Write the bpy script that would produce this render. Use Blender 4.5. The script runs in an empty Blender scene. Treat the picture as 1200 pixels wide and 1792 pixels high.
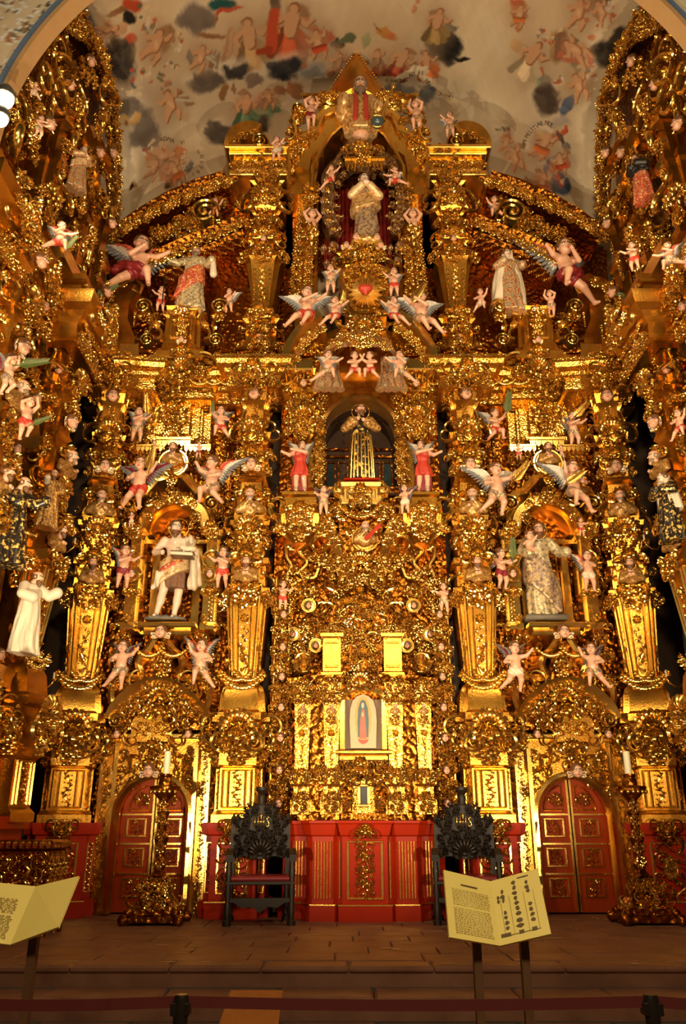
import bpy, math, random
import numpy as np
from mathutils import Matrix, Vector

# ------------------------------------------------------------------ camera, world, lights
SC = bpy.context.scene
COL = SC.collection
FPX, CAMX, CAMY, CAMZ = 1420.0, -0.29, -12.7, 1.126
PITCH = math.atan(0.39)
cam = bpy.data.cameras.new('camera')
cam.sensor_fit = 'VERTICAL'
cam.sensor_height = 36.0
cam.lens = FPX / 1792.0 * 36.0
cam.clip_end = 200
camo = bpy.data.objects.new('camera', cam)
camo.location = (CAMX, CAMY, CAMZ)
camo.rotation_euler = (math.pi / 2 + PITCH, 0, 0)
COL.objects.link(camo)
SC.camera = camo

SC.view_settings.view_transform = 'Standard'
SC.view_settings.look = 'None'
SC.view_settings.gamma = 1.0
SC.view_settings.use_curve_mapping = False
SC.view_settings.exposure = 0.1

SC.cycles.max_bounces = 4
SC.cycles.glossy_bounces = 2
SC.cycles.diffuse_bounces = 2
SC.cycles.transmission_bounces = 2

w = bpy.data.worlds.new('dim_church'); SC.world = w
w.use_nodes = True
w.node_tree.nodes['Background'].inputs[0].default_value = (1.0, 0.62, 0.3, 1)
w.node_tree.nodes['Background'].inputs[1].default_value = 0.022


def spot(name, loc, target, power, size_deg, radius, color=(1.0, 0.80, 0.50), blend=0.6):
    l = bpy.data.lights.new(name, 'SPOT')
    l.energy = power; l.spot_size = math.radians(size_deg); l.spot_blend = blend
    l.shadow_soft_size = radius; l.color = color
    o = bpy.data.objects.new(name, l); o.location = loc
    d = Vector(target) - Vector(loc)
    o.rotation_euler = d.to_track_quat('-Z', 'Y').to_euler()
    COL.objects.link(o)
    return o


# floodlights standing in the nave and clipped to the presbytery arch, an added unseen point light over the nave brightening the text panels
spot('floodlight_nave_left', (-3.4, -9.0, 0.9), (0.6, 0, 7.9), 2600, 88, 0.10)
spot('floodlight_nave_right', (3.4, -9.0, 0.9), (-0.6, 0, 7.9), 2100, 88, 0.10)
spot('floodlight_altar', (0.5, -7.4, 1.2), (0.05, 0, 4.4), 820, 46, 0.08)
spot('floodlight_arch_left', (-3.9, -5.4, 9.2), (1.4, -0.2, 8.2), 560, 125, 0.10)
spot('floodlight_arch_right', (3.9, -5.4, 9.2), (-1.4, -0.2, 8.2), 440, 125, 0.10)
spot('floodlight_choir', (0.0, -15.0, 8.0), (0.0, 0, 9.0), 1500, 70, 0.3)
ch = bpy.data.lights.new('nave_fill', 'POINT'); ch.energy = 950; ch.color = (1.0, 0.72, 0.38); ch.shadow_soft_size = 0.35
cho = bpy.data.objects.new('nave_fill', ch); cho.location = (0.4, -12.2, 5.2); COL.objects.link(cho)

random.seed(7)
R = random.Random(11)
cP, sP = math.cos(PITCH), math.sin(PITCH)


def ray(px, py):
    a = (px - 600) / FPX; b = (896 - py) / FPX
    return (a, cP - b * sP, sP + b * cP)


def at(px, py, y):
    """point of the place seen at photo pixel (px,py) standing at depth y"""
    d = ray(px, py); t = (y - CAMY) / d[1]
    return np.array([CAMX + d[0] * t, y, CAMZ + d[2] * t])


def atx(px, py, x):
    d = ray(px, py); t = (x - CAMX) / d[0]
    return np.array([x, CAMY + d[1] * t, CAMZ + d[2] * t])


def atz(px, py, z):
    d = ray(px, py); t = (z - CAMZ) / d[2]
    return np.array([CAMX + d[0] * t, CAMY + d[1] * t, z])


def mpp(px, py, y):
    """metres per photo pixel there"""
    d = ray(px, py); t = (y - CAMY) / d[1]
    return t / FPX


AX = 630  # the axis of the retable


def topx(P):
    """photo pixel of world points (n,3)"""
    X = P[:, 0] - CAMX; Y = P[:, 1] - CAMY; Z = P[:, 2] - CAMZ
    dep = Y * cP + Z * sP; up = -Y * sP + Z * cP
    return 600 + FPX * X / dep, 896 - FPX * up / dep


# ------------------------------------------------------------------ materials
MATS = {}


def nmat(name):
    m = bpy.data.materials.new(name); m.use_nodes = True
    MATS[name] = m
    return m, m.node_tree, m.node_tree.nodes['Principled BSDF']


def noise_ramp(nt, scale, cols, pos=None, detail=4, rough=0.55, coord='Object', stretch=None):
    tc = nt.nodes.new('ShaderNodeTexCoord'); n = nt.nodes.new('ShaderNodeTexNoise')
    n.inputs['Scale'].default_value = scale; n.inputs['Detail'].default_value = detail
    n.inputs['Roughness'].default_value = rough
    if stretch:
        mp = nt.nodes.new('ShaderNodeMapping'); mp.inputs['Scale'].default_value = stretch
        nt.links.new(tc.outputs[coord], mp.inputs[0]); nt.links.new(mp.outputs[0], n.inputs['Vector'])
    else:
        nt.links.new(tc.outputs[coord], n.inputs['Vector'])
    r = nt.nodes.new('ShaderNodeValToRGB')
    el = r.color_ramp.elements
    pos = pos or [i / (len(cols) - 1) for i in range(len(cols))]
    while len(el) < len(cols): el.new(0.5)
    for e, p, c in zip(el, pos, cols):
        e.position = p; e.color = (*c, 1)
    nt.links.new(n.outputs['Fac'], r.inputs[0])
    return n, r


def mk(name, cols, scale=6, metal=0.0, rough=0.45, bump=0.0, bscale=40, pos=None, coat=0.0, spec=0.5, stretch=None, detail=4, bdist=0.01):
    m, nt, b = nmat(name)
    n, r = noise_ramp(nt, scale, cols, pos, stretch=stretch, detail=detail)
    nt.links.new(r.outputs[0], b.inputs['Base Color'])
    b.inputs['Metallic'].default_value = metal
    b.inputs['Roughness'].default_value = rough
    b.inputs['Coat Weight'].default_value = coat
    b.inputs['Specular IOR Level'].default_value = spec
    if bump:
        n2 = nt.nodes.new('ShaderNodeTexNoise'); n2.inputs['Scale'].default_value = bscale
        n2.inputs['Detail'].default_value = 3
        tc = nt.nodes.new('ShaderNodeTexCoord'); nt.links.new(tc.outputs['Object'], n2.inputs['Vector'])
        bp = nt.nodes.new('ShaderNodeBump'); bp.inputs['Strength'].default_value = bump
        bp.inputs['Distance'].default_value = bdist
        nt.links.new(n2.outputs['Fac'], bp.inputs['Height']); nt.links.new(bp.outputs[0], b.inputs['Normal'])
    return m


GA, GB = (1.0, 0.61, 0.14), (0.80, 0.36, 0.045)
mk('gold', [GB, GA, GA], 5, metal=0.97, rough=0.2, bump=0.12, bscale=60, pos=[0.25, 0.5, 1])
mk('gold_leaf', [(0.66, 0.27, 0.03), GA, (1.0, 0.66, 0.17)], 9, metal=0.97, rough=0.18, pos=[0.2, 0.5, 1])
mk('gold_plain', [(0.45, 0.16, 0.015), (0.80, 0.38, 0.05), GA], 2.2, metal=0.96, rough=0.24, bump=0.25, bscale=45, pos=[0.2, 0.55, 1])
mk('gold_ground', [(0.20, 0.05, 0.005), (0.42, 0.15, 0.016)], 3, metal=0.97, rough=0.28, bump=0.35, bscale=40)  # darker copy of the gold: shade behind the carvings put into its colour
mk('gold_pale', [(0.80, 0.48, 0.11), (0.95, 0.62, 0.18)], 6, metal=0.85, rough=0.33, bump=0.3, bscale=40)
def tool(name, scale, strength, dist):
    """punched leafwork relief on a gilt ground"""
    nt = MATS[name].node_tree; b = nt.nodes['Principled BSDF']
    v = nt.nodes.new('ShaderNodeTexVoronoi'); v.feature = 'SMOOTH_F1'; v.inputs['Scale'].default_value = scale
    tc = nt.nodes.new('ShaderNodeTexCoord'); nt.links.new(tc.outputs['Object'], v.inputs['Vector'])
    bp = nt.nodes.new('ShaderNodeBump'); bp.inputs['Strength'].default_value = strength; bp.inputs['Distance'].default_value = dist
    bp.invert = True
    nt.links.new(v.outputs['Distance'], bp.inputs['Height']); nt.links.new(bp.outputs[0], b.inputs['Normal'])


mk('gold_tooled', [(0.5, 0.19, 0.02), (0.86, 0.45, 0.07), GA], 4, metal=0.96, rough=0.22, pos=[0.25, 0.5, 1])
tool('gold_tooled', 34, 0.4, 0.02)
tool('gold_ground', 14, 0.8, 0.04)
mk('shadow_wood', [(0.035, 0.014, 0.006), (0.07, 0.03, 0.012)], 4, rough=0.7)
mk('red', [(0.34, 0.016, 0.002), (0.46, 0.026, 0.003)], 3, rough=0.42, coat=0.0, spec=0.12, bump=0.08, bscale=12)
mk('red_door', [(0.26, 0.026, 0.003), (0.38, 0.05, 0.006)], 5, rough=0.42, coat=0.0, spec=0.12, stretch=(6, 6, 1))
mk('skin', [(0.62, 0.31, 0.19), (0.74, 0.41, 0.27)], 5, rough=0.36, coat=0.2)
mk('skin_pale', [(0.70, 0.50, 0.36), (0.78, 0.58, 0.44)], 5, rough=0.4, coat=0.2)
mk('hair', [(0.07, 0.026, 0.01), (0.20, 0.085, 0.03)], 12, rough=0.5)
mk('hair_grey', [(0.16, 0.10, 0.06), (0.30, 0.22, 0.15)], 14, rough=0.5)
mk('eye_white', [(0.75, 0.7, 0.62), (0.8, 0.75, 0.68)], 5, rough=0.2)
mk('eye_dark', [(0.01, 0.006, 0.004), (0.02, 0.01, 0.006)], 5, rough=0.15)
mk('lips', [(0.5, 0.1, 0.07), (0.55, 0.13, 0.09)], 5, rough=0.4)
mk('cloth_red', [(0.34, 0.02, 0.012), (0.60, 0.06, 0.03)], 7, rough=0.4)
mk('cloth_crimson', [(0.12, 0.006, 0.01), (0.30, 0.02, 0.025)], 6, rough=0.45)
mk('cloth_white', [(0.55, 0.43, 0.30), (0.78, 0.67, 0.50)], 5, rough=0.5)
mk('brocade_cream', [(0.34, 0.13, 0.04), (0.66, 0.43, 0.22), (0.76, 0.54, 0.30), (0.70, 0.42, 0.10)], 24, metal=0.25, rough=0.36, pos=[0.32, 0.44, 0.58, 0.68], bump=0.2, bscale=30)
mk('brocade_green', [(0.16, 0.09, 0.03), (0.42, 0.34, 0.20), (0.62, 0.50, 0.32), (0.75, 0.42, 0.08)], 30, metal=0.35, rough=0.36, pos=[0.34, 0.45, 0.56, 0.66], bump=0.2, bscale=30)
mk('brocade_red', [(0.72, 0.55, 0.36), (0.62, 0.10, 0.05), (0.45, 0.04, 0.02), (0.8, 0.5, 0.14)], 30, metal=0.2, rough=0.4, pos=[0.36, 0.45, 0.55, 0.66])
mk('brocade_dark', [(0.018, 0.012, 0.008), (0.035, 0.024, 0.015), (0.85, 0.52, 0.12)], 22, metal=0.4, rough=0.33, pos=[0.3, 0.54, 0.60])
mk('brocade_grey', [(0.22, 0.12, 0.06), (0.40, 0.30, 0.24), (0.70, 0.42, 0.12)], 34, metal=0.4, rough=0.36, pos=[0.38, 0.5, 0.62])
mk('brocade_multi', [(0.10, 0.07, 0.05), (0.45, 0.05, 0.03), (0.75, 0.52, 0.2), (0.10, 0.13, 0.14), (0.7, 0.55, 0.36)], 40, metal=0.3, rough=0.36, pos=[0.3, 0.42, 0.5, 0.58, 0.7])
mk('brocade_gold', [(0.40, 0.16, 0.04), (0.74, 0.45, 0.17), (0.80, 0.55, 0.28)], 34, metal=0.5, rough=0.33, pos=[0.36, 0.5, 0.64])
mk('polychrome_dark', [(0.05, 0.03, 0.02), (0.22, 0.03, 0.02), (0.5, 0.28, 0.07), (0.04, 0.06, 0.07), (0.36, 0.24, 0.13)], 26, metal=0.4, rough=0.33, pos=[0.3, 0.42, 0.5, 0.58, 0.7])
mk('brocade_sleeve', [(0.12, 0.05, 0.015), (0.40, 0.2, 0.06), (0.75, 0.42, 0.1)], 34, metal=0.4, rough=0.36, pos=[0.36, 0.5, 0.64])
mk('fur', [(0.10, 0.04, 0.02), (0.26, 0.12, 0.06)], 40, rough=0.7, bump=0.6, bscale=60)
mk('feather_red', [(0.50, 0.06, 0.03), (0.70, 0.14, 0.07)], 9, rough=0.45)
mk('feather_white', [(0.62, 0.55, 0.46), (0.82, 0.76, 0.66)], 9, rough=0.5)
mk('feather_slate', [(0.10, 0.10, 0.11), (0.32, 0.31, 0.30)], 9, rough=0.5)
mk('palm_green', [(0.05, 0.07, 0.015), (0.14, 0.16, 0.04)], 12, rough=0.45)
mk('rock', [(0.10, 0.08, 0.06), (0.22, 0.19, 0.15)], 8, rough=0.7, bump=0.5, bscale=20)
mk('black', [(0.008, 0.006, 0.005), (0.016, 0.012, 0.01)], 5, rough=0.35)
mk('dark_wood', [(0.010, 0.006, 0.004), (0.026, 0.014, 0.008)], 5, rough=0.45, stretch=(5, 5, 0.8), coat=0.05, spec=0.35)
mk('plank_wood', [(0.28, 0.09, 0.02), (0.45, 0.17, 0.04)], 3, rough=0.4, stretch=(9, 1, 9))
mk('post_wood', [(0.07, 0.035, 0.015), (0.13, 0.065, 0.03)], 5, rough=0.5, stretch=(6, 6, 1))
mk('stone', [(0.13, 0.055, 0.034), (0.20, 0.092, 0.058), (0.26, 0.135, 0.09)], 2.6, rough=0.5, bump=0.35, bscale=9, pos=[0.25, 0.5, 0.8])
mk('mortar', [(0.10, 0.05, 0.03), (0.16, 0.09, 0.055)], 9, rough=0.8)
mk('worn_mark', [(0.42, 0.28, 0.19), (0.6, 0.45, 0.32)], 9, rough=0.6)
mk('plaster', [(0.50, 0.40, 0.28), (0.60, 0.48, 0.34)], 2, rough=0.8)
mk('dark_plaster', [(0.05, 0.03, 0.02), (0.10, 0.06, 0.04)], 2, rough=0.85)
mk('paper', [(0.80, 0.68, 0.20), (0.88, 0.77, 0.27)], 4, rough=0.4, coat=0.15)
mk('ink', [(0.10, 0.07, 0.03), (0.16, 0.11, 0.05)], 9, rough=0.4)
mk('ink_pale', [(0.46, 0.36, 0.12), (0.54, 0.43, 0.16)], 9, rough=0.4)
mk('candle_wax', [(0.72, 0.62, 0.40), (0.80, 0.70, 0.48)], 3, rough=0.4)
mk('belt_red', [(0.075, 0.008, 0.008), (0.11, 0.012, 0.012)], 12, rough=0.6)
mk('paint_cream', [(0.40, 0.29, 0.16), (0.48, 0.36, 0.21)], 6, rough=0.5)
mk('paint_brown', [(0.10, 0.05, 0.02), (0.15, 0.08, 0.03)], 6, rough=0.5)
mk('paint_teal', [(0.03, 0.075, 0.08), (0.06, 0.11, 0.11)], 8, rough=0.5)
mk('paint_rose', [(0.30, 0.07, 0.045), (0.38, 0.12, 0.08)], 8, rough=0.5)
mk('paint_glow', [(0.40, 0.22, 0.05), (0.48, 0.29, 0.08)], 8, rough=0.5)
mk('glass_blue', [(0.03, 0.05, 0.06), (0.06, 0.09, 0.1)], 6, rough=0.12, coat=0.6)
mk('curtain_red', [(0.16, 0.008, 0.006), (0.32, 0.02, 0.012)], 6, rough=0.5, stretch=(20, 20, 1))
mk('grey_metal', [(0.12, 0.11, 0.10), (0.2, 0.18, 0.16)], 6, metal=0.6, rough=0.4)
m, nt, b = nmat('lamp_glow')
b.inputs['Base Color'].default_value = (1, 0.95, 0.8, 1)
b.inputs['Emission Color'].default_value = (1, 0.9, 0.66, 1); b.inputs['Emission Strength'].default_value = 9.0

# ------------------------------------------------------------------ mesh builder
class MB:
    def __init__(s): s.V = []; s.F = []; s.M = []; s.n = 0

    def add(s, V, F, mi=0, M=None):
        V = np.asarray(V, float)
        if M is not None: V = V @ np.asarray(M)[:3, :3].T + np.asarray(M)[:3, 3]
        s.V.append(V)
        k = s.n
        s.F += [tuple(int(i) + k for i in f) for f in F]
        s.M += ([mi] * len(F)) if np.isscalar(mi) else list(mi)
        s.n += len(V)
        return s

    def join(s, o, M=None, mi=None):
        if o.n: s.add(np.concatenate(o.V), o.F, o.M if mi is None else mi, M)
        return s

    def verts(s): return np.concatenate(s.V) if s.V else np.zeros((0, 3))

    def mesh(s, name, mats, smooth=True, angle=None, mirror=False, off=(0, 0, 0)):
        V = s.verts() - np.asarray(off, float)
        F = s.F
        if mirror:
            V = V * np.array([-1, 1, 1]); F = [f[::-1] for f in F]
        me = bpy.data.meshes.new(name)
        me.from_pydata(V.tolist(), [], F)
        for m_ in mats: me.materials.append(MATS[m_])
        if len(mats) > 1: me.polygons.foreach_set('material_index', np.array(s.M, dtype=np.int32))
        if smooth: me.polygons.foreach_set('use_smooth', np.ones(len(F), dtype=bool))
        if smooth and angle is not None: me.set_sharp_from_angle(angle=math.radians(angle))
        me.update()
        return me


def TM(loc=(0, 0, 0), rot=(0, 0, 0), sc=1.0):
    S = Matrix.Diagonal((*([sc] * 3 if np.isscalar(sc) else sc), 1))
    Rm = Matrix.Rotation(rot[2], 4, 'Z') @ Matrix.Rotation(rot[1], 4, 'Y') @ Matrix.Rotation(rot[0], 4, 'X')
    return np.array(Matrix.Translation(Vector(loc)) @ Rm @ S)


def box(x0, x1, y0, y1, z0, z1, bev=0.0):
    if bev <= 0:
        V = [(x, y, z) for z in (z0, z1) for y in (y0, y1) for x in (x0, x1)]
        F = [(0, 2, 3, 1), (4, 5, 7, 6), (0, 1, 5, 4), (2, 6, 7, 3), (0, 4, 6, 2), (1, 3, 7, 5)]
        return V, F
    rings = []
    b = bev
    def rect(o, z): return [(x0 + o, y0 + o, z), (x1 - o, y0 + o, z), (x1 - o, y1 - o, z), (x0 + o, y1 - o, z)]
    return loft([rect(b, z0), rect(0, z0 + b), rect(0, z1 - b), rect(b, z1)])


def loft(rings, closed=True, caps=True):
    n = len(rings[0]); V = [p for r in rings for p in r]; F = []
    for i in range(len(rings) - 1):
        for j in range(n if closed else n - 1):
            a = i * n + j; b = i * n + (j + 1) % n
            F.append((a, b, b + n, a + n))
    if caps:
        F.append(tuple(range(n - 1, -1, -1)))
        F.append(tuple(range((len(rings) - 1) * n, len(rings) * n)))
    return V, F


def ball(c=(0, 0, 0), r=1.0, nu=8, nv=5):
    r = np.array([r] * 3 if np.isscalar(r) else r, float); c = np.array(c, float)
    V = [(0, 0, -1)]
    for i in range(1, nv):
        ph = -math.pi / 2 + math.pi * i / nv
        for j in range(nu):
            t = 2 * math.pi * j / nu
            V.append((math.cos(ph) * math.cos(t), math.cos(ph) * math.sin(t), math.sin(ph)))
    V.append((0, 0, 1)); F = []
    for j in range(nu): F.append((0, 1 + (j + 1) % nu, 1 + j))
    for i in range(nv - 2):
        for j in range(nu):
            a = 1 + i * nu + j; b = 1 + i * nu + (j + 1) % nu
            F.append((a, b, b + nu, a + nu))
    k = 1 + (nv - 2) * nu; t = len(V) - 1
    for j in range(nu): F.append((k + j, k + (j + 1) % nu, t))
    return np.array(V) * r + c, F


def lathe(prof, nu=16, c=(0, 0, 0)):
    rings = [[(c[0] + r * math.cos(2 * math.pi * j / nu), c[1] + r * math.sin(2 * math.pi * j / nu), c[2] + z) for j in range(nu)] for r, z in prof]
    return loft(rings)


def tube(path, rad, nu=6, flat=1.0, yv=(0, -1, 0), caps=True):
    """sweep an ellipse along a path; flat scales the section along yv"""
    P = np.asarray(path, float); n = len(P)
    rad = np.full(n, rad) if np.isscalar(rad) else np.asarray(rad, float)
    T = np.gradient(P, axis=0); T /= np.linalg.norm(T, axis=1)[:, None] + 1e-9
    yv = np.asarray(yv, float); rings = []
    for i in range(n):
        s = np.cross(yv, T[i]); l = np.linalg.norm(s)
        s = s / l if l > 1e-4 else np.array([1.0, 0, 0])
        q = np.cross(T[i], s)
        rings.append([tuple(P[i] + rad[i] * (math.cos(a) * s + flat * math.sin(a) * q)) for a in np.linspace(0, 2 * math.pi, nu, endpoint=False)])
    return loft(rings, caps=caps)


def ribbon(path, prof):
    """sweep a section [(inplane offset, y)] along a path in the XZ plane (closed section)"""
    P = np.asarray(path, float)
    T = np.gradient(P, axis=0); T /= np.linalg.norm(T, axis=1)[:, None] + 1e-9
    rings = []
    for p, t in zip(P, T):
        nrm = np.array([-t[2], 0, t[0]])
        rings.append([tuple(p + nrm * o + np.array([0, y, 0])) for o, y in prof])
    return loft(rings)


def sweep_plan(plan, prof, closed_top=True):
    """a moulding: profile [(outward, z)] run along a plan polyline [(x,y)] going left to right, outward = -y side"""
    P = np.asarray(plan, float); n = len(P)
    d = np.diff(P, axis=0); d /= np.linalg.norm(d, axis=1)[:, None] + 1e-9
    nr = np.stack([d[:, 1], -d[:, 0]], 1)
    N = np.zeros_like(P)
    N[0] = nr[0]; N[-1] = nr[-1]
    for i in range(1, n - 1):
        m_ = nr[i - 1] + nr[i]; l = np.linalg.norm(m_)
        m_ = m_ / l if l > 1e-6 else nr[i]
        N[i] = m_ / max(0.35, float(np.dot(m_, nr[i])))
    rings = []
    for p, q in zip(P, N): rings.append([(p[0] + q[0] * o, p[1] + q[1] * o, z) for o, z in prof])
    return loft(rings, closed=True)


def prism(poly, y0, y1):
    """poly [(x,z)] extruded y0(front)..y1"""
    n = len(poly)
    V = [(x, y0, z) for x, z in poly] + [(x, y1, z) for x, z in poly]
    F = [tuple(range(n)), tuple(range(2 * n - 1, n - 1, -1))]
    for i in range(n):
        j = (i + 1) % n
        F.append((j, i, i + n, j + n))
    return V, F


def arc(cx, cz, r, a0, a1, n=16, rz=None, y=0.0):
    rz = rz or r
    return [(cx + r * math.cos(a), y, cz + rz * math.sin(a)) for a in np.linspace(math.radians(a0), math.radians(a1), n)]


# ------------------------------------------------------------------ objects
def tag(o, label=None, cat=None, group=None, kind=None):
    if label: o['label'] = label
    if cat: o['category'] = cat
    if group: o['group'] = group
    if kind: o['kind'] = kind
    return o


def empty(name, loc, rotz=0.0, sc=1.0):
    o = bpy.data.objects.new(name, None); o.empty_display_size = 0.1
    o.location = loc; o.rotation_euler = (0, 0, rotz); o.scale = (sc, sc, sc)
    COL.objects.link(o)
    return o


def thing(name, label, cat, loc, group=None, rotz=0.0, sc=1.0):
    return tag(empty(name, loc, rotz, sc), label, cat, group, 'thing')


def ob(name, me, parent=None, loc=(0, 0, 0), rot=(0, 0, 0), sc=1.0):
    o = bpy.data.objects.new(name, me)
    o.location = loc; o.rotation_euler = rot
    o.scale = (sc, sc, sc) if np.isscalar(sc) else sc
    o.parent = parent
    COL.objects.link(o)
    return o


class Pair:
    """a thing of the left half of the retable (built in world coordinates) and its mirror image"""
    def __init__(s, name, cat, loc, labels, group=None):
        s.roots = []
        l = np.asarray(loc, float)
        s.roots.append((thing(name, labels[0], cat, l, group), -1))
        if len(labels) > 1:
            s.roots.append((thing(name, labels[1], cat, (-l[0], l[1], l[2]), group), 1))
        s.loc = l
        s.count = 0

    def mesh(s, name, mb, mats, smooth=True, angle=35, parent=None, label=None):
        out = []
        for i, (r, sd) in enumerate(s.roots):
            if sd < 0: me = mb.mesh(name, mats, smooth, angle, off=s.loc)
            else: me = mb.mesh(name, mats, smooth, angle, mirror=True, off=s.loc)
            o = ob(name, me, parent[i] if parent else r)
            if label: o['label'] = label
            out.append(o)
        return out

    def orn(s, key, p, size, roll=0.0, yaw=0.0, pitch=0.0, name=None, parent=None, sz=None, label=None):
        """a carved motif at world point p (left half), size = width in metres"""
        out = []
        nm = name or ORN_NAME.get(key, key)
        for i, (r, sd) in enumerate(s.roots):
            me = motif(key, sd > 0)
            q = (np.asarray(p, float) - s.loc) * (1, 1, 1)
            if sd > 0: q = q * (-1, 1, 1)
            k = 1 if sd < 0 else -1
            scl = size if sz is None else (size, size, sz)
            e = (Matrix.Rotation(yaw * k, 3, 'Z') @ Matrix.Rotation(pitch, 3, 'X') @ Matrix.Rotation(roll * k, 3, 'Y')).to_euler()
            o = ob(nm, me, parent[i] if parent else r, q, e, scl)
            out.append(o)
            s.count += 1
        return out

    def opx(s, key, px, py, y, wpx, **k):
        return s.orn(key, at(px, py, y), wpx * mpp(px, py, y), **k)

    def sym(s, key, px, py, y, wpx, **k):
        """for things on the axis: the motif and its mirror image"""
        o = s.opx(key, px, py, y, wpx, **k)
        p = at(px, py, y); size = wpx * mpp(px, py, y)
        r, sd = s.roots[0]
        me = motif(key, True)
        q = np.array([-p[0], p[1], p[2]]) - s.loc
        e = (Matrix.Rotation(-k.get('yaw', 0), 3, 'Z') @ Matrix.Rotation(k.get('pitch', 0), 3, 'X') @ Matrix.Rotation(-k.get('roll', 0), 3, 'Y')).to_euler()
        sz = k.get('sz')
        ob(k.get('name') or ORN_NAME.get(key, key), me, r, q, e, size if sz is None else (size, size, sz))
        s.count += 1


MOTIF = {}
MOTIF_FN = {}
ORN_NAME = {}


def motif(key, mirror=False):
    k = (key, mirror)
    if k not in MOTIF:
        mb, mats, ang = MOTIF_FN[key]()
        MOTIF[(key, False)] = mb.mesh(ORN_NAME.get(key, key), mats, True, ang)
        MOTIF[(key, True)] = mb.mesh(ORN_NAME.get(key, key), mats, True, ang, mirror=True)
    return MOTIF[k]
# ------------------------------------------------------------------ carved motifs (unit width, facing -y)
def leaf(L=1.0, w=0.3, curl=0.5, n=6, lobes=True, thick=0.12):
    """a curling acanthus leaf growing along +z, its tip rolling towards -y"""
    V = []; F = []
    for i in range(n + 1):
        t = i / n
        a = curl * 2.6 * t * t
        z = L * (t - 0.28 * curl * t ** 3); y = -L * 0.45 * curl * t ** 2.2 + (0.25 * curl * L * max(0, t - 0.75))
        if t > 0.8: z -= L * curl * 0.35 * (t - 0.8)
        ww = w * (math.sin(math.pi * (0.12 + 0.86 * t)) ** 0.8)
        if lobes and i % 2: ww *= 0.62
        V += [(-ww, y + thick * w, z - (0.1 * L if lobes and i % 2 == 0 else 0)), (-ww * 0.45, y - 0.25 * w, z), (0, y + 0.02 * w - thick * w * 0.4, z), (ww * 0.45, y - 0.25 * w, z), (ww, y + thick * w, z - (0.1 * L if lobes and i % 2 == 0 else 0))]
    for i in range(n):
        for j in range(4):
            a = i * 5 + j
            F.append((a, a + 1, a + 6, a + 5))
    return V, F


def spiral_path(k0, k1, n=40, k_mid=1.2, power=3):
    """heading integrated from curvature: k0 at the start curl, k1 at the end curl"""
    s = np.linspace(0, 1, n); 
    k = k_mid * (1 if k0 * k1 > 0 else 0) * np.sign(k0) + k0 * (1 - s) ** power * 1.0 + k1 * s ** power
    th = np.cumsum(k) * (1 / n) * 2 * math.pi
    x = np.cumsum(np.cos(th)); z = np.cumsum(np.sin(th))
    P = np.stack([x, 0 * x, z], 1)
    d = P[-1] - P[0]
    P -= (P.max(0) + P.min(0)) / 2
    P /= max(np.ptp(P[:, 0]), np.ptp(P[:, 2]))
    return P


def rotp(P, a):
    c, s = math.cos(a), math.sin(a); Q = P.copy()
    Q[:, 0] = c * P[:, 0] - s * P[:, 2]; Q[:, 2] = s * P[:, 0] + c * P[:, 2]
    return Q


def motif_def(key, name, mats=('gold_leaf',), ang=38):
    def deco(fn):
        def run():
            mb = MB(); rr = random.Random(hash_key(key)); fn(mb, rr)
            return mb, list(mats), ang
        MOTIF_FN[key] = run; ORN_NAME[key] = name
        return fn
    return deco


def hash_key(s): return sum((i + 1) * ord(c) for i, c in enumerate(s))


def fan(mb, k, spread, L, w, curl, base=(0, 0, 0), rr=None, mi=0, tilt=0.3, n=6):
    for i in range(k):
        a = -spread / 2 + spread * i / max(1, k - 1)
        l = L * (1 - 0.25 * abs(a) / max(spread, 0.1) + (rr.uniform(-0.08, 0.08) if rr else 0))
        V, F = leaf(l, w, curl, n)
        mb.add(V, F, mi, TM(base, (tilt, a, 0)))


@motif_def('spray', 'acanthus_spray')
def _(mb, rr):
    fan(mb, 7, 2.8, 0.55, 0.11, 0.9, (0, 0.02, -0.18), rr)
    fan(mb, 6, 2.2, 0.36, 0.09, 1.0, (0, -0.08, -0.16), rr)
    for p in ((0, -0.2, -0.16), (-0.13, -0.16, -0.1), (0.13, -0.16, -0.1)): mb.add(*ball(p, 0.075, 7, 5))
    for s in (-1, 1):
        P = rotp(spiral_path(2.2, 0.4, 18), 0.6) * 0.34
        P[:, 0] *= s
        mb.add(*tube(P + (s * 0.3, -0.12, -0.22), np.linspace(0.045, 0.02, 18), 5, 1.5))


@motif_def('spray_b', 'acanthus_cluster')
def _(mb, rr):
    for i in range(15):
        a = rr.uniform(0, 6.28); r = rr.uniform(0.04, 0.34)
        V, F = leaf(rr.uniform(0.2, 0.34), 0.085, rr.uniform(0.8, 1.25), 5)
        mb.add(V, F, 0, TM((r * math.sin(a), rr.uniform(-0.16, 0.02), r * math.cos(a)), (0.5, a + rr.uniform(-0.8, 0.8), 0)))
    for i in range(14):
        a = rr.uniform(0, 6.28); r = rr.uniform(0.0, 0.42)
        mb.add(*ball((r * math.sin(a), rr.uniform(-0.24, -0.08), r * math.cos(a)), rr.uniform(0.028, 0.06), 6, 4))
    for i in range(5):
        P = rotp(spiral_path(2.4, 0.3, 14), rr.uniform(0, 6)) * 0.28
        a = rr.uniform(0, 6.28)
        mb.add(*tube(P + (0.28 * math.sin(a), -0.14, 0.28 * math.cos(a)), np.linspace(0.034, 0.014, 14), 5, 1.6))


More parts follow.
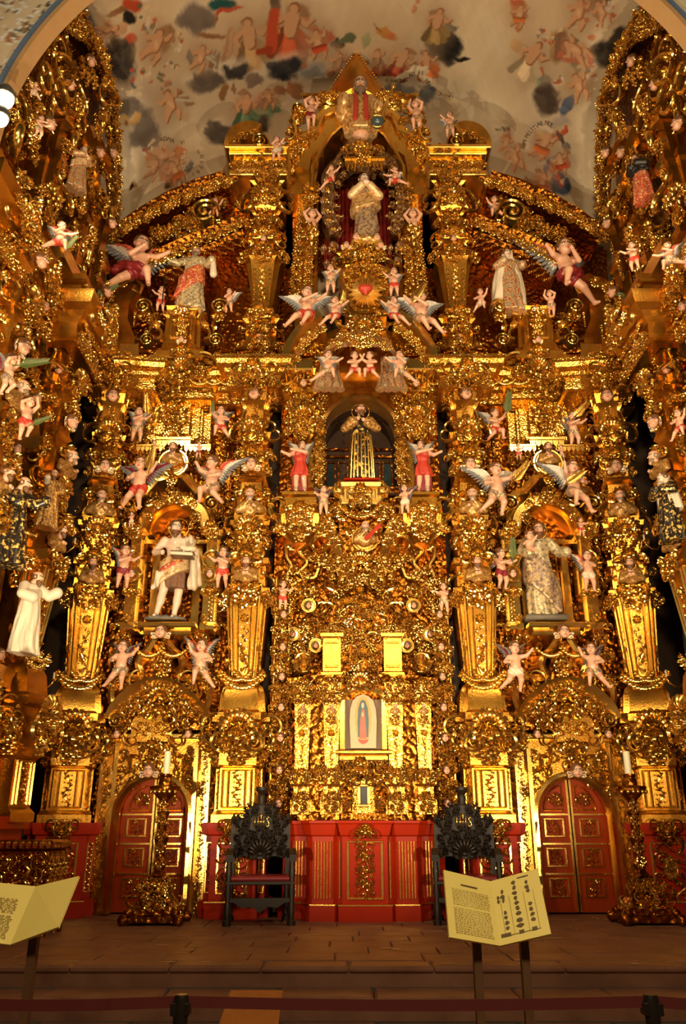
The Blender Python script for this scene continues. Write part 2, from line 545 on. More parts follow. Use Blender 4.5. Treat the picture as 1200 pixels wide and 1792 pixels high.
@motif_def('fruit', 'fruit_cluster')
def _(mb, rr):
    for i in range(13):
        a = i * 2.4; r = 0.1 * math.sqrt(i)
        mb.add(*ball((r * math.sin(a), -0.18 + 0.35 * r, r * math.cos(a)), rr.uniform(0.07, 0.11), 7, 5))
    for i in range(6):
        a = i * 1.047 + rr.uniform(-0.2, 0.2)
        mb.add(*leaf(0.36, 0.13, 0.8, 5), 0, TM((0.16 * math.sin(a), 0, 0.16 * math.cos(a)), (0.4, a, 0)))


@motif_def('rosette', 'rosette')
def _(mb, rr):
    for k, L, y in ((8, 0.45, 0), (6, 0.28, -0.09)):
        for i in range(k):
            V, F = leaf(L, 0.15, 0.7, 4, lobes=False)
            mb.add(V, F, 0, TM((0, y, 0), (0.25, 2 * math.pi * i / k + y * 5, 0)))
    mb.add(*ball((0, -0.16, 0), 0.09, 8, 5))


@motif_def('c_scroll', 'scroll')
def _(mb, rr):
    P = spiral_path(2.2, 2.2, 44, 0.35)
    n = len(P); r = 0.05 + 0.035 * np.sin(np.linspace(0, math.pi, n))
    mb.add(*tube(P, r, 7, 1.7))
    m = P[n // 2]
    for a in (-0.8, 0, 0.8):
        mb.add(*leaf(0.34, 0.1, 0.8, 5), 0, TM((m[0], -0.08, m[2]), (0.3, a, 0)))


@motif_def('s_scroll', 'scroll')
def _(mb, rr):
    P = spiral_path(2.2, -2.2, 44)
    n = len(P); r = 0.045 + 0.04 * np.sin(np.linspace(0, math.pi, n))
    mb.add(*tube(P, r, 7, 1.7))
    for t, a in ((0.35, 0.9), (0.5, -0.4), (0.65, 2.4)):
        m = P[int(n * t)]
        mb.add(*leaf(0.3, 0.1, 0.8, 5), 0, TM((m[0], -0.06, m[2]), (0.3, a, 0)))


@motif_def('shell', 'shell')
def _(mb, rr):
    for i in range(9):
        a = -1.35 + 2.7 * i / 8
        d = np.array([math.sin(a), 0, math.cos(a)])
        t = np.linspace(0, 1, 7)[:, None]
        P = d * (0.08 + 0.42 * t) + np.array([0, -1, 0]) * (0.22 * np.sin(t * 2.4)) + (0, 0, -0.15)
        mb.add(*tube(P, np.linspace(0.025, 0.07, 7), 6, 1.0))
    mb.add(*ball((0, -0.08, -0.16), (0.12, 0.1, 0.09), 8, 5))
    for s in (-1, 1):
        P = rotp(spiral_path(2.2, 0.4, 18), 0.3) * 0.3; P[:, 0] *= s
        mb.add(*tube(P + (s * 0.26, -0.08, -0.2), np.linspace(0.05, 0.025, 18), 5, 1.5))


@motif_def('swag', 'garland')
def _(mb, rr):
    for i in range(13):
        t = -1 + 2 * i / 12
        x = 0.5 * t; z = -0.30 * (1 - t * t) + 0.1
        s = 0.055 + 0.04 * (1 - abs(t))
        mb.add(*ball((x, -0.05 - 0.05 * (1 - abs(t)), z), s, 7, 5))
        mb.add(*leaf(0.17, 0.065, 0.8, 4), 0, TM((x, -0.06, z), (0.5, rr.uniform(-1.2, 1.2), 0)))
        mb.add(*leaf(0.17, 0.065, 0.8, 4), 0, TM((x, -0.06, z), (0.5, math.pi + rr.uniform(-1.2, 1.2), 0)))


@motif_def('drop', 'pendant_festoon')
def _(mb, rr):
    # unit width 1 => height about 3
    for i in range(9):
        t = i / 8; z = 1.4 - 2.8 * t; s = 0.2 * (1 - 0.55 * t) * (1 if i % 2 else 0.8)
        mb.add(*ball((0, -0.14, z), s * 0.75, 7, 5))
        for sd in (-1, 1):
            mb.add(*leaf(0.5 * (1 - 0.5 * t), 0.17 * (1 - 0.4 * t), 0.8, 5), 0, TM((0, -0.08, z), (0.4, sd * rr.uniform(1.2, 1.9), 0)))


@motif_def('rinceau', 'leaf_relief')
def _(mb, rr):
    for i, (cx, cz, rot, sg) in enumerate(((-.25, .25, 0.3, 1), (.25, .25, 2.6, -1), (-.25, -.25, 3.5, -1), (.25, -.25, 5.6, 1))):
        P = rotp(spiral_path(2.0, 0.6 * sg, 22), rot) * 0.5
        mb.add(*tube(P + (cx, -0.035, cz), np.linspace(0.04, 0.022, 22), 5, 1.6))
        mb.add(*ball((cx, -0.07, cz), 0.055, 7, 4))
        for k in range(4):
            a = rr.uniform(0, 6.28)
            mb.add(*leaf(rr.uniform(0.18, 0.28), 0.085, 0.9, 4), 0, TM((cx + 0.15 * math.sin(a), -0.02, cz + 0.15 * math.cos(a)), (0.3, a + rr.uniform(-.5, .5), 0)))
    for k in range(6): mb.add(*ball((rr.uniform(-.42, .42), -0.05, rr.uniform(-.42, .42)), rr.uniform(0.03, 0.05), 6, 4))


@motif_def('vine', 'leaf_relief')
def _(mb, rr):
    # a vertical strip, unit width, height 4
    z = np.linspace(-2, 2, 40); x = 0.22 * np.sin(z * 3.1)
    mb.add(*tube(np.stack([x, -0.05 + 0 * z, z], 1), 0.05, 5, 1.4))
    for i in range(16):
        zz = -1.9 + 3.8 * i / 15; s = 1 if i % 2 else -1
        mb.add(*leaf(0.42, 0.15, 0.9, 5), 0, TM((0.15 * math.sin(zz * 3.1), -0.04, zz), (0.35, s * rr.uniform(0.7, 1.5), 0)))
        mb.add(*ball((s * 0.22, -0.12, zz + 0.1), rr.uniform(0.06, 0.1), 6, 4))


@motif_def('beads', 'bead_strip')
def _(mb, rr):
    for i in range(10): mb.add(*ball((-0.45 + 0.1 * i, -0.03, 0), (0.045, 0.05, 0.06), 6, 4))


@motif_def('bracket', 'console_scroll')
def _(mb, rr):
    P = spiral_path(2.3, -1.9, 40)
    P = rotp(P, math.atan2(*(P[-1] - P[0])[[0, 2]]) )
    mb.add(*ribbon(P, [(0.05, -0.2), (0.05, 0.2), (-0.05, 0.2), (-0.05, -0.2)]))
    fan(mb, 3, 1.2, 0.4, 0.14, 0.9, (0, -0.2, -0.1), rr)


@motif_def('volute', 'volute')
def _(mb, rr):
    # a broad rolled scroll seen end-on
    t = np.linspace(0, 1, 46); a = t * 2 * math.pi * 1.9; r = 0.5 - 0.4 * t
    P = np.stack([r * np.cos(a), 0 * t, r * np.sin(a)], 1)
    mb.add(*ribbon(P, [(0.055, -0.32), (0.055, 0.3), (-0.045, 0.3), (-0.045, -0.32), (0.0, -0.36)]))
    mb.add(*ball((0, -0.25, 0), (0.1, 0.16, 0.1), 8, 5))


@motif_def('medal', 'medallion_frame')
def _(mb, rr):
    for r, t in ((0.46, 0.045), (0.37, 0.03)):
        mb.add(*tube(arc(0, 0, r, 0, 352, 30, y=-0.06), t, 6, 1.3))
    mb.add(*lathe([(0.0, 0), (0.44, 0), (0.44, 0.05), (0.36, 0.07), (0, 0.06)], 24), 0, TM((0, 0, 0), (math.pi / 2, 0, 0)))


@motif_def('lambrequin', 'tasselled_fringe')
def _(mb, rr):
    for i in range(6):
        x = -0.42 + 0.168 * i
        mb.add(*prism([(x - .08, .1), (x + .08, .1), (x + .07, -.05), (x, -.14), (x - .07, -.05)], -0.08, 0.0))
        mb.add(*ball((x, -0.05, -0.2), (0.035, 0.035, 0.06), 6, 4))
    mb.add(*box(-.5, .5, -.12, 0, .08, .15))


@motif_def('bell', 'tassel')
def _(mb, rr):
    mb.add(*lathe([(0.02, 0.9), (0.08, 0.88), (0.05, 0.75), (0.16, 0.6), (0.2, 0.4), (0.3, 0.2), (0.5, 0.0), (0.46, -0.04), (0.0, 0.0)], 12))
    for i in range(8):
        a = i * math.pi / 4
        mb.add(*ball((0.44 * math.cos(a), 0.44 * math.sin(a), -0.06), 0.07, 6, 4))


@motif_def('flame', 'finial')
def _(mb, rr):
    mb.add(*lathe([(0.0, 0), (0.3, 0), (0.32, 0.06), (0.14, 0.16), (0.3, 0.4), (0.36, 0.55), (0.22, 0.7), (0.1, 0.78), (0.16, 0.9), (0.0, 1.15)], 12))
    fan(mb, 5, 2.4, 0.4, 0.14, 0.9, (0, -0.25, 0.2), rr)


# ------------------------------------------------------------------ signed-distance sculpting
def sd_cap(P, a, b, ra, rb):
    a = np.asarray(a, float); b = np.asarray(b, float); ab = b - a
    t = np.clip(((P - a) @ ab) / (ab @ ab + 1e-9), 0, 1)
    return np.linalg.norm(P - a - t[..., None] * ab, axis=-1) - (ra + (rb - ra) * t)


def sd_ell(P, c, r, rot=None):
    q = P - np.asarray(c, float); r = np.asarray(r, float)
    if rot is not None: q = q @ np.array(Matrix.Rotation(rot[0], 3, rot[1]))
    k0 = np.linalg.norm(q / r, axis=-1); k1 = np.linalg.norm(q / (r * r), axis=-1) + 1e-9
    return k0 * (k0 - 1) / k1


def smin(a, b, k):
    if k <= 0: return np.minimum(a, b)
    h = np.clip(0.5 + 0.5 * (b - a) / k, 0, 1)
    return b + (a - b) * h - k * h * (1 - h)


def smax(a, b, k): return -smin(-a, -b, k)


def surfnet(fn, lo, hi, h):
    lo = np.asarray(lo, float); hi = np.asarray(hi, float)
    n = np.ceil((hi - lo) / h).astype(int) + 1
    ax = [lo[i] + h * np.arange(n[i]) for i in range(3)]
    P = np.stack(np.meshgrid(*ax, indexing='ij'), -1)
    D = fn(P).astype(np.float32)
    for i in range(3):  # close at the grid border
        sl = [slice(None)] * 3
        sl[i] = 0; D[tuple(sl)] = np.maximum(D[tuple(sl)], h * 0.5)
        sl[i] = -1; D[tuple(sl)] = np.maximum(D[tuple(sl)], h * 0.5)
    S = D < 0
    c = n - 1
    cnt = np.zeros(c); acc = np.zeros((*c, 3))
    off = [(i, j, k) for i in (0, 1) for j in (0, 1) for k in (0, 1)]
    def sub(A, o): return A[o[0]:o[0] + c[0], o[1]:o[1] + c[1], o[2]:o[2] + c[2]]
    for a in off:
        for i in range(3):
            if a[i]: continue
            b = list(a); b[i] = 1
            da, db = sub(D, a), sub(D, b)
            m_ = (da < 0) != (db < 0)
            t = np.where(m_, da / (da - db + 1e-12), 0)
            cnt += m_
            for k in range(3):
                acc[..., k] += m_ * (a[k] + (t if k == i else 0))
    act = cnt > 0
    idx = -np.ones(c, int); idx[act] = np.arange(act.sum())
    base = np.argwhere(act)
    V = lo + h * (base + acc[act] / cnt[act][:, None])
    F = []
    for i in range(3):
        j, k = (i + 1) % 3, (i + 2) % 3
        a = np.take(S, range(0, n[i] - 1), axis=i); b = np.take(S, range(1, n[i]), axis=i)
        e = np.argwhere(a != b)
        e = e[(e[:, j] > 0) & (e[:, k] > 0) & (e[:, j] < n[j] - 1) & (e[:, k] < n[k] - 1)]
        if not len(e): continue
        flip = a[tuple(e.T)]
        q = []
        for dj, dk in ((-1, -1), (0, -1), (0, 0), (-1, 0)):
            t = e.copy(); t[:, j] += dj; t[:, k] += dk
            q.append(idx[tuple(t.T)])
        q = np.stack(q, 1)
        q[~flip] = q[~flip][:, ::-1]
        F.append(q)
    F = np.concatenate(F)
    return V, F.tolist()


def shape(fn, lo, hi, h, mb, mi=0, M=None):
    V, F = surfnet(fn, lo, hi, h)
    mb.add(V, F, mi, M)
    return mb


# heads: unit height chin-to-crown, centre at the origin, facing -y
HEADC = {}


def head_parts(kind):
    """-> MB with materials 0 skin 1 white 2 dark 3 lips, and MB hair"""
    if kind in HEADC: return HEADC[kind]
    child = kind.startswith('child')
    def f(P):
        d = sd_ell(P, (0, 0.04, 0.12), (0.37 if not child else 0.41, 0.44, 0.40))
        d = smin(d, sd_ell(P, (0, -0.08, -0.18), (0.27 if not child else 0.34, 0.30, 0.33)), 0.12)
        d = smin(d, sd_ell(P, (0, -0.22, -0.40), (0.12, 0.12, 0.10)), 0.08)
        if child:
            for s in (-1, 1): d = smin(d, sd_ell(P, (s * 0.2, -0.2, -0.2), (0.15, 0.14, 0.14)), 0.08)
        for s in (-1, 1):
            d = smax(d, -sd_ell(P, (s * 0.15, -0.43, 0.01), (0.105, 0.10, 0.07)), 0.06)
            d = smin(d, sd_ell(P, (s * 0.39, 0.06, -0.02), (0.05, 0.09, 0.13)), 0.03)
        d = smin(d, sd_cap(P, (0, -0.40, 0.03), (0, -0.49, -0.14), 0.035, 0.06), 0.05)
        d = smin(d, sd_ell(P, (0, -0.385, -0.27), (0.10, 0.045, 0.022)), 0.02)
        d = smin(d, sd_ell(P, (0, -0.38, -0.315), (0.085, 0.045, 0.022)), 0.02)
        return d
    mb = MB()
    V, F = surfnet(f, (-0.55, -0.62, -0.6), (0.55, 0.58, 0.6), 0.042)
    C = np.array([V[list(q)].mean(0) for q in F])
    mi = np.where((abs(C[:, 0]) < 0.105) & (C[:, 2] < -0.25) & (C[:, 2] > -0.345) & (C[:, 1] < -0.36), 3, 0)
    for s in (-1, 1):  # brows
        br = (abs(C[:, 0] - s * 0.16) < 0.12) & (abs(C[:, 2] - (0.10 - 0.9 * (C[:, 0] - s * 0.14) ** 2)) < 0.024) & (C[:, 1] < -0.2)
        mi = np.where(br, 2, mi)
    mb.add(V, F, mi.tolist())
    for s in (-1, 1):
        mb.add(*ball((s * 0.15, -0.335, 0.005), (0.075, 0.06, 0.048), 9, 6), 1)
        mb.add(*ball((s * 0.15, -0.385, 0.003), (0.036, 0.02, 0.042), 8, 5), 2)
    hb = MB()
    if kind == 'bald':
        def hf(P):
            d = sd_ell(P, (0, 0.08, 0.02), (0.43, 0.44, 0.30))
            d = smax(d, -sd_ell(P, (0, 0.0, 0.36), (0.42, 0.5, 0.3)), 0.03)
            return smax(d, -(P[..., 1] + 0.12 ), 0.04)
    else:
        def hf(P):
            x, y, z = P[..., 0], P[..., 1], P[..., 2]
            d = sd_ell(P, (0, 0.09, 0.15), (0.46, 0.48, 0.43))
            if kind == 'long': d = smin(d, sd_ell(P, (0, 0.2, -0.25), (0.40, 0.3, 0.55)), 0.15)
            d += 0.03 * np.sin(x * 19 + 2 * np.sin(z * 9)) * np.sin(z * 17 + y * 13)
            face = sd_ell(P, (0, -0.42, -0.16), (0.34, 0.36, 0.46))
            return smax(d, -face, 0.04)
    shape(hf, (-0.6, -0.55, -0.9), (0.6, 0.75, 0.72), 0.05, hb)
    if kind in ('beard', 'grey', 'bald', 'long'):
        def bf(P):
            x, y, z = P[..., 0], P[..., 1], P[..., 2]
            d = sd_ell(P, (0, -0.20, -0.40), (0.29, 0.24, 0.24))
            d = smin(d, sd_ell(P, (0, -0.30, -0.62), (0.13, 0.12, 0.20 if kind != 'grey' else 0.42)), 0.1)
            d += 0.02 * np.sin(x * 26 + z * 7) * np.sin(z * 15)
            d = smax(d, -sd_ell(P, (0, -0.42, -0.29), (0.13, 0.14, 0.05)), 0.03)
            return smax(d, z + 0.20 - 0.9 * np.abs(x), 0.04)
        shape(bf, (-0.45, -0.6, -1.15), (0.45, 0.3, 0.1), 0.05, hb)
    HEADC[kind] = (mb, hb)
    return HEADC[kind]


SKIN4 = ['skin', 'eye_white', 'eye_dark', 'lips']
SKINP4 = ['skin_pale', 'eye_white', 'eye_dark', 'lips']


def fingers(mb, wrist, hand, size, mi=0, curl=0.5, fwd=(0, -1, 0)):
    """palm end at `hand`; four fingers and a thumb leaving the palm's side"""
    w0, h0 = np.asarray(wrist, float), np.asarray(hand, float)
    d = h0 - w0; d /= np.linalg.norm(d) + 1e-9
    f = np.asarray(fwd, float); f = f - d * (f @ d); l = np.linalg.norm(f)
    f = f / l if l > 1e-3 else np.array([1.0, 0, 0])
    s = np.cross(d, f)
    for i in range(4):
        o = (i - 1.5) * 0.24 * size
        L = size * (0.62, 0.72, 0.68, 0.5)[i]
        b = h0 + s * o + d * size * 0.18
        p1 = b + d * L * 0.5 + f * L * 0.12 * curl; p2 = p1 + d * L * 0.38 + f * L * 0.55 * curl
        mb.add(*tube([b, p1, p2], [size * 0.125, size * 0.11, size * 0.08], 5), mi)
    b = h0 - s * size * 0.3 - d * size * 0.1
    p1 = b - s * size * 0.26 + d * size * 0.22; p2 = p1 + d * size * 0.28 + f * size * 0.12
    mb.add(*tube([b, p1, p2], [size * 0.14, size * 0.12, size * 0.09], 5), mi)


def wing(key, mats):
    """one wing for the viewer's right: root at origin, rising to +x +z, unit span; materials by feather row"""
    mb = MB()
    def feather(p, a, L, wd, mi, y):
        n = 5; V = []; F = []
        for i in range(n + 1):
            t = i / n; ww = wd * (math.sin(math.pi * min(1, 0.2 + 0.75 * t)) ** 0.6 if t < 0.97 else 0.25)
            V += [(-ww, 0.012, L * t), (0, -0.018 - 0.03 * math.sin(t * 3), L * t), (ww, 0.012, L * t)]
        for i in range(n):
            for j in range(2):
                q = i * 3 + j; F.append((q, q + 1, q + 4, q + 3))
        m_ = TM((p[0], y, p[1]), (0, a, 0))
        mb.add(V, F, mi, m_)
        mb.add([(v[0], v[1] + 0.02, v[2]) for v in V], [f[::-1] for f in F], mi, m_)
    # leading edge
    edge = [(0.0, 0.0), (0.12, 0.20), (0.28, 0.34), (0.46, 0.38), (0.62, 0.32)]
    E_ = np.array([[np.interp(t, np.linspace(0, 1, 5), [e[i] for e in edge]) for i in (0, 1)] for t in np.linspace(0, 1, 12)])
    for i, (x, z) in enumerate(E_):
        t = i / 11
        ang = math.radians(165 - 75 * t)
        feather((x, z), ang, 0.42 + 0.22 * t, 0.05, 2, 0.03)
    for i, (x, z) in enumerate(E_[::1]):
        t = i / 11
        feather((x, z + 0.01), math.radians(160 - 65 * t), 0.27 + 0.1 * t, 0.048, 1, 0.0)
    for i, (x, z) in enumerate(E_):
        t = i / 11
        feather((x, z + 0.02), math.radians(150 - 60 * t), 0.15 + 0.05 * t, 0.045, 0, -0.03)
    mb.add(*tube(np.insert(E_, 1, 0, axis=1) + (0, -0.02, 0.015), np.linspace(0.045, 0.025, 12), 6), 0)
    MOTIF[('wing_' + key, False)] = mb.mesh('wing', mats, True, 60)
    MOTIF[('wing_' + key, True)] = mb.mesh('wing', mats, True, 60, mirror=True)


wing('red', ['feather_red', 'feather_white', 'feather_slate'])
wing('white', ['feather_white', 'feather_white', 'feather_slate'])
wing('dark', ['feather_slate', 'cloth_crimson', 'feather_slate'])
wing('gold', ['gold_leaf', 'gold', 'gold_leaf'])


@motif_def('cherub', 'cherub_head', ('skin', 'eye_white', 'eye_dark', 'lips', 'hair', 'gold_leaf', 'feather_white'), 60)
def _(mb, rr):
    h, hr = head_parts('child')
    mb.join(h, TM((0, -0.22, 0.06), (0, 0, 0), 0.5)); mb.join(hr, TM((0, -0.22, 0.06), (0, 0, 0), 0.5), 4)
    for s in (-1, 1):
        for i in range(5):
            mb.add(*leaf(0.42 - 0.03 * i, 0.1, 0.5, 5, False), 6 if i % 2 else 5, TM((s * 0.1, -0.06, -0.1), (0.15, s * (0.9 + 0.28 * i), 0)))
    fan(mb, 3, 1.4, 0.25, 0.1, 0.8, (0, -0.1, -0.15), rr, 5)


@motif_def('cherub_plain', 'cherub_head', ('skin', 'eye_white', 'eye_dark', 'lips', 'hair', 'gold_leaf'), 60)
def _(mb, rr):
    h, hr = head_parts('child')
    mb.join(h, TM((0, -0.3, 0.0), (0, 0, 0), 0.8)); mb.join(hr, TM((0, -0.3, 0.0), (0, 0, 0), 0.8), 4)
    for i in range(7):
        a = 1.5 + i * 0.53
        mb.add(*leaf(0.4, 0.15, 0.8, 5), 5, TM((0.18 * math.sin(a), -0.05, 0.18 * math.cos(a)), (0.3, a, 0)))


@motif_def('bust', 'relief_bust', ('skin', 'eye_white', 'eye_dark', 'lips', 'hair', 'brocade_sleeve'), 60)
def _(mb, rr):
    h, hr = head_parts('beard')
    mb.join(h, TM((0, -0.26, 0.30), (0, 0, 0), 0.36)); mb.join(hr, TM((0, -0.26, 0.30), (0, 0, 0), 0.36), 4)
    def f(P):
        d = sd_ell(P, (0, -0.1, -0.12), (0.28, 0.18, 0.30))
        for s in (-1, 1):
            d = smin(d, sd_cap(P, (s * 0.25, -0.08, 0.02), (s * 0.33, -0.16, -0.22), 0.11, 0.10), 0.05)
            d = smin(d, sd_cap(P, (s * 0.33, -0.16, -0.22), (s * 0.06, -0.34, -0.14), 0.10, 0.075), 0.05)
        d += 0.012 * np.sin(P[..., 0] * 40 + P[..., 2] * 14)
        return d
    shape(f, (-0.55, -0.5, -0.5), (0.55, 0.15, 0.25), 0.055, mb, 5)
    mb.add(*tube([(0, -0.2, 0.02), (0, -0.25, 0.18)], 0.1, 7), 0)
    for s in (-1, 1): mb.add(*ball((s * 0.05, -0.40, -0.12), (0.07, 0.05, 0.055), 7, 5), 0)


@motif_def('bust_b', 'relief_bust', ('skin', 'eye_white', 'eye_dark', 'lips', 'hair_grey', 'brocade_sleeve'), 60)
def _(mb, rr):
    MOTIF_FN_BUST(mb)


def MOTIF_FN_BUST(mb):
    h, hr = head_parts('bald')
    mb.join(h, TM((0.02, -0.26, 0.30), (0, 0, 0.2), 0.36)); mb.join(hr, TM((0.02, -0.26, 0.30), (0, 0, 0.2), 0.36), 4)
    def f(P):
        d = sd_ell(P, (0, -0.1, -0.12), (0.28, 0.18, 0.30))
        for s in (-1, 1):
            d = smin(d, sd_cap(P, (s * 0.25, -0.08, 0.02), (s * 0.35, -0.14, -0.2), 0.11, 0.10), 0.05)
            d = smin(d, sd_cap(P, (s * 0.35, -0.14, -0.2), (0.1 + s * 0.08, -0.32, -0.02 - 0.1 * s), 0.10, 0.075), 0.05)
        d += 0.012 * np.sin(P[..., 0] * 34 - P[..., 2] * 24)
        return d
    shape(f, (-0.55, -0.5, -0.5), (0.55, 0.15, 0.25), 0.055, mb, 5)
    mb.add(*tube([(0, -0.2, 0.02), (0, -0.25, 0.18)], 0.1, 7), 0)
    for s in (-1, 1): mb.add(*ball((0.1 + s * 0.06, -0.38, -0.02 - 0.1 * s), (0.06, 0.05, 0.055), 7, 5), 0)
# ------------------------------------------------------------------ winged children (unit standing height)
PUTTO0 = dict(head=(0, -0.03, 0.87), neck=(0, 0.0, 0.75), chest=(0, 0.0, 0.64), belly=(0, -0.02, 0.51), pel=(0, 0.01, 0.42),
              shL=(-0.115, 0, 0.69), shR=(0.115, 0, 0.69), hipL=(-0.065, 0, 0.40), hipR=(0.065, 0, 0.40), tilt=(0, 0, 0))
POSES = {
    'flying': dict(elR=(.23, -.07, .70), haR=(.34, -.12, .82), elL=(-.21, -.06, .58), haL=(-.13, -.19, .55), knL=(-.15, -.09, .23), anL=(-.31, .03, .08), knR=(.07, -.13, .21), anR=(.05, -.03, .02), tilt=(0.0, 0.15, 0.2)),
    'standing': dict(elR=(.2, -.12, .62), haR=(.31, -.2, .68), elL=(-.10, -.17, .58), haL=(.10, -.25, .64), knL=(-.08, -.06, .2), anL=(-.1, 0, .02), knR=(.10, -.05, .2), anR=(.1, .03, .03), tilt=(0, -0.1, 0.2)),
    'seated': dict(elL=(-.2, -.09, .73), haL=(-.26, -.15, .87), elR=(.2, -.1, .58), haR=(.06, -.19, .54), knL=(-.1, -.2, .31), anL=(-.12, -.17, .1), knR=(.13, -.15, .23), anR=(.28, -.08, .05), tilt=(0, 0.12, -0.2)),
    'atlas': dict(elL=(-.21, -.03, .84), haL=(-.08, -.05, 1.0), elR=(.21, -.03, .84), haR=(.08, -.05, 1.0), tilt=(0, 0, 0)),
    'reclining': dict(elR=(.22, -.1, .66), haR=(.37, -.17, .73), elL=(-.05, -.2, .58), haL=(.19, -.27, .66), knL=(-.2, -.13, .27), anL=(-.40, -.1, .06), knR=(.03, -.21, .25), anR=(-.08, -.2, .04), tilt=(0, 0.1, 0.35)),
    'stretching': dict(elL=(-.18, -.12, .77), haL=(-.05, -.17, .87), elR=(.19, -.06, .82), haR=(.13, -.1, .98), knL=(-.07, -.03, .2), anL=(-.04, .08, .02), knR=(.07, -.14, .25), anR=(.09, .04, .12), tilt=(0, -0.2, 0.3)),
    'striding': dict(elR=(.24, -.06, .66), haR=(.38, -.12, .72), elL=(-.12, -.15, .6), haL=(.06, -.24, .7), knL=(-.22, -.06, .25), anL=(-.46, .02, .10), knR=(.12, -.2, .33), anR=(.16, -.17, .12), tilt=(0, 0.1, 0.3)),
}
FIG = {}


def child_body(J, tail=False):
    def f(P):
        d = sd_ell(P, J['chest'], (0.115, 0.088, 0.115))
        d = smin(d, sd_ell(P, J['belly'], (0.108, 0.10, 0.105)), 0.06)
        d = smin(d, sd_ell(P, J['pel'], (0.115, 0.095, 0.085)), 0.05)
        d = smin(d, sd_cap(P, J['neck'], J['chest'], 0.045, 0.055), 0.03)
        d = smin(d, sd_cap(P, J['neck'], J['head'], 0.045, 0.045), 0.02)
        for s in 'LR':
            d = smin(d, sd_cap(P, J['sh' + s], J['el' + s], 0.050, 0.040), 0.03)
            d = smin(d, sd_cap(P, J['el' + s], J['ha' + s], 0.040, 0.026), 0.012)
            d = smin(d, sd_ell(P, J['ha' + s], (0.032, 0.026, 0.032)), 0.015)
            if not tail:
                d = smin(d, sd_cap(P, J['hip' + s], J['kn' + s], 0.080, 0.056), 0.035)
                d = smin(d, sd_cap(P, J['kn' + s], J['an' + s], 0.056, 0.030), 0.015)
                a = np.array(J['an' + s]); k = np.array(J['kn' + s])
                dirv = (a - k) / np.linalg.norm(a - k)
                toe = a + np.array([0.0, -0.075, 0]) + dirv * 0.03
                d = smin(d, sd_cap(P, a, toe, 0.032, 0.024), 0.02)
        return d
    return f


def make_child(key, pose, hair='hair', cloth='cloth_red', drape=False):
    J = dict(PUTTO0); J.update(POSES[pose]); tail = pose == 'atlas'
    f = child_body(J, tail)
    pts = np.array([v for k, v in J.items() if k != 'tilt'])
    lo, hi = pts.min(0) - 0.12, pts.max(0) + 0.12
    if tail: lo[2] = 0.33
    body = MB(); shape(f, lo, hi, 0.0185, body)
    for s in 'LR': fingers(body, J['el' + s], J['ha' + s], 0.045)
    h, hr = head_parts('child')
    M = TM(np.array(J['head']), J['tilt'], 0.25)
    body.join(h, M)
    hb = MB(); hb.join(hr, M)
    parts = [('body', body, SKIN4, 60), ('hair', hb, [hair], 60)]
    if tail:
        tl = MB()
        tl.add(*lathe([(0.0, -0.1), (0.05, -0.08), (0.07, 0.0), (0.06, 0.08), (0.09, 0.16), (0.11, 0.26), (0.125, 0.36), (0.13, 0.42), (0.1, 0.43)], 14))
        for i in range(14):
            a = i * 2.4
            tl.add(*leaf(0.2, 0.07, 0.9, 5), 0, TM((0.09 * math.sin(a), -0.09 * abs(math.cos(a)), 0.02 + 0.03 * i), (0.5, 0.6 * math.sin(a) + math.pi * (i % 2), 0)))
        parts.append(('foliage_sheath', tl, ['gold_leaf'], 60))
    else:
        def lf(P):
            d = sd_ell(P, np.array(J['pel']) + (0, 0, -0.005), (0.135, 0.118, 0.062))
            for s in 'LR':
                m_ = 0.7 * np.array(J['hip' + s]) + 0.3 * np.array(J['kn' + s])
                d = smin(d, sd_cap(P, J['hip' + s], m_, 0.093, 0.088), 0.02)
            d += 0.008 * np.sin(P[..., 0] * 60 + P[..., 2] * 50)
            return smax(d, -(sd_ell(P, np.array(J['pel']) + (0, 0, 0.14), (0.2, 0.2, 0.09))), 0.01)
        c = MB(); shape(lf, np.array(J['pel']) - 0.24, np.array(J['pel']) + 0.24, 0.02, c)
        if drape:
            def df(P):
                t = np.linspace(0, 1, 7)
                d = None
                path = [(-0.34, 0.05, 0.42), (-0.22, 0.0, 0.50), (-0.12, -0.08, 0.44), (0.0, -0.14, 0.40), (0.1, -0.12, 0.36)]
                for a, b in zip(path[:-1], path[1:]):
                    q = sd_cap(P, a, b, 0.06, 0.065); d = q if d is None else smin(d, q, 0.03)
                return d + 0.014 * np.sin(P[..., 0] * 45 + P[..., 2] * 80)
            shape(df, (-0.46, -0.26, 0.26), (0.22, 0.16, 0.62), 0.022, c)
        parts.append(('loincloth', c, [cloth], 60))
    for mir in (False, True):
        FIG[(key, mir)] = [(n, b_.mesh(n, m_, True, None, mirror=mir)) for n, b_, m_, a in parts]
    FIG[key + '_z'] = float(min(0, lo[2] + 0.12)) if not tail else 0.0


for _p in POSES: make_child(_p, _p)
make_child('youth', 'striding', drape=True, cloth='cloth_crimson')
make_child('flying_dark', 'flying', cloth='palm_green')


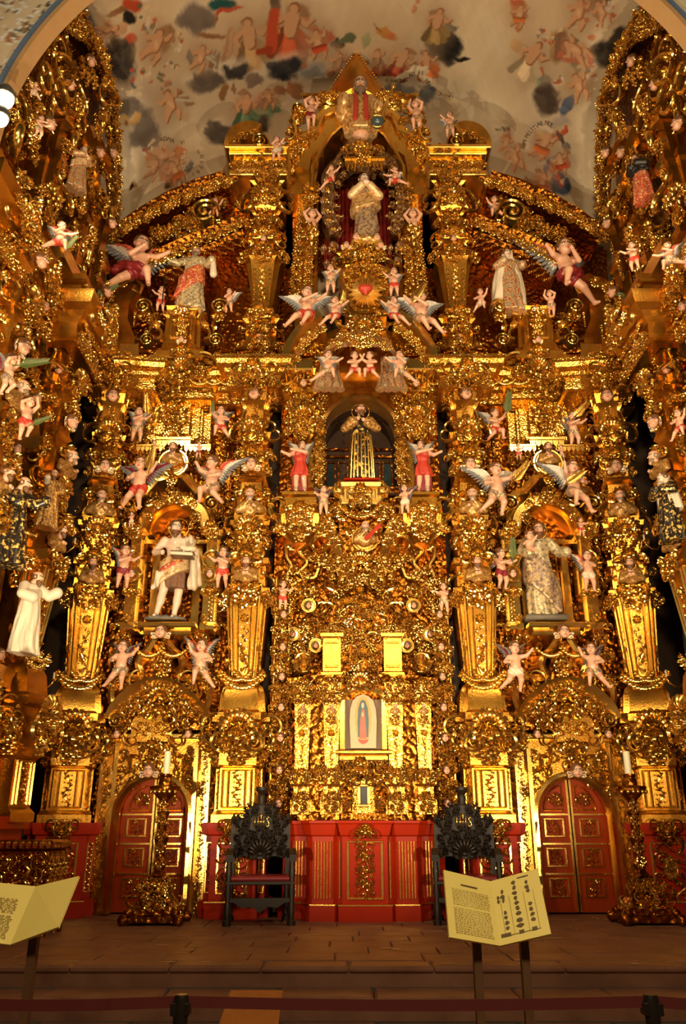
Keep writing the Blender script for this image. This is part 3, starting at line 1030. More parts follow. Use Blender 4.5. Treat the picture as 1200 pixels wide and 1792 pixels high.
def child(name, label, key, px, py, y, hpx, mirror=False, wings='red', yaw=0.0, roll=0.0, group=None, wsc=0.44, side=None, cat='cherub statue', pos=None, H=None, spread=False):
    """py = pixel of the lowest point; hpx = standing height in pixels"""
    p = at(px, py, y) if pos is None else np.asarray(pos, float)
    if side is not None: p = atx(px, py, side)
    H = H or hpx * (mpp(px, py, p[1]))
    r = thing(name, label, cat, p, group)
    r.rotation_euler = (0, roll, yaw + ((int(px) * 13 + int(py) * 5) % 9 - 4) * 0.1)
    r.scale = (H, H, H)
    tone = (int(px) * 7 + int(py)) % 4
    for n, me in FIG[(key, mirror)]:
        if n == 'loincloth' and tone and key != 'youth':
            mt = ('cloth_white', 'brocade_grey', 'cloth_crimson')[tone - 1]
            if (me.name, mt) not in FIG:
                FIG[(me.name, mt)] = me.copy(); FIG[(me.name, mt)].materials[0] = MATS[mt]
            me = FIG[(me.name, mt)]
        ob(n, me, r)
    if wings:
        for s in (-1, 1):
            ob('wing', MOTIF[('wing_' + wings, s < 0)], r, (s * 0.05, 0.09, 0.66), (0.0, -s * (0.3 if spread else 0.55), s * (0.3 if spread else 0.75)), wsc)
    return r


def frond(label, px, py, y, lpx, ang, pos=None, L=None, mat='palm_green'):
    """a palm branch: base at the pixel, pointing ang radians from vertical"""
    p = at(px, py, y) if pos is None else pos
    L = L or lpx * mpp(px, py, y)
    k = 'frond_' + mat
    if k not in MOTIF:
        mb = MB()
        z = np.linspace(0, 1, 10)
        mb.add(*tube(np.stack([0.06 * np.sin(z * 1.6), -0.05 * z, z], 1), np.linspace(0.02, 0.008, 10), 5))
        for i in range(13):
            t = 0.2 + 0.78 * i / 12
            for s in (-1, 1):
                mb.add(*leaf(0.30 * (1.1 - 0.5 * t), 0.022, 0.2, 4, False), 0, TM((0.06 * math.sin(t * 1.6), -0.05 * t, t * 0.92), (0.1, s * (0.75 - 0.3 * t), 0)))
        MOTIF[k] = mb.mesh('palm_branch', [mat], True, 60)
    o = ob('palm_branch', MOTIF[k], None, p, (0, ang, 0), L)
    tag(o, label, 'palm branch', 'palm branches held by the carved angels', 'thing')
    return o


# ------------------------------------------------------------------ adult figures (unit height)
AD = dict(head=(0, -0.02, 0.925), neck=(0, 0, 0.85), chest=(0, 0, 0.745), waist=(0, 0, 0.625), pel=(0, 0, 0.53),
          shL=(-0.11, 0, 0.805), shR=(0.11, 0, 0.805), elL=(-0.16, -0.02, 0.66), elR=(0.16, -0.02, 0.66), haL=(-0.12, -0.12, 0.58), haR=(0.12, -0.12, 0.58),
          hipL=(-0.055, 0, 0.51), hipR=(0.055, 0, 0.51), knL=(-0.065, -0.03, 0.28), knR=(0.065, -0.02, 0.28), anL=(-0.07, 0.0, 0.045), anR=(0.07, 0.01, 0.045), tilt=(0, 0, 0))


def adult_body(J, legs=True):
    def f(P):
        d = sd_ell(P, J['chest'], (0.105, 0.068, 0.10))
        d = smin(d, sd_ell(P, J['waist'], (0.082, 0.06, 0.08)), 0.05)
        d = smin(d, sd_ell(P, J['pel'], (0.098, 0.07, 0.075)), 0.04)
        d = smin(d, sd_cap(P, J['neck'], J['head'], 0.038, 0.034), 0.01)
        d = smin(d, sd_cap(P, J['chest'], J['neck'], 0.06, 0.036), 0.03)
        for s in 'LR':
            d = smin(d, sd_cap(P, J['sh' + s], J['el' + s], 0.042, 0.032), 0.025)
            d = smin(d, sd_cap(P, J['el' + s], J['ha' + s], 0.032, 0.021), 0.01)
            d = smin(d, sd_ell(P, J['ha' + s], (0.024, 0.02, 0.028)), 0.012)
            if legs:
                d = smin(d, sd_cap(P, J['hip' + s], J['kn' + s], 0.065, 0.042), 0.025)
                k, a = np.array(J['kn' + s]), np.array(J['an' + s])
                d = smin(d, sd_cap(P, k, a, 0.040, 0.025), 0.012)
                d = smin(d, sd_ell(P, k * 0.65 + a * 0.35 + (0, 0.015, 0), (0.038, 0.04, 0.07)), 0.02)
                d = smin(d, sd_cap(P, a + (0, 0.01, -0.02), a + (0, -0.085, -0.03), 0.026, 0.02), 0.015)
        return d
    return f


def robe(prof, nf=9, amp=0.09, ph=0.0, top=1.0, shell=None, cut=None):
    """prof [(z,rx,ry,cx,cy)] ascending; folds deepen to the hem"""
    pr = np.array(prof, float)
    def f(P):
        x, y, z = P[..., 0], P[..., 1], P[..., 2]
        rx, ry, cx, cy = (np.interp(z, pr[:, 0], pr[:, i]) for i in (1, 2, 3, 4))
        u, v = (x - cx) / rx, (y - cy) / ry
        th = np.arctan2(u, -v); rho = np.sqrt(u * u + v * v)
        t = np.clip((pr[-1, 0] - z) / (pr[-1, 0] - pr[0, 0]), 0, 1)
        fold = 1 + amp * (0.25 + 0.75 * t) * (np.sin(nf * th + ph + 1.5 * np.sin(z * 9 + ph)) + 0.4 * np.sin(nf * 2.3 * th + 2 + ph))
        d = (rho - fold) * np.minimum(rx, ry) * 0.8
        d = np.maximum(d, np.maximum(pr[0, 0] - z, z - pr[-1, 0]))
        if shell: d = np.maximum(d, -(d + shell))
        if cut is not None: d = np.maximum(d, cut(x, y, z))
        return d
    return f


def union(*fs, k=0.02):
    def f(P):
        d = fs[0](P)
        for g in fs[1:]: d = smin(d, g(P), k)
        return d
    return f


def capf(*c): return lambda P: sd_cap(P, *c)


def make_adult(key, J=None, head='beard', skin='skin', hair='hair', legs=True, garments=(), hsc=0.145, h=0.0135, body=True, extra=None):
    """garments: (part name, sdf, material, lo, hi)"""
    Q = dict(AD); Q.update(J or {})
    parts = []
    if body:
        f = adult_body(Q, legs)
        pts = np.array([v for k, v in Q.items() if k != 'tilt'])
        if not legs: pts = np.array([Q[k] for k in ('head', 'chest', 'pel', 'shL', 'shR', 'elL', 'elR', 'haL', 'haR')])
        b = MB(); shape(f, pts.min(0) - 0.1, pts.max(0) + 0.08, h, b)
        for s in 'LR': fingers(b, Q['el' + s], Q['ha' + s], 0.036)
        hm, hr = head_parts(head)
        M = TM(np.array(Q['head']) + (0, 0, 0.005), Q['tilt'], hsc)
        b.join(hm, M); hb = MB(); hb.join(hr, M)
        parts += [('body', b, [skin, 'eye_white', 'eye_dark', 'lips']), ('hair', hb, [hair])]
    for nm, g, mat, lo, hi in garments:
        c = MB(); shape(g, lo, hi, h, c); parts.append((nm, c, [mat]))
    for nm, mb, mats in (extra or []): parts.append((nm, mb, mats))
    FIG[(key, False)] = [(n, b_.mesh(n, m_, True, 70)) for n, b_, m_ in parts]
    FIG[(key, True)] = [(n, b_.mesh(n, m_, True, 70, mirror=True)) for n, b_, m_ in parts]
    return Q


def halo_mb(c, r=0.085):
    mb = MB()
    mb.add(*tube(arc(c[0], c[2], r, 0, 354, 36, y=c[1]), 0.009, 6))
    for i in range(24):
        a = i * math.pi / 12
        p = np.array([c[0] + r * 0.99 * math.cos(a), c[1], c[2] + r * 0.99 * math.sin(a)])
        mb.add(*ball(p, 0.011, 5, 4))
    return mb


def statue(name, label, key, px, py, y, hpx, mirror=False, yaw=0.0, roll=0.0, side=None, cat='statue', group=None, pos=None, H=None):
    p = at(px, py, y) if side is None else atx(px, py, side)
    if pos is not None: p = np.asarray(pos, float)
    H = H or hpx * mpp(px, py, p[1])
    r = thing(name, label, cat, p, group)
    r.rotation_euler = (0, roll, yaw); r.scale = (H, H, H)
    for n, me in FIG[(key, mirror)]: ob(n, me, r)
    return r


def sleeve(J, s, r0=0.055, r1=0.05, open_=0.06, upto=0.75):
    sh, el, ha = (np.array(J[k + s]) for k in ('sh', 'el', 'ha'))
    m_ = el + (ha - el) * upto
    return union(capf(sh, el, r0, r1), capf(el, m_, r1, open_), k=0.01)


B3 = ((-0.34, -0.34, -0.02), (0.34, 0.3, 0.92))

# --- the preacher in the central niche: hands at the breast, striped cassock
J = dict(AD, elL=(-.19, -.04, .68), elR=(.19, -.04, .68), haL=(-.035, -.135, .765), haR=(.03, -.14, .745), head=(0, -.03, .925), tilt=(-0.25, 0, 0.1))
pr = [(0.0, .15, .12, 0, 0), (0.25, .14, .11, 0, 0), (0.55, .12, .09, 0, 0), (0.64, .105, .08, 0, 0), (0.78, .125, .085, 0, 0), (0.835, .09, .07, 0, 0), (0.85, .05, .05, 0, 0)]
stripes = MB()
for i in range(9):
    a = -1.2 + 2.4 * i / 8
    P = [(math.sin(a) * r * 1.03, -math.cos(a) * q * 1.06, z) for z, r, q in ((0.02, .152, .125), (0.25, .142, .114), (0.45, .130, .101), (0.6, .113, .088))]
    stripes.add(*tube(P, 0.009, 5))
bs = MB(); bs.add(*box(-.2, .2, -.16, .16, -.03, 0.0, .01))
make_adult('preacher', J, 'beard', 'skin', 'hair', False, [('cassock', union(robe(pr, 9, 0.07), k=0.01), 'brocade_dark', *B3),
    ('sleeves', union(sleeve(J, 'L', .052, .048, .06, .7), sleeve(J, 'R', .052, .048, .06, .7), k=0.001), 'brocade_sleeve', *B3)],
    extra=[('gilt_stripes', stripes, ['gold']), ('halo', halo_mb((0, 0.05, 0.95), 0.105), ['gold']), ('base', bs, ['red'])])

# --- the baptist: bare chest and legs, hide round the hips, cloak across
J = dict(AD, head=(-.01, -.03, .925), tilt=(0, 0.06, 0.35), shL=(-.115, 0, .805), elL=(-.2, -.01, .68), haL=(-.10, -.12, .645), elR=(.19, -.05, .67), haR=(.12, -.18, .66),
         knL=(-.075, -.06, .29), anL=(-.13, -.04, .05), knR=(.06, -.01, .28), anR=(.03, .0, .045))
hide = robe([(0.30, .115, .10, .01, -.01), (0.45, .12, .10, 0, 0), (0.58, .10, .082, 0, 0), (.62, .09, .07, 0, 0)], 7, 0.07)
def _cut(x, y, z): return np.abs(z - (0.53 + 0.62 * x)) - 0.12
def _cutr(x, y, z): return np.abs(z - (0.535 + 0.62 * x)) - 0.035
sash = robe([(0.28, .17, .14, 0, -.01), (0.5, .15, .12, 0, 0), (0.7, .14, .10, 0, 0), (.8, .13, .09, 0, 0)], 5, 0.05, 0.5, cut=_cut)
stripe = robe([(0.28, .176, .146, 0, -.01), (0.5, .156, .126, 0, 0), (0.7, .146, .106, 0, 0), (.8, .136, .096, 0, 0)], 5, 0.05, 0.5, cut=_cutr)
hang = union(capf((.19, -.06, .62), (.20, -.05, .33), .035, .05), capf((.2, -.02, .66), (.24, 0, .36), .03, .04), capf((.14, -.02, .80), (.20, -.04, .64), .05, .04), k=0.02)
tail = union(capf((-.13, -.09, .44), (-.17, -.07, .30), .03, .022), capf((-.10, -.10, .44), (-.13, -.09, .33), .026, .02), k=0.01)
def _hang(P): return smin(hang(P), tail(P), .02) + 0.008 * np.sin(P[..., 0] * 90 + P[..., 2] * 12)
rk = MB()
shape(lambda P: smin(sd_ell(P, (-.13, -.03, 0), (.11, .12, .04)), sd_ell(P, (.04, .0, 0), (.12, .12, .035)), .05) + 0.008 * np.sin(P[..., 0] * 60) * np.sin(P[..., 1] * 50), (-.32, -.22, -.02), (.22, .18, .06), 0.016, rk)
st = MB(); st.add(*tube([(.20, -.15, .62), (.235, -.13, .83)], .006, 5)); st.add(*tube([(.215, -.14, .79), (.25, -.13, .785)], .006, 5))
make_adult('baptist', J, 'beard', 'skin_pale', 'hair', True, [('hide_skirt', hide, 'fur', *B3), ('cloak', sash, 'brocade_cream', *B3), ('cloak_stripe', stripe, 'brocade_red', *B3), ('cloak_tail', _hang, 'cloth_white', *B3)],
    extra=[('rock_base', rk, ['rock']), ('halo', halo_mb((.0, 0.06, .955), .10), ['gold']), ('reed_staff', st, ['gold'])])

# --- the father with a child on his arm
J = dict(AD, head=(.02, -.03, .925), tilt=(0, 0.0, -0.3), elL=(-.18, -.07, .68), haL=(-.1, -.16, .64), elR=(.2, -.03, .69), haR=(.27, -.13, .66))
pr = [(0.03, .15, .12, 0, 0), (0.25, .145, .115, -.01, 0), (0.55, .125, .095, 0, 0), (0.64, .105, .08, 0, 0), (0.78, .125, .085, 0, 0), (0.835, .08, .065, 0, 0), (0.85, .045, .045, 0, 0)]
def _cut2(x, y, z): return np.abs(z - (0.40 - 1.1 * x)) - 0.20
mant = robe([(0.06, .19, .15, 0, -.01), (0.3, .18, .14, 0, -.01), (0.6, .155, .12, -.01, 0), (.72, .14, .1, -.02, 0)], 6, 0.08, 1.0, cut=_cut2)
babe, babh = MB(), MB()
shape(lambda P: smin(smin(sd_ell(P, (-.12, -.17, .72), (.045, .04, .055)), sd_cap(P, (-.13, -.19, .68), (-.09, -.25, .64), .026, .018), .02), smin(sd_cap(P, (-.09, -.19, .75), (-.05, -.22, .80), .018, .013), sd_cap(P, (-.15, -.19, .75), (-.19, -.22, .71), .018, .013), .01), .015), (-.24, -.30, .58), (0, -.08, .84), .012, babe)
_h, _r = head_parts('child'); babe.join(_h, TM((-.115, -.18, .815), (0, 0, .2), .10)); babh.join(_r, TM((-.115, -.18, .815), (0, 0, .2), .10))
rk2 = MB(); rk2.add(*box(-.2, .2, -.15, .15, -.02, .03, .012))
make_adult('father', J, 'beard', 'skin', 'hair', True, [('tunic', union(robe(pr, 9, 0.08), k=.01), 'brocade_green', *B3), ('sleeves', union(sleeve(J, 'L', .055, .05, .055), sleeve(J, 'R', .055, .05, .055), k=.001), 'brocade_green', *B3), ('mantle', mant, 'brocade_grey', *B3)],
    extra=[('carried_child', babe, SKIN4), ('carried_child_hair', babh, ['hair']), ('base', rk2, ['rock']), ('halo', halo_mb((.02, .06, .955), .105), ['gold'])])

# --- the maiden at the summit: praying hands
J = dict(AD, head=(-.015, -.03, .925), tilt=(-.1, .1, .15), elL=(-.15, -.04, .70), elR=(.15, -.04, .70), haL=(-.012, -.15, .79), haR=(.012, -.15, .79))
pr = [(0.08, .12, .11, -.02, 0), (0.3, .13, .115, .02, 0), (0.52, .12, .095, .0, 0), (0.64, .10, .078, 0, 0), (0.78, .125, .085, 0, 0), (0.835, .08, .065, 0, 0), (0.85, .045, .045, 0, 0)]
def _cut3(x, y, z): return np.abs(z - (0.60 + 0.35 * x)) - 0.10
mant = robe([(0.3, .17, .14, .02, 0), (0.55, .17, .12, 0, 0), (.72, .15, .1, 0, 0), (.8, .13, .09, 0, 0)], 5, 0.09, .3, cut=_cut3)
cl = MB()
shape(lambda P: smin(smin(sd_ell(P, (-.08, -.04, .05), (.09, .09, .05)), sd_ell(P, (.09, -.03, .05), (.09, .09, .05)), .03), sd_ell(P, (0, -.08, .04), (.09, .08, .05)), .03) + .008 * np.sin(P[..., 0] * 50) * np.sin(P[..., 2] * 60 + 1), (-.24, -.22, -.03), (.24, .14, .13), .016, cl)
chs, chh = MB(), MB()
for x, z in ((-.11, .06), (0, .045), (.11, .06)):
    chs.join(_h, TM((x, -.12, z), (0, 0, 0), .09)); chh.join(_r, TM((x, -.12, z), (0, 0, 0), .09))
make_adult('maiden', J, 'longhair', 'skin_pale', 'hair', False, [('gown', union(robe(pr, 8, .07), k=.01), 'brocade_grey', *B3), ('sleeves', union(sleeve(J, 'L', .052, .05, .045), sleeve(J, 'R', .052, .05, .045), k=.008), 'brocade_cream', *B3), ('mantle', mant, 'brocade_gold', *B3)],
    extra=[('cloud_base', cl, ['gold_pale']), ('cherub_faces', chs, SKIN4), ('cherub_hair', chh, ['hair'])])

# --- archangel in a red tunic, bare shins
J = dict(AD, head=(.03, -.03, .925), tilt=(0, -.15, .3), elL=(-.18, -.06, .73), haL=(-.30, -.13, .76), elR=(.10, -.15, .74), haR=(-.14, -.21, .77), knL=(-.06, -.05, .28), anL=(-.06, 0, .05), knR=(.07, -.02, .28), anR=(.09, .03, .05))
skirt = robe([(0.36, .155, .12, -.01, 0), (0.5, .13, .10, 0, 0), (0.62, .09, .07, 0, 0), (0.78, .12, .08, 0, 0), (.83, .07, .06, 0, 0)], 7, .09)
under = robe([(0.10, .13, .12, 0, .02), (0.3, .13, .11, 0, .01), (.5, .11, .09, 0, 0)], 8, .10, 1.2, cut=lambda x, y, z: np.maximum(-(y + .02), -1 + 0 * x))
bt = MB()
for s in 'LR':
    a, k = np.array(J['an' + s]), np.array(J['kn' + s])
    bt.add(*tube([a, a * .45 + k * .55], [.034, .047], 9)); bt.add(*ball(a + (0, -.04, -.025), (.033, .07, .027), 8, 5))
make_adult('archangel', J, 'youth', 'skin', 'hair', True, [('tunic', skirt, 'cloth_red', *B3), ('underskirt', under, 'cloth_crimson', *B3)], extra=[('boots', bt, ['brocade_grey'])])

# --- bearded saint with cope, staff arm out
J = dict(AD, head=(.02, -.03, .925), tilt=(0, .1, .3), elL=(-.2, -.05, .72), haL=(-.32, -.1, .74), elR=(.2, -.04, .70), haR=(.28, -.13, .73))
pr = [(0.0, .19, .13, 0, 0), (0.25, .16, .12, 0, 0), (0.55, .13, .095, 0, 0), (0.64, .11, .08, 0, 0), (0.78, .125, .085, 0, 0), (0.835, .08, .065, 0, 0), (0.85, .045, .045, 0, 0)]
def _cut4(x, y, z): return np.abs(z - (0.46 + 0.75 * x)) - 0.15
mant = robe([(0.1, .23, .16, 0, -.01), (0.4, .18, .14, 0, -.01), (0.7, .15, .11, 0, 0)], 6, 0.10, 2.0, cut=_cut4)
stf = MB(); stf.add(*tube([(-.34, -.12, .02), (-.33, -.12, .85)], .008, 5))
cuff = union(capf((.28, -.1, .70), (.29, -.08, .52), .035, .05), k=.01)
make_adult('cope', J, 'beard', 'skin', 'hair_grey', False, [('robe', union(robe(pr, 9, .09), sleeve(J, 'L'), sleeve(J, 'R'), k=.02), 'brocade_green', (-.4, -.34, -.02), (.4, .3, .92)), ('cope', mant, 'brocade_red', *B3), ('sleeve_lining', cuff, 'cloth_white', *B3)],
    extra=[('staff', stf, ['black']), ('halo', halo_mb((.02, .06, .945), .10), ['gold'])])

# --- veiled saint in white
J = dict(AD, head=(-.01, -.03, .925), tilt=(-.1, 0, .15), elL=(-.17, -.05, .72), haL=(-.05, -.16, .76), elR=(.18, -.07, .70), haR=(.15, -.17, .66))
pr = [(0.0, .19, .13, 0, 0), (0.3, .16, .12, 0, 0), (0.55, .135, .1, 0, 0), (0.66, .11, .085, 0, 0), (0.78, .125, .09, 0, 0), (0.835, .08, .065, 0, 0), (0.85, .045, .045, 0, 0)]
veil = robe([(0.10, .235, .16, -.02, .05), (0.5, .21, .14, -.01, .05), (0.8, .15, .11, 0, .03), (0.88, .082, .085, 0, .01), (.97, .078, .085, 0, .0), (1.01, .05, .06, 0, .01), (1.02, .02, .03, 0, .01)], 6, .05, cut=lambda x, y, z: -(y + .045 + 0.25 * np.abs(x) * (z < .84)))
make_adult('veiled', J, 'youth', 'skin_pale', 'hair', False, [('gown', union(robe(pr, 10, .10), sleeve(J, 'L'), sleeve(J, 'R'), k=.02), 'brocade_multi', *B3), ('veil', veil, 'cloth_white', (-.34, -.3, .05), (.34, .3, 1.06))],
    extra=[('halo', halo_mb((-.01, .08, .95), .105), ['gold'])])

# --- dark-robed friar for the side retables
J = dict(AD, head=(.02, -.05, .925), tilt=(.1, 0, .5), elL=(-.17, -.06, .69), haL=(-.05, -.16, .64), elR=(.18, -.1, .72), haR=(.24, -.2, .78))
pr = [(0.0, .19, .14, 0, 0), (0.3, .16, .12, 0, 0), (0.55, .135, .1, 0, 0), (0.66, .115, .085, 0, 0), (0.78, .13, .09, 0, 0), (0.835, .08, .065, 0, 0), (0.85, .045, .045, 0, 0)]
make_adult('friar', J, 'bald', 'skin', 'hair', False, [('habit', union(robe(pr, 9, .09), sleeve(J, 'L', .065, .06, .07), sleeve(J, 'R', .065, .06, .07), k=.02), 'brocade_dark', *B3)])
make_adult('white_friar', J, 'bald', 'skin', 'hair', False, [('habit', union(robe(pr, 9, .09), sleeve(J, 'L', .065, .06, .07), sleeve(J, 'R', .065, .06, .07), k=.02), 'cloth_white', *B3)])
make_adult('brown_friar', J, 'bald', 'skin', 'hair', False, [('habit', union(robe(pr, 9, .09), sleeve(J, 'L', .065, .06, .07), k=.02), 'brocade_sleeve', *B3), ('white_sleeve', sleeve(J, 'R', .05, .045, .05), 'cloth_white', *B3)])
J = dict(J, haL=(-.02, -.17, .74), haR=(.03, -.17, .72), elR=(.17, -.06, .70), tilt=(-.1, 0, -.3))
veil2 = robe([(0.45, .19, .13, 0, .05), (0.8, .15, .11, 0, .03), (0.88, .082, .085, 0, .01), (.97, .078, .085, 0, .0), (1.01, .05, .06, 0, .01), (1.02, .02, .03, 0, .01)], 6, .05, cut=lambda x, y, z: -(y + .05 + 0.3 * np.abs(x) * (z < .84)))
make_adult('nun', J, 'youth', 'skin_pale', 'hair', False, [('habit', union(robe(pr, 9, .09), sleeve(J, 'L', .065, .06, .07), sleeve(J, 'R', .065, .06, .07), k=.02), 'brocade_dark', *B3), ('veil', veil2, 'cloth_white', (-.34, -.3, .3), (.34, .3, 1.06))])
make_adult('rose_lady', J, 'youth', 'skin_pale', 'hair', False, [('gown', union(robe(pr, 8, .12), sleeve(J, 'L'), sleeve(J, 'R'), k=.02), 'brocade_multi', *B3), ('shawl', robe([(0.4, .17, .13, 0, 0), (0.8, .15, .11, 0, 0)], 6, .1, cut=lambda x, y, z: np.abs(z - .62 - .7 * x) - .08), 'brocade_cream', *B3)])
make_adult('red_saint', J, 'beard', 'skin', 'hair', False, [('robe', union(robe(pr, 8, .12), k=.02), 'brocade_red', *B3), ('cape', union(robe([(0.58, .17, .12, 0, 0), (0.8, .15, .1, 0, 0), (.84, .08, .07, 0, 0)], 6, .08), sleeve(J, 'L', .065, .06, .07), sleeve(J, 'R', .065, .06, .07), k=.02), 'black', *B3)],
    extra=[('halo', halo_mb((.02, .06, .945), .10), ['gold'])])

# --- the ancient one at the top: half figure
J = dict(AD, head=(0, -.03, .93), elL=(-.2, -.03, .68), haL=(-.16, -.17, .72), elR=(.2, -.05, .68), haR=(.17, -.17, .63))
pr = [(0.50, .16, .12, 0, 0), (0.6, .19, .13, 0, 0), (0.72, .16, .11, 0, 0), (0.80, .14, .09, 0, 0), (0.84, .08, .065, 0, 0), (0.855, .045, .045, 0, 0)]
stole = MB()
for s_ in (-1, 1): stole.add(*tube([(s_ * .05, -.05, .85), (s_ * .055, -.115, .78), (s_ * .05, -.135, .68), (s_ * .06, -.135, .54)], [.018, .022, .024, .026], 6, .5))
make_adult('ancient', J, 'grey', 'skin', 'hair_grey', False, [('cope', union(robe(pr, 6, .06), sleeve(J, 'L', .065, .06, .06), sleeve(J, 'R', .065, .06, .06), k=.02), 'brocade_gold', *B3)], hsc=.16, extra=[('stole', stole, ['cloth_red'])])
# ------------------------------------------------------------------ the setting
HALF, BACKY, SPRING = 4.72, 0.75, 12.0


def struct(name, mb, mats, smooth=False, angle=30, label=None, parent=None):
    o = ob(name, mb.mesh(name, mats, smooth, angle if smooth else None), parent)
    if parent is None:
        tag(o, label, None, None, 'structure')
    return o


def zA(x): return SPRING + 4.8 * np.sqrt(np.clip(1 - (x / HALF) ** 2, 0, 1))
def zB(y): return SPRING + 2.25 * np.sqrt(np.clip(1 - ((y + 2.2) / 3.0) ** 2, 0, 1))
def zvault(x, y): return smax(zA(x), zB(y), 0.35)


# --- the fresco: pigments laid on the vault, listed by where each figure is painted
FLESH, FSH, CLD, GRY, REDP, ORG, GRN, BLU, BLK, CRM, BRN, ROSE, SLATE = ((.58, .32, .18), (.30, .13, .06), (.045, .036, .032), (.17, .135, .115), (.50, .075, .03), (.55, .16, .05), (.10, .30, .17), (.08, .11, .19), (.02, .016, .014), (.66, .50, .32), (.26, .12, .05), (.55, .24, .17), (.13, .14, .15))
PAINT = []


def bl(x, y, rx, ry, col, a=0.0, soft=0.35, op=1.0): PAINT.append((x, y, rx, ry, math.radians(a), col, soft, op))


def fcloud(x, y, rx, ry, col, a=0, n=5):
    r = random.Random(int(x * 7 + y))
    bl(x - 3, y - 7, rx * 1.15, ry * 1.15, (.66, .56, .44), a, .8, .55)
    bl(x, y, rx, ry, col, a, .45, .95)
    for i in range(n):
        t = r.uniform(0, 6.28)
        bl(x + rx * .75 * math.cos(t), y + ry * .75 * math.sin(t), rx * r.uniform(.3, .55), ry * r.uniform(.35, .6), col, r.uniform(0, 90), .5, .85)


def sk(x0, y0, x1, y1, r0, r1, col, soft=1.2, op=1.0): PAINT.append(('s', x0, y0, x1, y1, r0, r1, col, soft, op))


def fchild(x, y, s, a=0, cloth=None, hair=FSH, wings=None):
    """a painted nude child with rounded limbs: s = height in pixels"""
    c, n = math.cos(math.radians(a)), math.sin(math.radians(a))
    def q(u, v): return x + (u * c - v * n) * s, y + (u * n + v * c) * s
    bl(x, y, .5 * s, .55 * s, (.40, .27, .17), 0, .9, .45)
    if wings:
        for k in range(5): sk(*q(.08, -.12), *q(.34 + .05 * k, -.30 + .10 * k), .05 * s, .03 * s, wings if k % 2 else (.5, .42, .32))
    limbs = (((.05, .12), (.15, .26), (.10, .46), .08, .06, .035), ((-.04, .12), (-.15, .26), (-.24, .42), .08, .06, .035), ((.11, -.14), (.22, -.18), (.28, -.32), .05, .042, .03), ((-.09, -.14), (-.22, -.06), (-.30, -.16), .05, .042, .03))
    for p0, p1, p2, r0, r1, r2 in limbs:
        for col, o in ((FSH, .022), (FLESH, -.008)):
            sk(*q(p0[0] + o, p0[1] + o), *q(p1[0] + o, p1[1] + o), r0 * s, r1 * s, col); sk(*q(p1[0] + o, p1[1] + o), *q(p2[0] + o, p2[1] + o), r1 * s, r2 * s, col)
    for col, o in ((FSH, .025), (FLESH, -.01)): sk(*q(.02 + o, -.15 + o), *q(o, .10 + o), .115 * s, .10 * s, col)
    sk(*q(.0, -.05), *q(.02, .06), .05 * s, .05 * s, (.70, .44, .27), 2.5, .7)
    sk(*q(.03, -.30), *q(.03, -.29), .10 * s, .09 * s, hair); sk(*q(.015, -.275), *q(.02, -.26), .075 * s, .07 * s, FLESH)
    if cloth:
        for k in range(3): sk(*q(-.16, .12 + .05 * k), *q(.20, .10 + .06 * k), .045 * s, .05 * s, tuple(v * (.6, 1, 1.25)[k] for v in cloth))


def fdraped(x, y, s, a=0, col=REDP, hair=FSH):
    """a larger painted figure, bare above and draped below"""
    c, n = math.cos(math.radians(a)), math.sin(math.radians(a))
    def q(u, v): return x + (u * c - v * n) * s, y + (u * n + v * c) * s
    bl(x, y, .5 * s, .6 * s, (.38, .25, .16), 0, .9, .5)
    for k, (u0, v0, u1, v1) in enumerate(((-.1, .05, -.26, .46), (0, .05, -.08, .5), (.08, .06, .1, .48), (.12, .05, .28, .40), (-.02, .1, .0, .42), (.1, .02, .34, .22))):
        sk(*q(u0, v0), *q(u1, v1), .075 * s, .09 * s, tuple(v * (.5, 1, 1.3, .75, 1.5, .9)[k] for v in col), 2.0)
    for p0, p1, p2 in (((-.12, -.18), (-.26, -.06), (-.20, .08)), ((.13, -.18), (.26, -.10), (.36, -.2))):
        for cl, o in ((FSH, .02), (FLESH, -.005)): sk(*q(p0[0] + o, p0[1] + o), *q(p1[0] + o, p1[1] + o), .05 * s, .042 * s, cl); sk(*q(p1[0] + o, p1[1] + o), *q(p2[0] + o, p2[1] + o), .042 * s, .03 * s, cl)
    for cl, o in ((FSH, .025), (FLESH, -.01)): sk(*q(.02 + o, -.18 + o), *q(o, .06 + o), .12 * s, .10 * s, cl)
    sk(*q(.03, -.36), *q(.03, -.35), .10 * s, .09 * s, hair); sk(*q(.01, -.335), *q(.012, -.32), .072 * s, .07 * s, FLESH)


def fflowers(x, y, rx, ry, n, seed):
    r = random.Random(seed)
    for i in range(n):
        col = r.choice([(.42, .11, .06), REDP, (.5, .22, .12), CRM, (.13, .14, .08), SLATE, (.75, .62, .5), CRM])
        bl(x + r.uniform(-rx, rx), y + r.uniform(-ry, ry), r.uniform(2.5, 5.5), r.uniform(2, 4.5), col, r.uniform(0, 180), .4)


# broad cloud banks under the figures
for x, y, rx, ry, col in ((470, 90, 130, 70, (.46, .31, .19)), (300, 110, 110, 90, (.50, .37, .25)), (640, 90, 120, 80, (.50, .36, .23)), (980, 110, 110, 110, (.48, .36, .24)), (300, 280, 70, 60, (.46, .33, .23)), (940, 280, 80, 70, (.45, .34, .25)), (430, 190, 90, 50, (.44, .32, .22)), (240, 200, 60, 60, (.36, .30, .25)), (820, 260, 70, 60, (.34, .28, .21)), (560, 150, 90, 50, (.36, .28, .22)), (740, 170, 80, 40, (.30, .26, .23))):
    bl(x, y, rx, ry, col, 0, 1.0, .6)
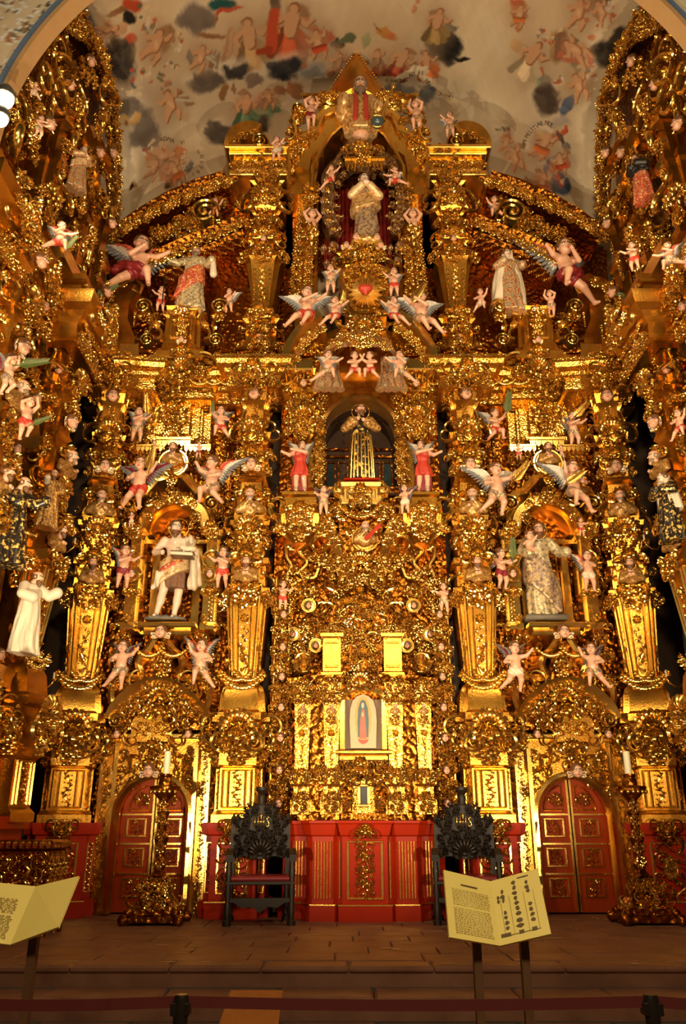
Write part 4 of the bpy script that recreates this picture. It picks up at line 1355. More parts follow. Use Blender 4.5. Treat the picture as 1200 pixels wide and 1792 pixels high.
# left half
fcloud(210, 105, 26, 42, CLD, -15, 7); fcloud(255, 225, 22, 40, GRY, -10); fcloud(225, 185, 24, 16, GRY, 0)
fcloud(345, 32, 28, 24, GRY, 0); fcloud(390, 235, 30, 16, (.09, .07, .06), -10)
fcloud(362, 145, 32, 16, (.12, .09, .075), -10, 4); fcloud(418, 123, 26, 13, (.04, .035, .035), -15, 3)
fcloud(502, 115, 34, 20, (.025, .025, .03), -20, 5); fcloud(445, 140, 18, 11, (.16, .11, .09), 0, 3)
fcloud(150, 40, 16, 40, (.13, .14, .17), -25, 4); fcloud(545, 125, 22, 14, (.25, .24, .23), -30, 4)
bl(205, 20, 22, 8, BRN, -15); bl(225, 32, 12, 12, BLK, 20); bl(232, 8, 20, 12, REDP, 10); fflowers(255, 20, 12, 25, 14, 1)
bl(192, 47, 16, 5, FLESH, 25); bl(180, 58, 12, 3, FSH, -20); bl(228, 68, 12, 9, REDP, 20); bl(213, 50, 10, 8, FLESH, 0)
fchild(268, 75, 60, 20); bl(292, 66, 12, 26, BRN, 20); bl(288, 66, 6, 20, FSH, 20); bl(298, 74, 5, 17, (.4, .2, .07), 20)
fflowers(262, 48, 16, 12, 16, 2); fflowers(308, 72, 12, 18, 12, 3); fflowers(262, 142, 35, 22, 24, 4); fflowers(300, 112, 16, 8, 8, 5)
fchild(297, 180, 62, -15, hair=BRN); bl(330, 182, 13, 4, BRN, 15); bl(312, 168, 8, 10, FLESH, 0); bl(314, 162, 7, 5, FSH, 0)
bl(219, 208, 8, 9, (.55, .36, .15)); bl(236, 206, 9, 9, (.50, .30, .12)); bl(220, 210, 4, 4, FSH); bl(326, 205, 9, 8, (.5, .28, .17), 0, .6, .6)
fchild(352, 100, 44, 10); bl(374, 104, 5, 18, BRN, 12); bl(333, 100, 6, 14, SLATE, 10); bl(384, 106, 4, 18, BLK, 12, .3, .6)
bl(402, 80, 9, 28, (.40, .20, .10), 12); bl(405, 80, 4, 26, FLESH, 12); bl(432, 60, 16, 26, (.42, .25, .12), 20); bl(432, 44, 11, 12, FLESH); bl(430, 40, 12, 7, FSH, 0); bl(444, 74, 12, 10, BLK, 0); bl(422, 92, 10, 14, FLESH, 10); bl(438, 98, 12, 14, BRN, 10); bl(372, 62, 24, 5, BRN, 5); bl(455, 48, 12, 10, FLESH, 0, .5, .7)
bl(478, 50, 13, 40, REDP, 8); bl(465, 88, 26, 9, REDP, 0); bl(476, 30, 8, 26, (.30, .03, .02), 8); bl(495, 55, 8, 35, FLESH, -6); bl(512, 48, 12, 45, (.60, .42, .26), -15); bl(520, 26, 20, 20, BRN, 20); bl(530, 38, 16, 10, ORG, 10); bl(480, 8, 10, 12, BLK, -30); bl(505, 78, 14, 14, FLESH, 20); bl(490, 88, 8, 10, BLK, 20)
fchild(552, 68, 60, -10); bl(570, 66, 14, 12, REDP, -30); bl(556, 54, 18, 6, REDP, 20); bl(535, 110, 5, 12, ORG, 20)
bl(388, 8, 26, 12, (.02, .09, .09), 5); bl(400, 18, 26, 4, REDP, -10); bl(382, 22, 8, 4, REDP, -60); bl(378, 34, 3, 7, FSH)
bl(592, 78, 13, 8, BLK, 0); bl(606, 68, 14, 6, (.10, .15, .08), -20); bl(588, 70, 4, 6, BLK); fchild(588, 108, 52, 5); bl(600, 112, 20, 12, (.35, .35, .36), -30, .5, .6)
bl(392, 160, 6, 16, BRN, 20); bl(410, 152, 4, 10, BRN, -5); bl(430, 190, 16, 20, FLESH, 10); bl(428, 165, 9, 10, FLESH); bl(426, 160, 9, 6, FSH); bl(410, 180, 6, 16, FLESH, -10); bl(442, 198, 10, 8, FSH); bl(462, 196, 20, 13, GRN, -10); bl(476, 188, 14, 8, (.06, .22, .13), 30); bl(455, 178, 12, 10, ROSE); bl(480, 168, 12, 12, FLESH); bl(492, 158, 9, 8, FSH); bl(462, 168, 7, 7, FLESH); bl(508, 156, 8, 8, FSH); bl(520, 160, 12, 14, BRN)
fcloud(448, 218, 24, 14, (.03, .03, .028), -10, 4)
# left emblem
bl(272, 268, 22, 9, FLESH, -15); bl(300, 272, 26, 9, FLESH, 10); bl(288, 282, 20, 5, FSH, 10); bl(283, 252, 5, 12, (.5, .4, .3), -10); bl(312, 270, 12, 9, ORG); bl(294, 304, 13, 16, ORG, 15); bl(294, 302, 7, 8, REDP); bl(294, 306, 4, 4, BLU); bl(314, 300, 5, 26, FLESH, 20); bl(276, 300, 4, 22, (.5, .22, .08), -15); bl(300, 322, 14, 9, (.45, .2, .08), -30); bl(308, 312, 8, 12, (.35, .06, .03), 20); fflowers(322, 300, 8, 30, 14, 8); bl(332, 292, 5, 12, SLATE, 10); bl(294, 325, 6, 5, BLK); bl(262, 278, 8, 12, ORG, 20); fflowers(256, 258, 10, 10, 6, 9)
bl(234, 326, 5, 9, (.4, .2, .1), 35); bl(233, 328, 3, 5, BLK, 35); bl(207, 362, 2, 4, REDP); bl(206, 368, 2, 3, BLK)
# crown and right
bl(640, 70, 7, 15, (.35, .35, .2), 20); bl(672, 58, 14, 10, (.50, .24, .06), 25); bl(684, 66, 10, 8, ORG, 30); bl(662, 50, 10, 2, FSH, 45); bl(612, 66, 10, 10, (.12, .14, .08)); bl(660, 105, 12, 20, (.6, .44, .28), 0, .5); bl(660, 92, 8, 9, FLESH)
bl(715, 98, 9, 10, FLESH); bl(716, 92, 10, 6, FSH); bl(700, 112, 24, 9, FLESH, 20); bl(685, 96, 4, 16, FLESH, 20); bl(712, 112, 12, 9, (.42, .23, .09)); bl(668, 124, 26, 8, REDP, -15); bl(700, 122, 20, 10, (.40, .07, .03), 10); bl(690, 118, 10, 8, (.6, .42, .12))
bl(742, 100, 9, 10, (.65, .42, .28)); bl(742, 94, 9, 5, FSH); bl(750, 116, 20, 12, ORG, 10); bl(744, 112, 6, 8, FLESH)
bl(762, 28, 9, 12, BRN); bl(766, 46, 18, 22, (.40, .26, .10), 15); bl(748, 58, 10, 12, (.30, .17, .08), 20); bl(788, 50, 12, 8, (.03, .03, .03), 10); fcloud(778, 84, 27, 26, (.018, .016, .016), 10, 6); bl(808, 100, 14, 4, BLK, 10); bl(790, 72, 16, 16, (.02, .018, .018))
bl(727, 18, 4, 9, ORG, 0, .5, .7); bl(730, 2, 4, 5, REDP, 0, .5, .6)
bl(782, 145, 30, 24, (.58, .46, .32), 0, .6, .8); fcloud(700, 160, 34, 12, SLATE, 10, 4); fcloud(745, 165, 14, 18, SLATE, 30, 3)
bl(908, 14, 14, 14, ORG, 10); bl(908, 28, 12, 14, (.40, .14, .03)); bl(908, 48, 5, 8, ORG, 10); bl(906, 4, 12, 6, REDP)
fchild(1012, 20, 60, 5); bl(1025, 12, 14, 10, REDP, 20); bl(1050, 0, 20, 10, (.06, .05, .05)); bl(1012, 18, 9, 9, FSH); fflowers(1020, 40, 24, 12, 16, 11); fflowers(1060, 15, 14, 14, 12, 12); bl(1040, 5, 12, 16, BRN, 15); bl(1040, 25, 4, 26, FSH, -30)
bl(902, 80, 11, 11, (.60, .36, .16)); bl(916, 86, 8, 8, (.2, .1, .05)); bl(925, 94, 20, 13, (.62, .46, .28), 35); bl(936, 92, 20, 3, FSH, 38); bl(936, 122, 12, 14, (.66, .55, .42), 10); bl(948, 128, 6, 12, REDP, 10); bl(930, 122, 5, 14, (.12, .16, .06), 15); bl(944, 144, 6, 9, GRN, 30)
bl(978, 82, 19, 29, BRN, 5); bl(980, 82, 13, 24, (.14, .06, .03), 5); bl(964, 80, 5, 26, (.42, .24, .10), 5); bl(988, 82, 8, 10, (.38, .10, .04)); bl(980, 98, 8, 7, REDP); bl(1012, 86, 22, 9, FLESH, -15); bl(1038, 64, 8, 5, ORG, 40); bl(1008, 72, 8, 6, BLK); bl(1005, 104, 20, 7, REDP, -10); bl(1034, 104, 5, 14, REDP, -20); fflowers(1024, 124, 18, 16, 26, 13); fflowers(960, 64, 22, 12, 12, 14)
fcloud(1062, 95, 22, 26, (.035, .028, .024), 20, 6); bl(1088, 62, 22, 14, (.05, .04, .035), -35)
fcloud(956, 176, 20, 26, (.075, .05, .04), 10, 5); bl(955, 142, 12, 10, GRY, 0, .6, .7)
fchild(1010, 148, 52, -20); bl(1024, 150, 5, 16, FLESH, -30); bl(992, 186, 9, 22, BLU, 25); bl(986, 194, 10, 6, (.12, .16, .22), 20); fflowers(985, 138, 14, 10, 10, 15); bl(978, 215, 18, 9, (.3, .26, .28), 0, .6, .6)
# right emblem
bl(884, 240, 5, 5, REDP); bl(900, 258, 10, 10, BRN); bl(902, 278, 14, 12, FLESH, 30); bl(914, 292, 10, 7, FLESH, 30); bl(880, 262, 12, 7, FLESH, 20); fflowers(890, 228, 18, 5, 9, 16); fflowers(884, 242, 9, 6, 5, 22)
bl(944, 238, 22, 26, (.42, .38, .33), -30, .3, .8); fchild(950, 258, 50, 20, ORG, (.5, .28, .06)); bl(943, 239, 8, 8, (.60, .38, .12)); bl(950, 262, 12, 9, FLESH); bl(975, 238, 11, 9, REDP, 10); bl(987, 230, 6, 6, REDP); bl(965, 232, 7, 9, SLATE); bl(982, 240, 3, 14, (.06, .04, .03), -30); bl(968, 276, 24, 6, (.6, .5, .42), -25); bl(993, 256, 9, 8, GRY, 0)
bl(972, 275, 14, 9, SLATE, -20); bl(988, 274, 8, 8, FLESH); bl(990, 268, 7, 4, FSH); bl(976, 292, 18, 13, ORG, -10); bl(992, 290, 6, 10, REDP); bl(960, 290, 4, 14, BLU, 20); bl(945, 306, 8, 9, FLESH); bl(944, 300, 8, 5, FSH); bl(950, 326, 13, 18, ORG, 10); bl(930, 318, 12, 4, BRN, 10)
bl(980, 322, 19, 18, BLU, 10, .15); bl(978, 317, 11, 2.5, REDP, 20); bl(978, 317, 2.5, 11, REDP, 10); bl(984, 316, 8, 2, CRM, -40); bl(966, 336, 3, 20, (.05, .05, .06), 5)
# the larger figures and groups of children
fdraped(436, 72, 92, -8, (.42, .25, .12)); fdraped(508, 50, 104, 8, (.46, .10, .04)); fcloud(502, 120, 34, 15, (.025, .025, .03), -20, 4); fcloud(418, 124, 24, 10, (.04, .035, .035), -15, 3); sk(480, 22, 474, 84, 8, 11, REDP, 3); sk(470, 88, 452, 92, 8, 5, (.34, .05, .02), 3); fchild(350, 100, 56, 12, None, FSH, (.3, .26, .22)); fdraped(430, 190, 62, 5, (.16, .26, .16)); fchild(470, 172, 44, -10); fchild(272, 78, 74, 18, None, BRN); fchild(298, 182, 66, -18, None, BRN, BRN); fchild(190, 52, 50, 70)
fchild(556, 76, 62, -12, REDP); fchild(592, 112, 50, 8); fdraped(700, 110, 62, 25, (.42, .08, .04)); fdraped(746, 112, 54, -5, ORG); fdraped(764, 42, 64, 12, (.34, .22, .09)); fchild(660, 104, 46, 0)
fdraped(928, 102, 74, 30, (.60, .46, .30)); fchild(1006, 88, 66, -60, None, FSH); fchild(1012, 150, 60, -20); fchild(1012, 22, 66, 6); fchild(908, 26, 48, 8, ORG); fchild(1052, 20, 50, -30, None, FSH)
fchild(286, 272, 58, 75, None, BRN); fchild(306, 300, 50, -30, ORG); fchild(268, 296, 46, 20, None, FSH); fchild(950, 252, 62, 25, ORG, (.5, .28, .06)); fchild(900, 276, 52, -25, None, FSH); fchild(980, 284, 46, -10, REDP); fchild(948, 320, 48, 12, ORG); fchild(884, 252, 36, 20)
# left emblem ribbons and the long scroll behind the lettering are painted too
for i in range(30):
    t = i / 29
    x = 668 + 78 * t; y = 139 + 5 * math.sin(t * 5.2 + .5) - 14 * t
    bl(x, y, 5, 6.5, (.66, .54, .38), 0, .25, .95)
for i in range(34):
    t = i / 33
    x = 742 + 52 * t; y = 132 + 46 * t ** .9 - 4 * math.sin(t * 5)
    bl(x, y, 6, 5.5, (.64, .52, .36), 0, .25, .95)
for i in range(20):
    a = math.radians(200 - i * 8)
    bl(948 + 30 * math.cos(a), 252 - 28 * math.sin(a), 5, 5, (.62, .48, .36), 0, .4, .8)


def vnoise(P, f, seed):
    r = np.random.RandomState(seed); out = 0
    for i in range(6):
        k = r.normal(size=3) * f * (1 + .35 * i); out = out + np.sin(P @ k + r.uniform(0, 6.28)) / (1 + .3 * i)
    return out / 3.0


def paint_colors(P):
    n1, n2, n3 = vnoise(P, 1.1, 1), vnoise(P, 3.2, 2), vnoise(P, 11.0, 3)
    px, py = topx(P)
    px0, py0 = px, py
    px = px + 4.5 * vnoise(P, 4.5, 4) + 3.0 * vnoise(P, 12, 6) + 1.2 * vnoise(P, 26, 8); py = py + 4.5 * vnoise(P, 4.5, 5) + 3.0 * vnoise(P, 12, 7) + 1.2 * vnoise(P, 26, 9)
    base = np.array([.74, .63, .47]); warm = np.array([.66, .49, .31]); grey = np.array([.56, .52, .46])
    k = np.clip(.5 + .5 * n1 + .2 * n2, 0, 1)[:, None]
    C = base * (1 - k) + warm * k
    g = np.clip(.35 * n2 + .3 * n1 - .1, 0, 1)[:, None]
    C = C * (1 - g) + grey * g
    C *= (1 + .06 * n3)[:, None]
    qx = px0 + 1.2 * vnoise(P, 12, 6); qy = py0 + 1.2 * vnoise(P, 12, 7)
    for it in PAINT:
        if it[0] == 's':
            _, x0, y0, x1, y1, r0, r1, col, soft, op = it
            m_ = max(r0, r1) + 2
            idx = np.nonzero((qx > min(x0, x1) - m_) & (qx < max(x0, x1) + m_) & (qy > min(y0, y1) - m_) & (qy < max(y0, y1) + m_))[0]
            if not len(idx): continue
            ux, uy = x1 - x0, y1 - y0; dx, dy = qx[idx] - x0, qy[idx] - y0
            t = np.clip((dx * ux + dy * uy) / (ux * ux + uy * uy + 1e-6), 0, 1)
            d = np.hypot(dx - t * ux, dy - t * uy) - (r0 + (r1 - r0) * t)
            wgt = np.clip(.5 - d / soft, 0, 1)[:, None] * op
            C[idx] = C[idx] * (1 - wgt) + np.array(col) * wgt
            continue
        x, y, rx, ry, a, col, soft, op = it
        m_ = max(rx, ry) * 1.3
        idx = np.nonzero((abs(px - x) < m_) & (abs(py - y) < m_))[0]
        if not len(idx): continue
        dx, dy = px[idx] - x, py[idx] - y
        u = (dx * math.cos(a) + dy * math.sin(a)) / rx; v = (-dx * math.sin(a) + dy * math.cos(a)) / ry
        d = np.sqrt(u * u + v * v)
        wgt = np.clip((1 + soft * .5 - d) / soft, 0, 1)[:, None] * op
        sh = (1 + .22 * np.clip(-u * .5 - v * .6, -1, 1))[:, None]  # the painter's own modelling
        C[idx] = C[idx] * (1 - wgt) + np.array(col) * sh * wgt
    return C


m, nt, b = nmat('fresco')
va = nt.nodes.new('ShaderNodeVertexColor'); va.layer_name = 'pigment'
nt.links.new(va.outputs[0], b.inputs['Base Color']); b.inputs['Roughness'].default_value = 0.8
b.inputs['Specular IOR Level'].default_value = 0.15
_n, _r = noise_ramp(nt, 60, [(0.4, 0.4, 0.4), (0.6, 0.6, 0.6)])
bp = nt.nodes.new('ShaderNodeBump'); bp.inputs['Strength'].default_value = .15; bp.inputs['Distance'].default_value = .01
nt.links.new(_n.outputs['Fac'], bp.inputs['Height']); nt.links.new(bp.outputs[0], b.inputs['Normal'])


def grid_mesh(name, V, nu, nv, flip=False, cols=None, mat='fresco'):
    i = np.arange(nu - 1)[:, None]; j = np.arange(nv - 1)[None, :]
    a = (i * nv + j).ravel()
    q = np.stack([a, a + 1, a + nv + 1, a + nv], 1)
    if flip: q = q[:, ::-1]
    me = bpy.data.meshes.new(name)
    me.vertices.add(len(V)); me.vertices.foreach_set('co', V.astype(np.float32).ravel())
    me.loops.add(q.size); me.loops.foreach_set('vertex_index', q.astype(np.int32).ravel())
    me.polygons.add(len(q)); me.polygons.foreach_set('loop_start', np.arange(0, q.size, 4, dtype=np.int32))
    me.polygons.foreach_set('use_smooth', np.ones(len(q), dtype=bool))
    me.materials.append(MATS[mat])
    me.update(calc_edges=True)
    if cols is not None:
        at_ = me.attributes.new('pigment', 'FLOAT_COLOR', 'POINT')
        at_.data.foreach_set('color', np.concatenate([cols, np.ones((len(cols), 1))], 1).astype(np.float32).ravel())
    return me


nu, nv = 520, 230
th = np.linspace(0, math.pi, nu); gx = -HALF * np.cos(th); gy = np.linspace(BACKY, -5.2, nv)
gx = np.r_[-HALF - .31, gx, HALF + .31]; nu += 2
GX, GY = np.meshgrid(gx, gy, indexing='ij')
V = np.stack([GX, GY, zvault(GX, GY)], -1).reshape(-1, 3)
ceiling = ob('ceiling', grid_mesh('ceiling', V, nu, nv, cols=paint_colors(V)))
tag(ceiling, 'painted vault with clouds and floating figures over the gilded altarpiece', kind='structure')

# back lunette above the springing, painted on
nu, nv = 420, 170
GX, GT = np.meshgrid(np.linspace(-HALF, HALF, nu), np.linspace(0, 1, nv), indexing='ij')
V = np.stack([GX, np.full_like(GX, BACKY), 10.5 + (zvault(GX, BACKY) - 10.5) * GT], -1).reshape(-1, 3)
lun = ob('wall_back', grid_mesh('wall_back', V, nu, nv, flip=True, cols=paint_colors(V)))
tag(lun, 'painted back wall lunette behind the crest of the altarpiece', kind='structure')
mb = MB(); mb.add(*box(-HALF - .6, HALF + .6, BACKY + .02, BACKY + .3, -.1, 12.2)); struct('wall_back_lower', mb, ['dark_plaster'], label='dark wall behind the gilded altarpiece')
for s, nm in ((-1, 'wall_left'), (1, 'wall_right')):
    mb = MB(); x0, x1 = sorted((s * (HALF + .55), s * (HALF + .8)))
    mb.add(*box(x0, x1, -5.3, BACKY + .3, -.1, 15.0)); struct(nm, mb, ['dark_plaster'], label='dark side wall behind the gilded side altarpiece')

# painted flanks of the vault above the side altarpieces
for s, nm in ((-1, 'wall_left_upper'), (1, 'wall_right_upper')):
    nu, nv = 120, 60
    GY, GT = np.meshgrid(np.linspace(BACKY, -5.15, nu), np.linspace(0, 1, nv), indexing='ij')
    V = np.stack([np.full_like(GY, s * (HALF - .01 + .3 * 0)), GY, 10.3 + (zvault(np.full_like(GY, HALF), GY) - 10.25) * GT], -1).reshape(-1, 3)
    V[:, 0] = s * (HALF + .30)
    tag(ob(nm, grid_mesh(nm, V, nu, nv, flip=s > 0, cols=paint_colors(V))), 'painted strip of wall between vault and side altarpiece', kind='structure')

# presbytery arch: white painted face, blue and ochre border
AY, AR, AZ = -5.05, 4.62, 9.0
arch = empty('trim_1', (0, AY, AZ)); tag(arch, 'white painted arch with blue border framing the presbytery', kind='structure')
nu, nv = 420, 70
GA_, GR_ = np.meshgrid(np.linspace(0, math.pi, nu), np.linspace(AR + .16, AR + 2.6, nv), indexing='ij')
V = np.stack([-GR_ * np.cos(GA_), np.full_like(GA_, AY), AZ + GR_ * np.sin(GA_)], -1).reshape(-1, 3)
PAINT = []
for i, (x, y) in enumerate(((20, 60), (45, 45), (62, 18), (15, 100), (8, 130), (30, 12), (90, 8), (5, 20))):
    r_ = random.Random(i)
    for k in range(12):
        bl(x + r_.uniform(-14, 14), y + r_.uniform(-14, 14), r_.uniform(1.5, 5), r_.uniform(1.2, 3.5), r_.choice([SLATE, SLATE, (.4, .12, .06), (.45, .25, .12), BLK, (.5, .36, .24)]), r_.uniform(0, 180), .5, .85)
bl(42, 44, 5, 14, (.40, .24, .10), -20); bl(35, 52, 9, 3, SLATE, 20); bl(50, 44, 9, 2.5, (.2, .12, .06), 60); bl(17, 68, 6, 12, (.45, .2, .1), 20)
C = paint_colors(V); 
C = C * .35 + np.array([.62, .58, .52]) * .65 if False else C
wht = np.array([.84, .84, .82]); base_d = np.linalg.norm(C - np.array([.52, .40, .27]), axis=1)[:, None]
C = np.where(base_d < .2, wht * (1 + .03 * vnoise(V, 6, 9))[:, None], C)
ob('painted_face', grid_mesh('painted_face', V, nu, nv, flip=True, cols=C), arch, (0, -AY, -AZ))
for nm, r0, r1, mt, dy in (('blue_border', AR + .06, AR + .17, 'arch_blue', .03), ('ochre_border', AR, AR + .065, 'arch_ochre', .05)):
    if mt not in MATS: mk(mt, [(.10, .15, .26), (.16, .21, .32)] if 'blue' in mt else [(.45, .25, .10), (.55, .33, .15)], 6, rough=.7)
    q = MB(); q.add(*ribbon(arc(0, AZ, (r0 + r1) / 2, 0, 180, 90, y=AY), [((r1 - r0) / 2, -dy), ((r1 - r0) / 2, .2), (-(r1 - r0) / 2, .2), (-(r1 - r0) / 2, -dy)]))
    ob(nm, q.mesh(nm, [mt], True, 40, off=(0, AY, AZ)), arch)
q = MB()
for s in (-1, 1):
    x0, x1 = sorted((s * (AR + .1), s * (AR + 2.6))); q.add(*box(x0, x1, AY, AY + .3, -.5, AZ))
ob('arch_pier', q.mesh('arch_pier', ['plaster'], False, off=(0, AY, AZ)), arch)


# --- painted lettering on the vault: each word is set along its painted ribbon
def hit_vault(px, py):
    d = np.array(ray(px, py)); o = np.array([CAMX, CAMY, CAMZ]); t = 8.0; prev = t
    while t < 30:
        p = o + d * t
        if p[1] > BACKY: return o + d * ((BACKY - CAMY) / d[1]), True
        if abs(p[0]) < HALF and p[2] > float(zvault(np.array(p[0]), np.array(p[1]))) and p[1] > -5.1: break
        t += .01
    return p, False


def letters(txt, path, size_px, nm):
    """characters placed one by one along a pixel path on the vault surface"""
    P = np.array(path, float); seg = np.r_[0, np.cumsum(np.linalg.norm(np.diff(P, axis=0), axis=1))]
    n = len(txt)
    root = empty(nm, (0, 0, 0)); root.parent = ceiling
    for i, ch in enumerate(txt):
        if ch == ' ': continue
        s = seg[-1] * (i + .5) / n
        x, y = np.interp(s, seg, P[:, 0]), np.interp(s, seg, P[:, 1])
        x2, y2 = np.interp(min(s + 2, seg[-1]), seg, P[:, 0]), np.interp(min(s + 2, seg[-1]), seg, P[:, 1])
        x1, y1 = np.interp(max(s - 2, 0), seg, P[:, 0]), np.interp(max(s - 2, 0), seg, P[:, 1])
        tx, ty = (x2 - x1), (y2 - y1); l = math.hypot(tx, ty); tx /= l; ty /= l
        c, _b = hit_vault(x, y); ux, _b = hit_vault(x + 3 * tx, y + 3 * ty); uy, _b = hit_vault(x + 3 * ty, y - 3 * tx)
        ex = (ux - c) / 3; ey = (uy - c) / 3
        cu = bpy.data.curves.new('letter', 'FONT'); cu.body = ch; cu.size = 1; cu.align_x = 'CENTER'; cu.align_y = 'CENTER'; cu.resolution_u = 2
        t_ = bpy.data.objects.new('letter_tmp', cu); COL.objects.link(t_)
        dg = bpy.context.evaluated_depsgraph_get(); me = bpy.data.meshes.new_from_object(t_.evaluated_get(dg))
        bpy.data.objects.remove(t_)
        co = np.zeros(len(me.vertices) * 3); me.vertices.foreach_get('co', co); co = co.reshape(-1, 3)
        nn = np.cross(ex, ey); nn /= np.linalg.norm(nn)
        if nn @ (c - np.array([CAMX, CAMY, CAMZ])) > 0: nn = -nn
        W_ = c + np.outer(co[:, 0] * size_px * 1.15, ex) + np.outer(co[:, 1] * size_px * 1.35, ey) + nn * .02
        me.vertices.foreach_set('co', W_.astype(np.float32).ravel()); me.materials.clear(); me.materials.append(MATS['ink']); me.update()
        ob('letter', me, root)


letters('LVMEN', [(673, 138), (690, 143), (714, 139)], 7.5, 'painted_word')
letters('AD RE', [(716, 132), (728, 126), (742, 128)], 7.5, 'painted_word')
letters('VELATIONEM', [(745, 136), (754, 152), (768, 165), (787, 172)], 7.0, 'painted_word')
letters('ARMA MILITIAE NOS', [(915, 262), (919, 244), (930, 228), (944, 217), (958, 214), (968, 220)], 8, 'painted_word')
letters('ADMA', [(278, 244), (290, 242), (304, 247)], 8, 'painted_word')
letters('VI', [(315, 250), (323, 248)], 7, 'painted_word')
letters('NOSTRI', [(344, 264), (353, 274), (353, 290), (346, 302), (334, 308)], 7, 'painted_word')

# --- floor: platform of worn stone slabs, three steps down to the nave
EDGE = -4.6
stone_me = {}


def slab(parent, x0, x1, y0, y1, z0, z1, nm='paving_slab', r_=R):
    v = r_.randint(0, 2)
    q = MB(); dz = r_.uniform(-.006, .004)
    q.add(*box(x0 + .006, x1 - .006, y0 + .006, y1 - .006, z0, z1 + dz, .008 if nm == 'paving_slab' else .022))
    return ob(nm, q.mesh(nm, ['stone'], False), parent)


mb = MB(); mb.add(*box(-6, 6, EDGE + .05, BACKY + .2, -.16, -.03)); floor = struct('floor', mb, ['mortar'], label='worn reddish stone paving of the altar platform')
x = -5.6
ys = list(np.arange(EDGE + .32, .3, .46))
for j, y in enumerate(ys):
    x = -5.8 + (j % 2) * .35
    while x < 5.6:
        wd = R.uniform(.6, .95); slab(floor, x, x + wd, y, y + .46, -.08, 0); x += wd
mb = MB(); mb.add(*box(-6.5, 6.5, EDGE - 5.5, EDGE - .9, -.62, -.52)); nave = struct('floor_nave', mb, ['stone'], label='dim stone floor of the nave in front of the steps')
for k, (y, z) in enumerate(((EDGE, 0), (EDGE - .45, -.17), (EDGE - .9, -.345))):
    q = MB(); q.add(*box(-6, 6, y + .03, y + .5, z - .17, z - .05)); st = struct('floor_step', q, ['stone'], label=['top stone step with rounded worn nosing below the platform', 'middle stone step with chipped nosing', 'lowest stone step by the rope barrier'][k])
    x = -5.9
    while x < 5.6:
        wd = R.uniform(.7, 1.25); slab(st, x, x + wd, y, y + (.32 if k == 0 else .48), z - .065, z, 'nosing_stone'); x += wd
# pale scuffs on the worn slabs
sc_ = MB()
for i in range(26):
    x, y = R.uniform(-4.5, 4.5), EDGE + R.choice([R.uniform(.05, .35), R.uniform(.05, .35), R.uniform(.4, 2.5)])
    q = MB(); n = 9; rx, ry = R.uniform(.04, .16), R.uniform(.01, .035)
    sc_.add([(x + rx * R.uniform(.5, 1) * math.cos(t), y + ry * R.uniform(.5, 1) * math.sin(t), .0065) for t in np.linspace(0, 6.28, n, endpoint=False)], [tuple(range(n))])
o = ob('worn_patch', sc_.mesh('worn_patch', ['worn_mark'], False), floor); o['kind'] = 'stuff'
# ------------------------------------------------------------------ the altarpiece
def XZ(px, py, y): p = at(px, py, y); return p[0], p[2]


class Fr:
    """a local frame: x along the face, -y out of it, z up"""
    def __init__(s, o, yaw=0.0):
        s.o = np.asarray(o, float); s.yaw = yaw; s.M = TM(o, (0, 0, yaw))

    def pt(s, x, y, z): return s.M[:3, :3] @ np.array([x, y, z], float) + s.M[:3, 3]


def crux(z, hw, p, back=0.25):
    return [(-hw, back, z), (-hw, -.6 * p, z), (-.74 * hw, -.6 * p, z), (-.74 * hw, -p, z), (.74 * hw, -p, z), (.74 * hw, -.6 * p, z), (hw, -.6 * p, z), (hw, back, z)]


def panel(mb, x0, x1, z0, z1, y, fr=.05, d=.035, mi=0, sunk=True):
    """raised frame on a face at depth y (front)"""
    for a, b_, c, e in ((x0, x1, z0, z0 + fr), (x0, x1, z1 - fr, z1), (x0, x0 + fr, z0 + fr, z1 - fr), (x1 - fr, x1, z0 + fr, z1 - fr)):
        mb.add(*box(a, b_, y - d, y + .02, c, e, min(.012, fr * .3)), mi)


ZP = {}


def zl(py):
    if py not in ZP: ZP[py] = at(425, py, -.5)[2]
    return ZP[py]


EST = [(1440, 42, .62), (1426, 42, .62), (1418, 38, .56), (1345, 38, .56), (1340, 41, .60), (1266, 41, .60), (1262, 48, .68), (1250, 48, .68), (1244, 40, .60), (1212, 37, .56), (1200, 33, .5), (1192, 25, .42), (1046, 36, .58), (1042, 40, .62), (1026, 40, .62), (1021, 31, .5), (986, 31, .5), (982, 36, .56), (972, 36, .56), (966, 27, .46), (920, 29, .48), (914, 35, .56), (906, 37, .58), (902, 31, .5), (872, 31, .5), (868, 34, .54), (860, 27, .46), (844, 25, .44), (840, 29, .5), (832, 25, .46), (808, 25, .46), (802, 29, .5), (770, 24, .44), (762, 29, .5), (750, 32, .54), (743, 20, .36), (706, 23, .38), (700, 28, .46), (684, 31, .52)]


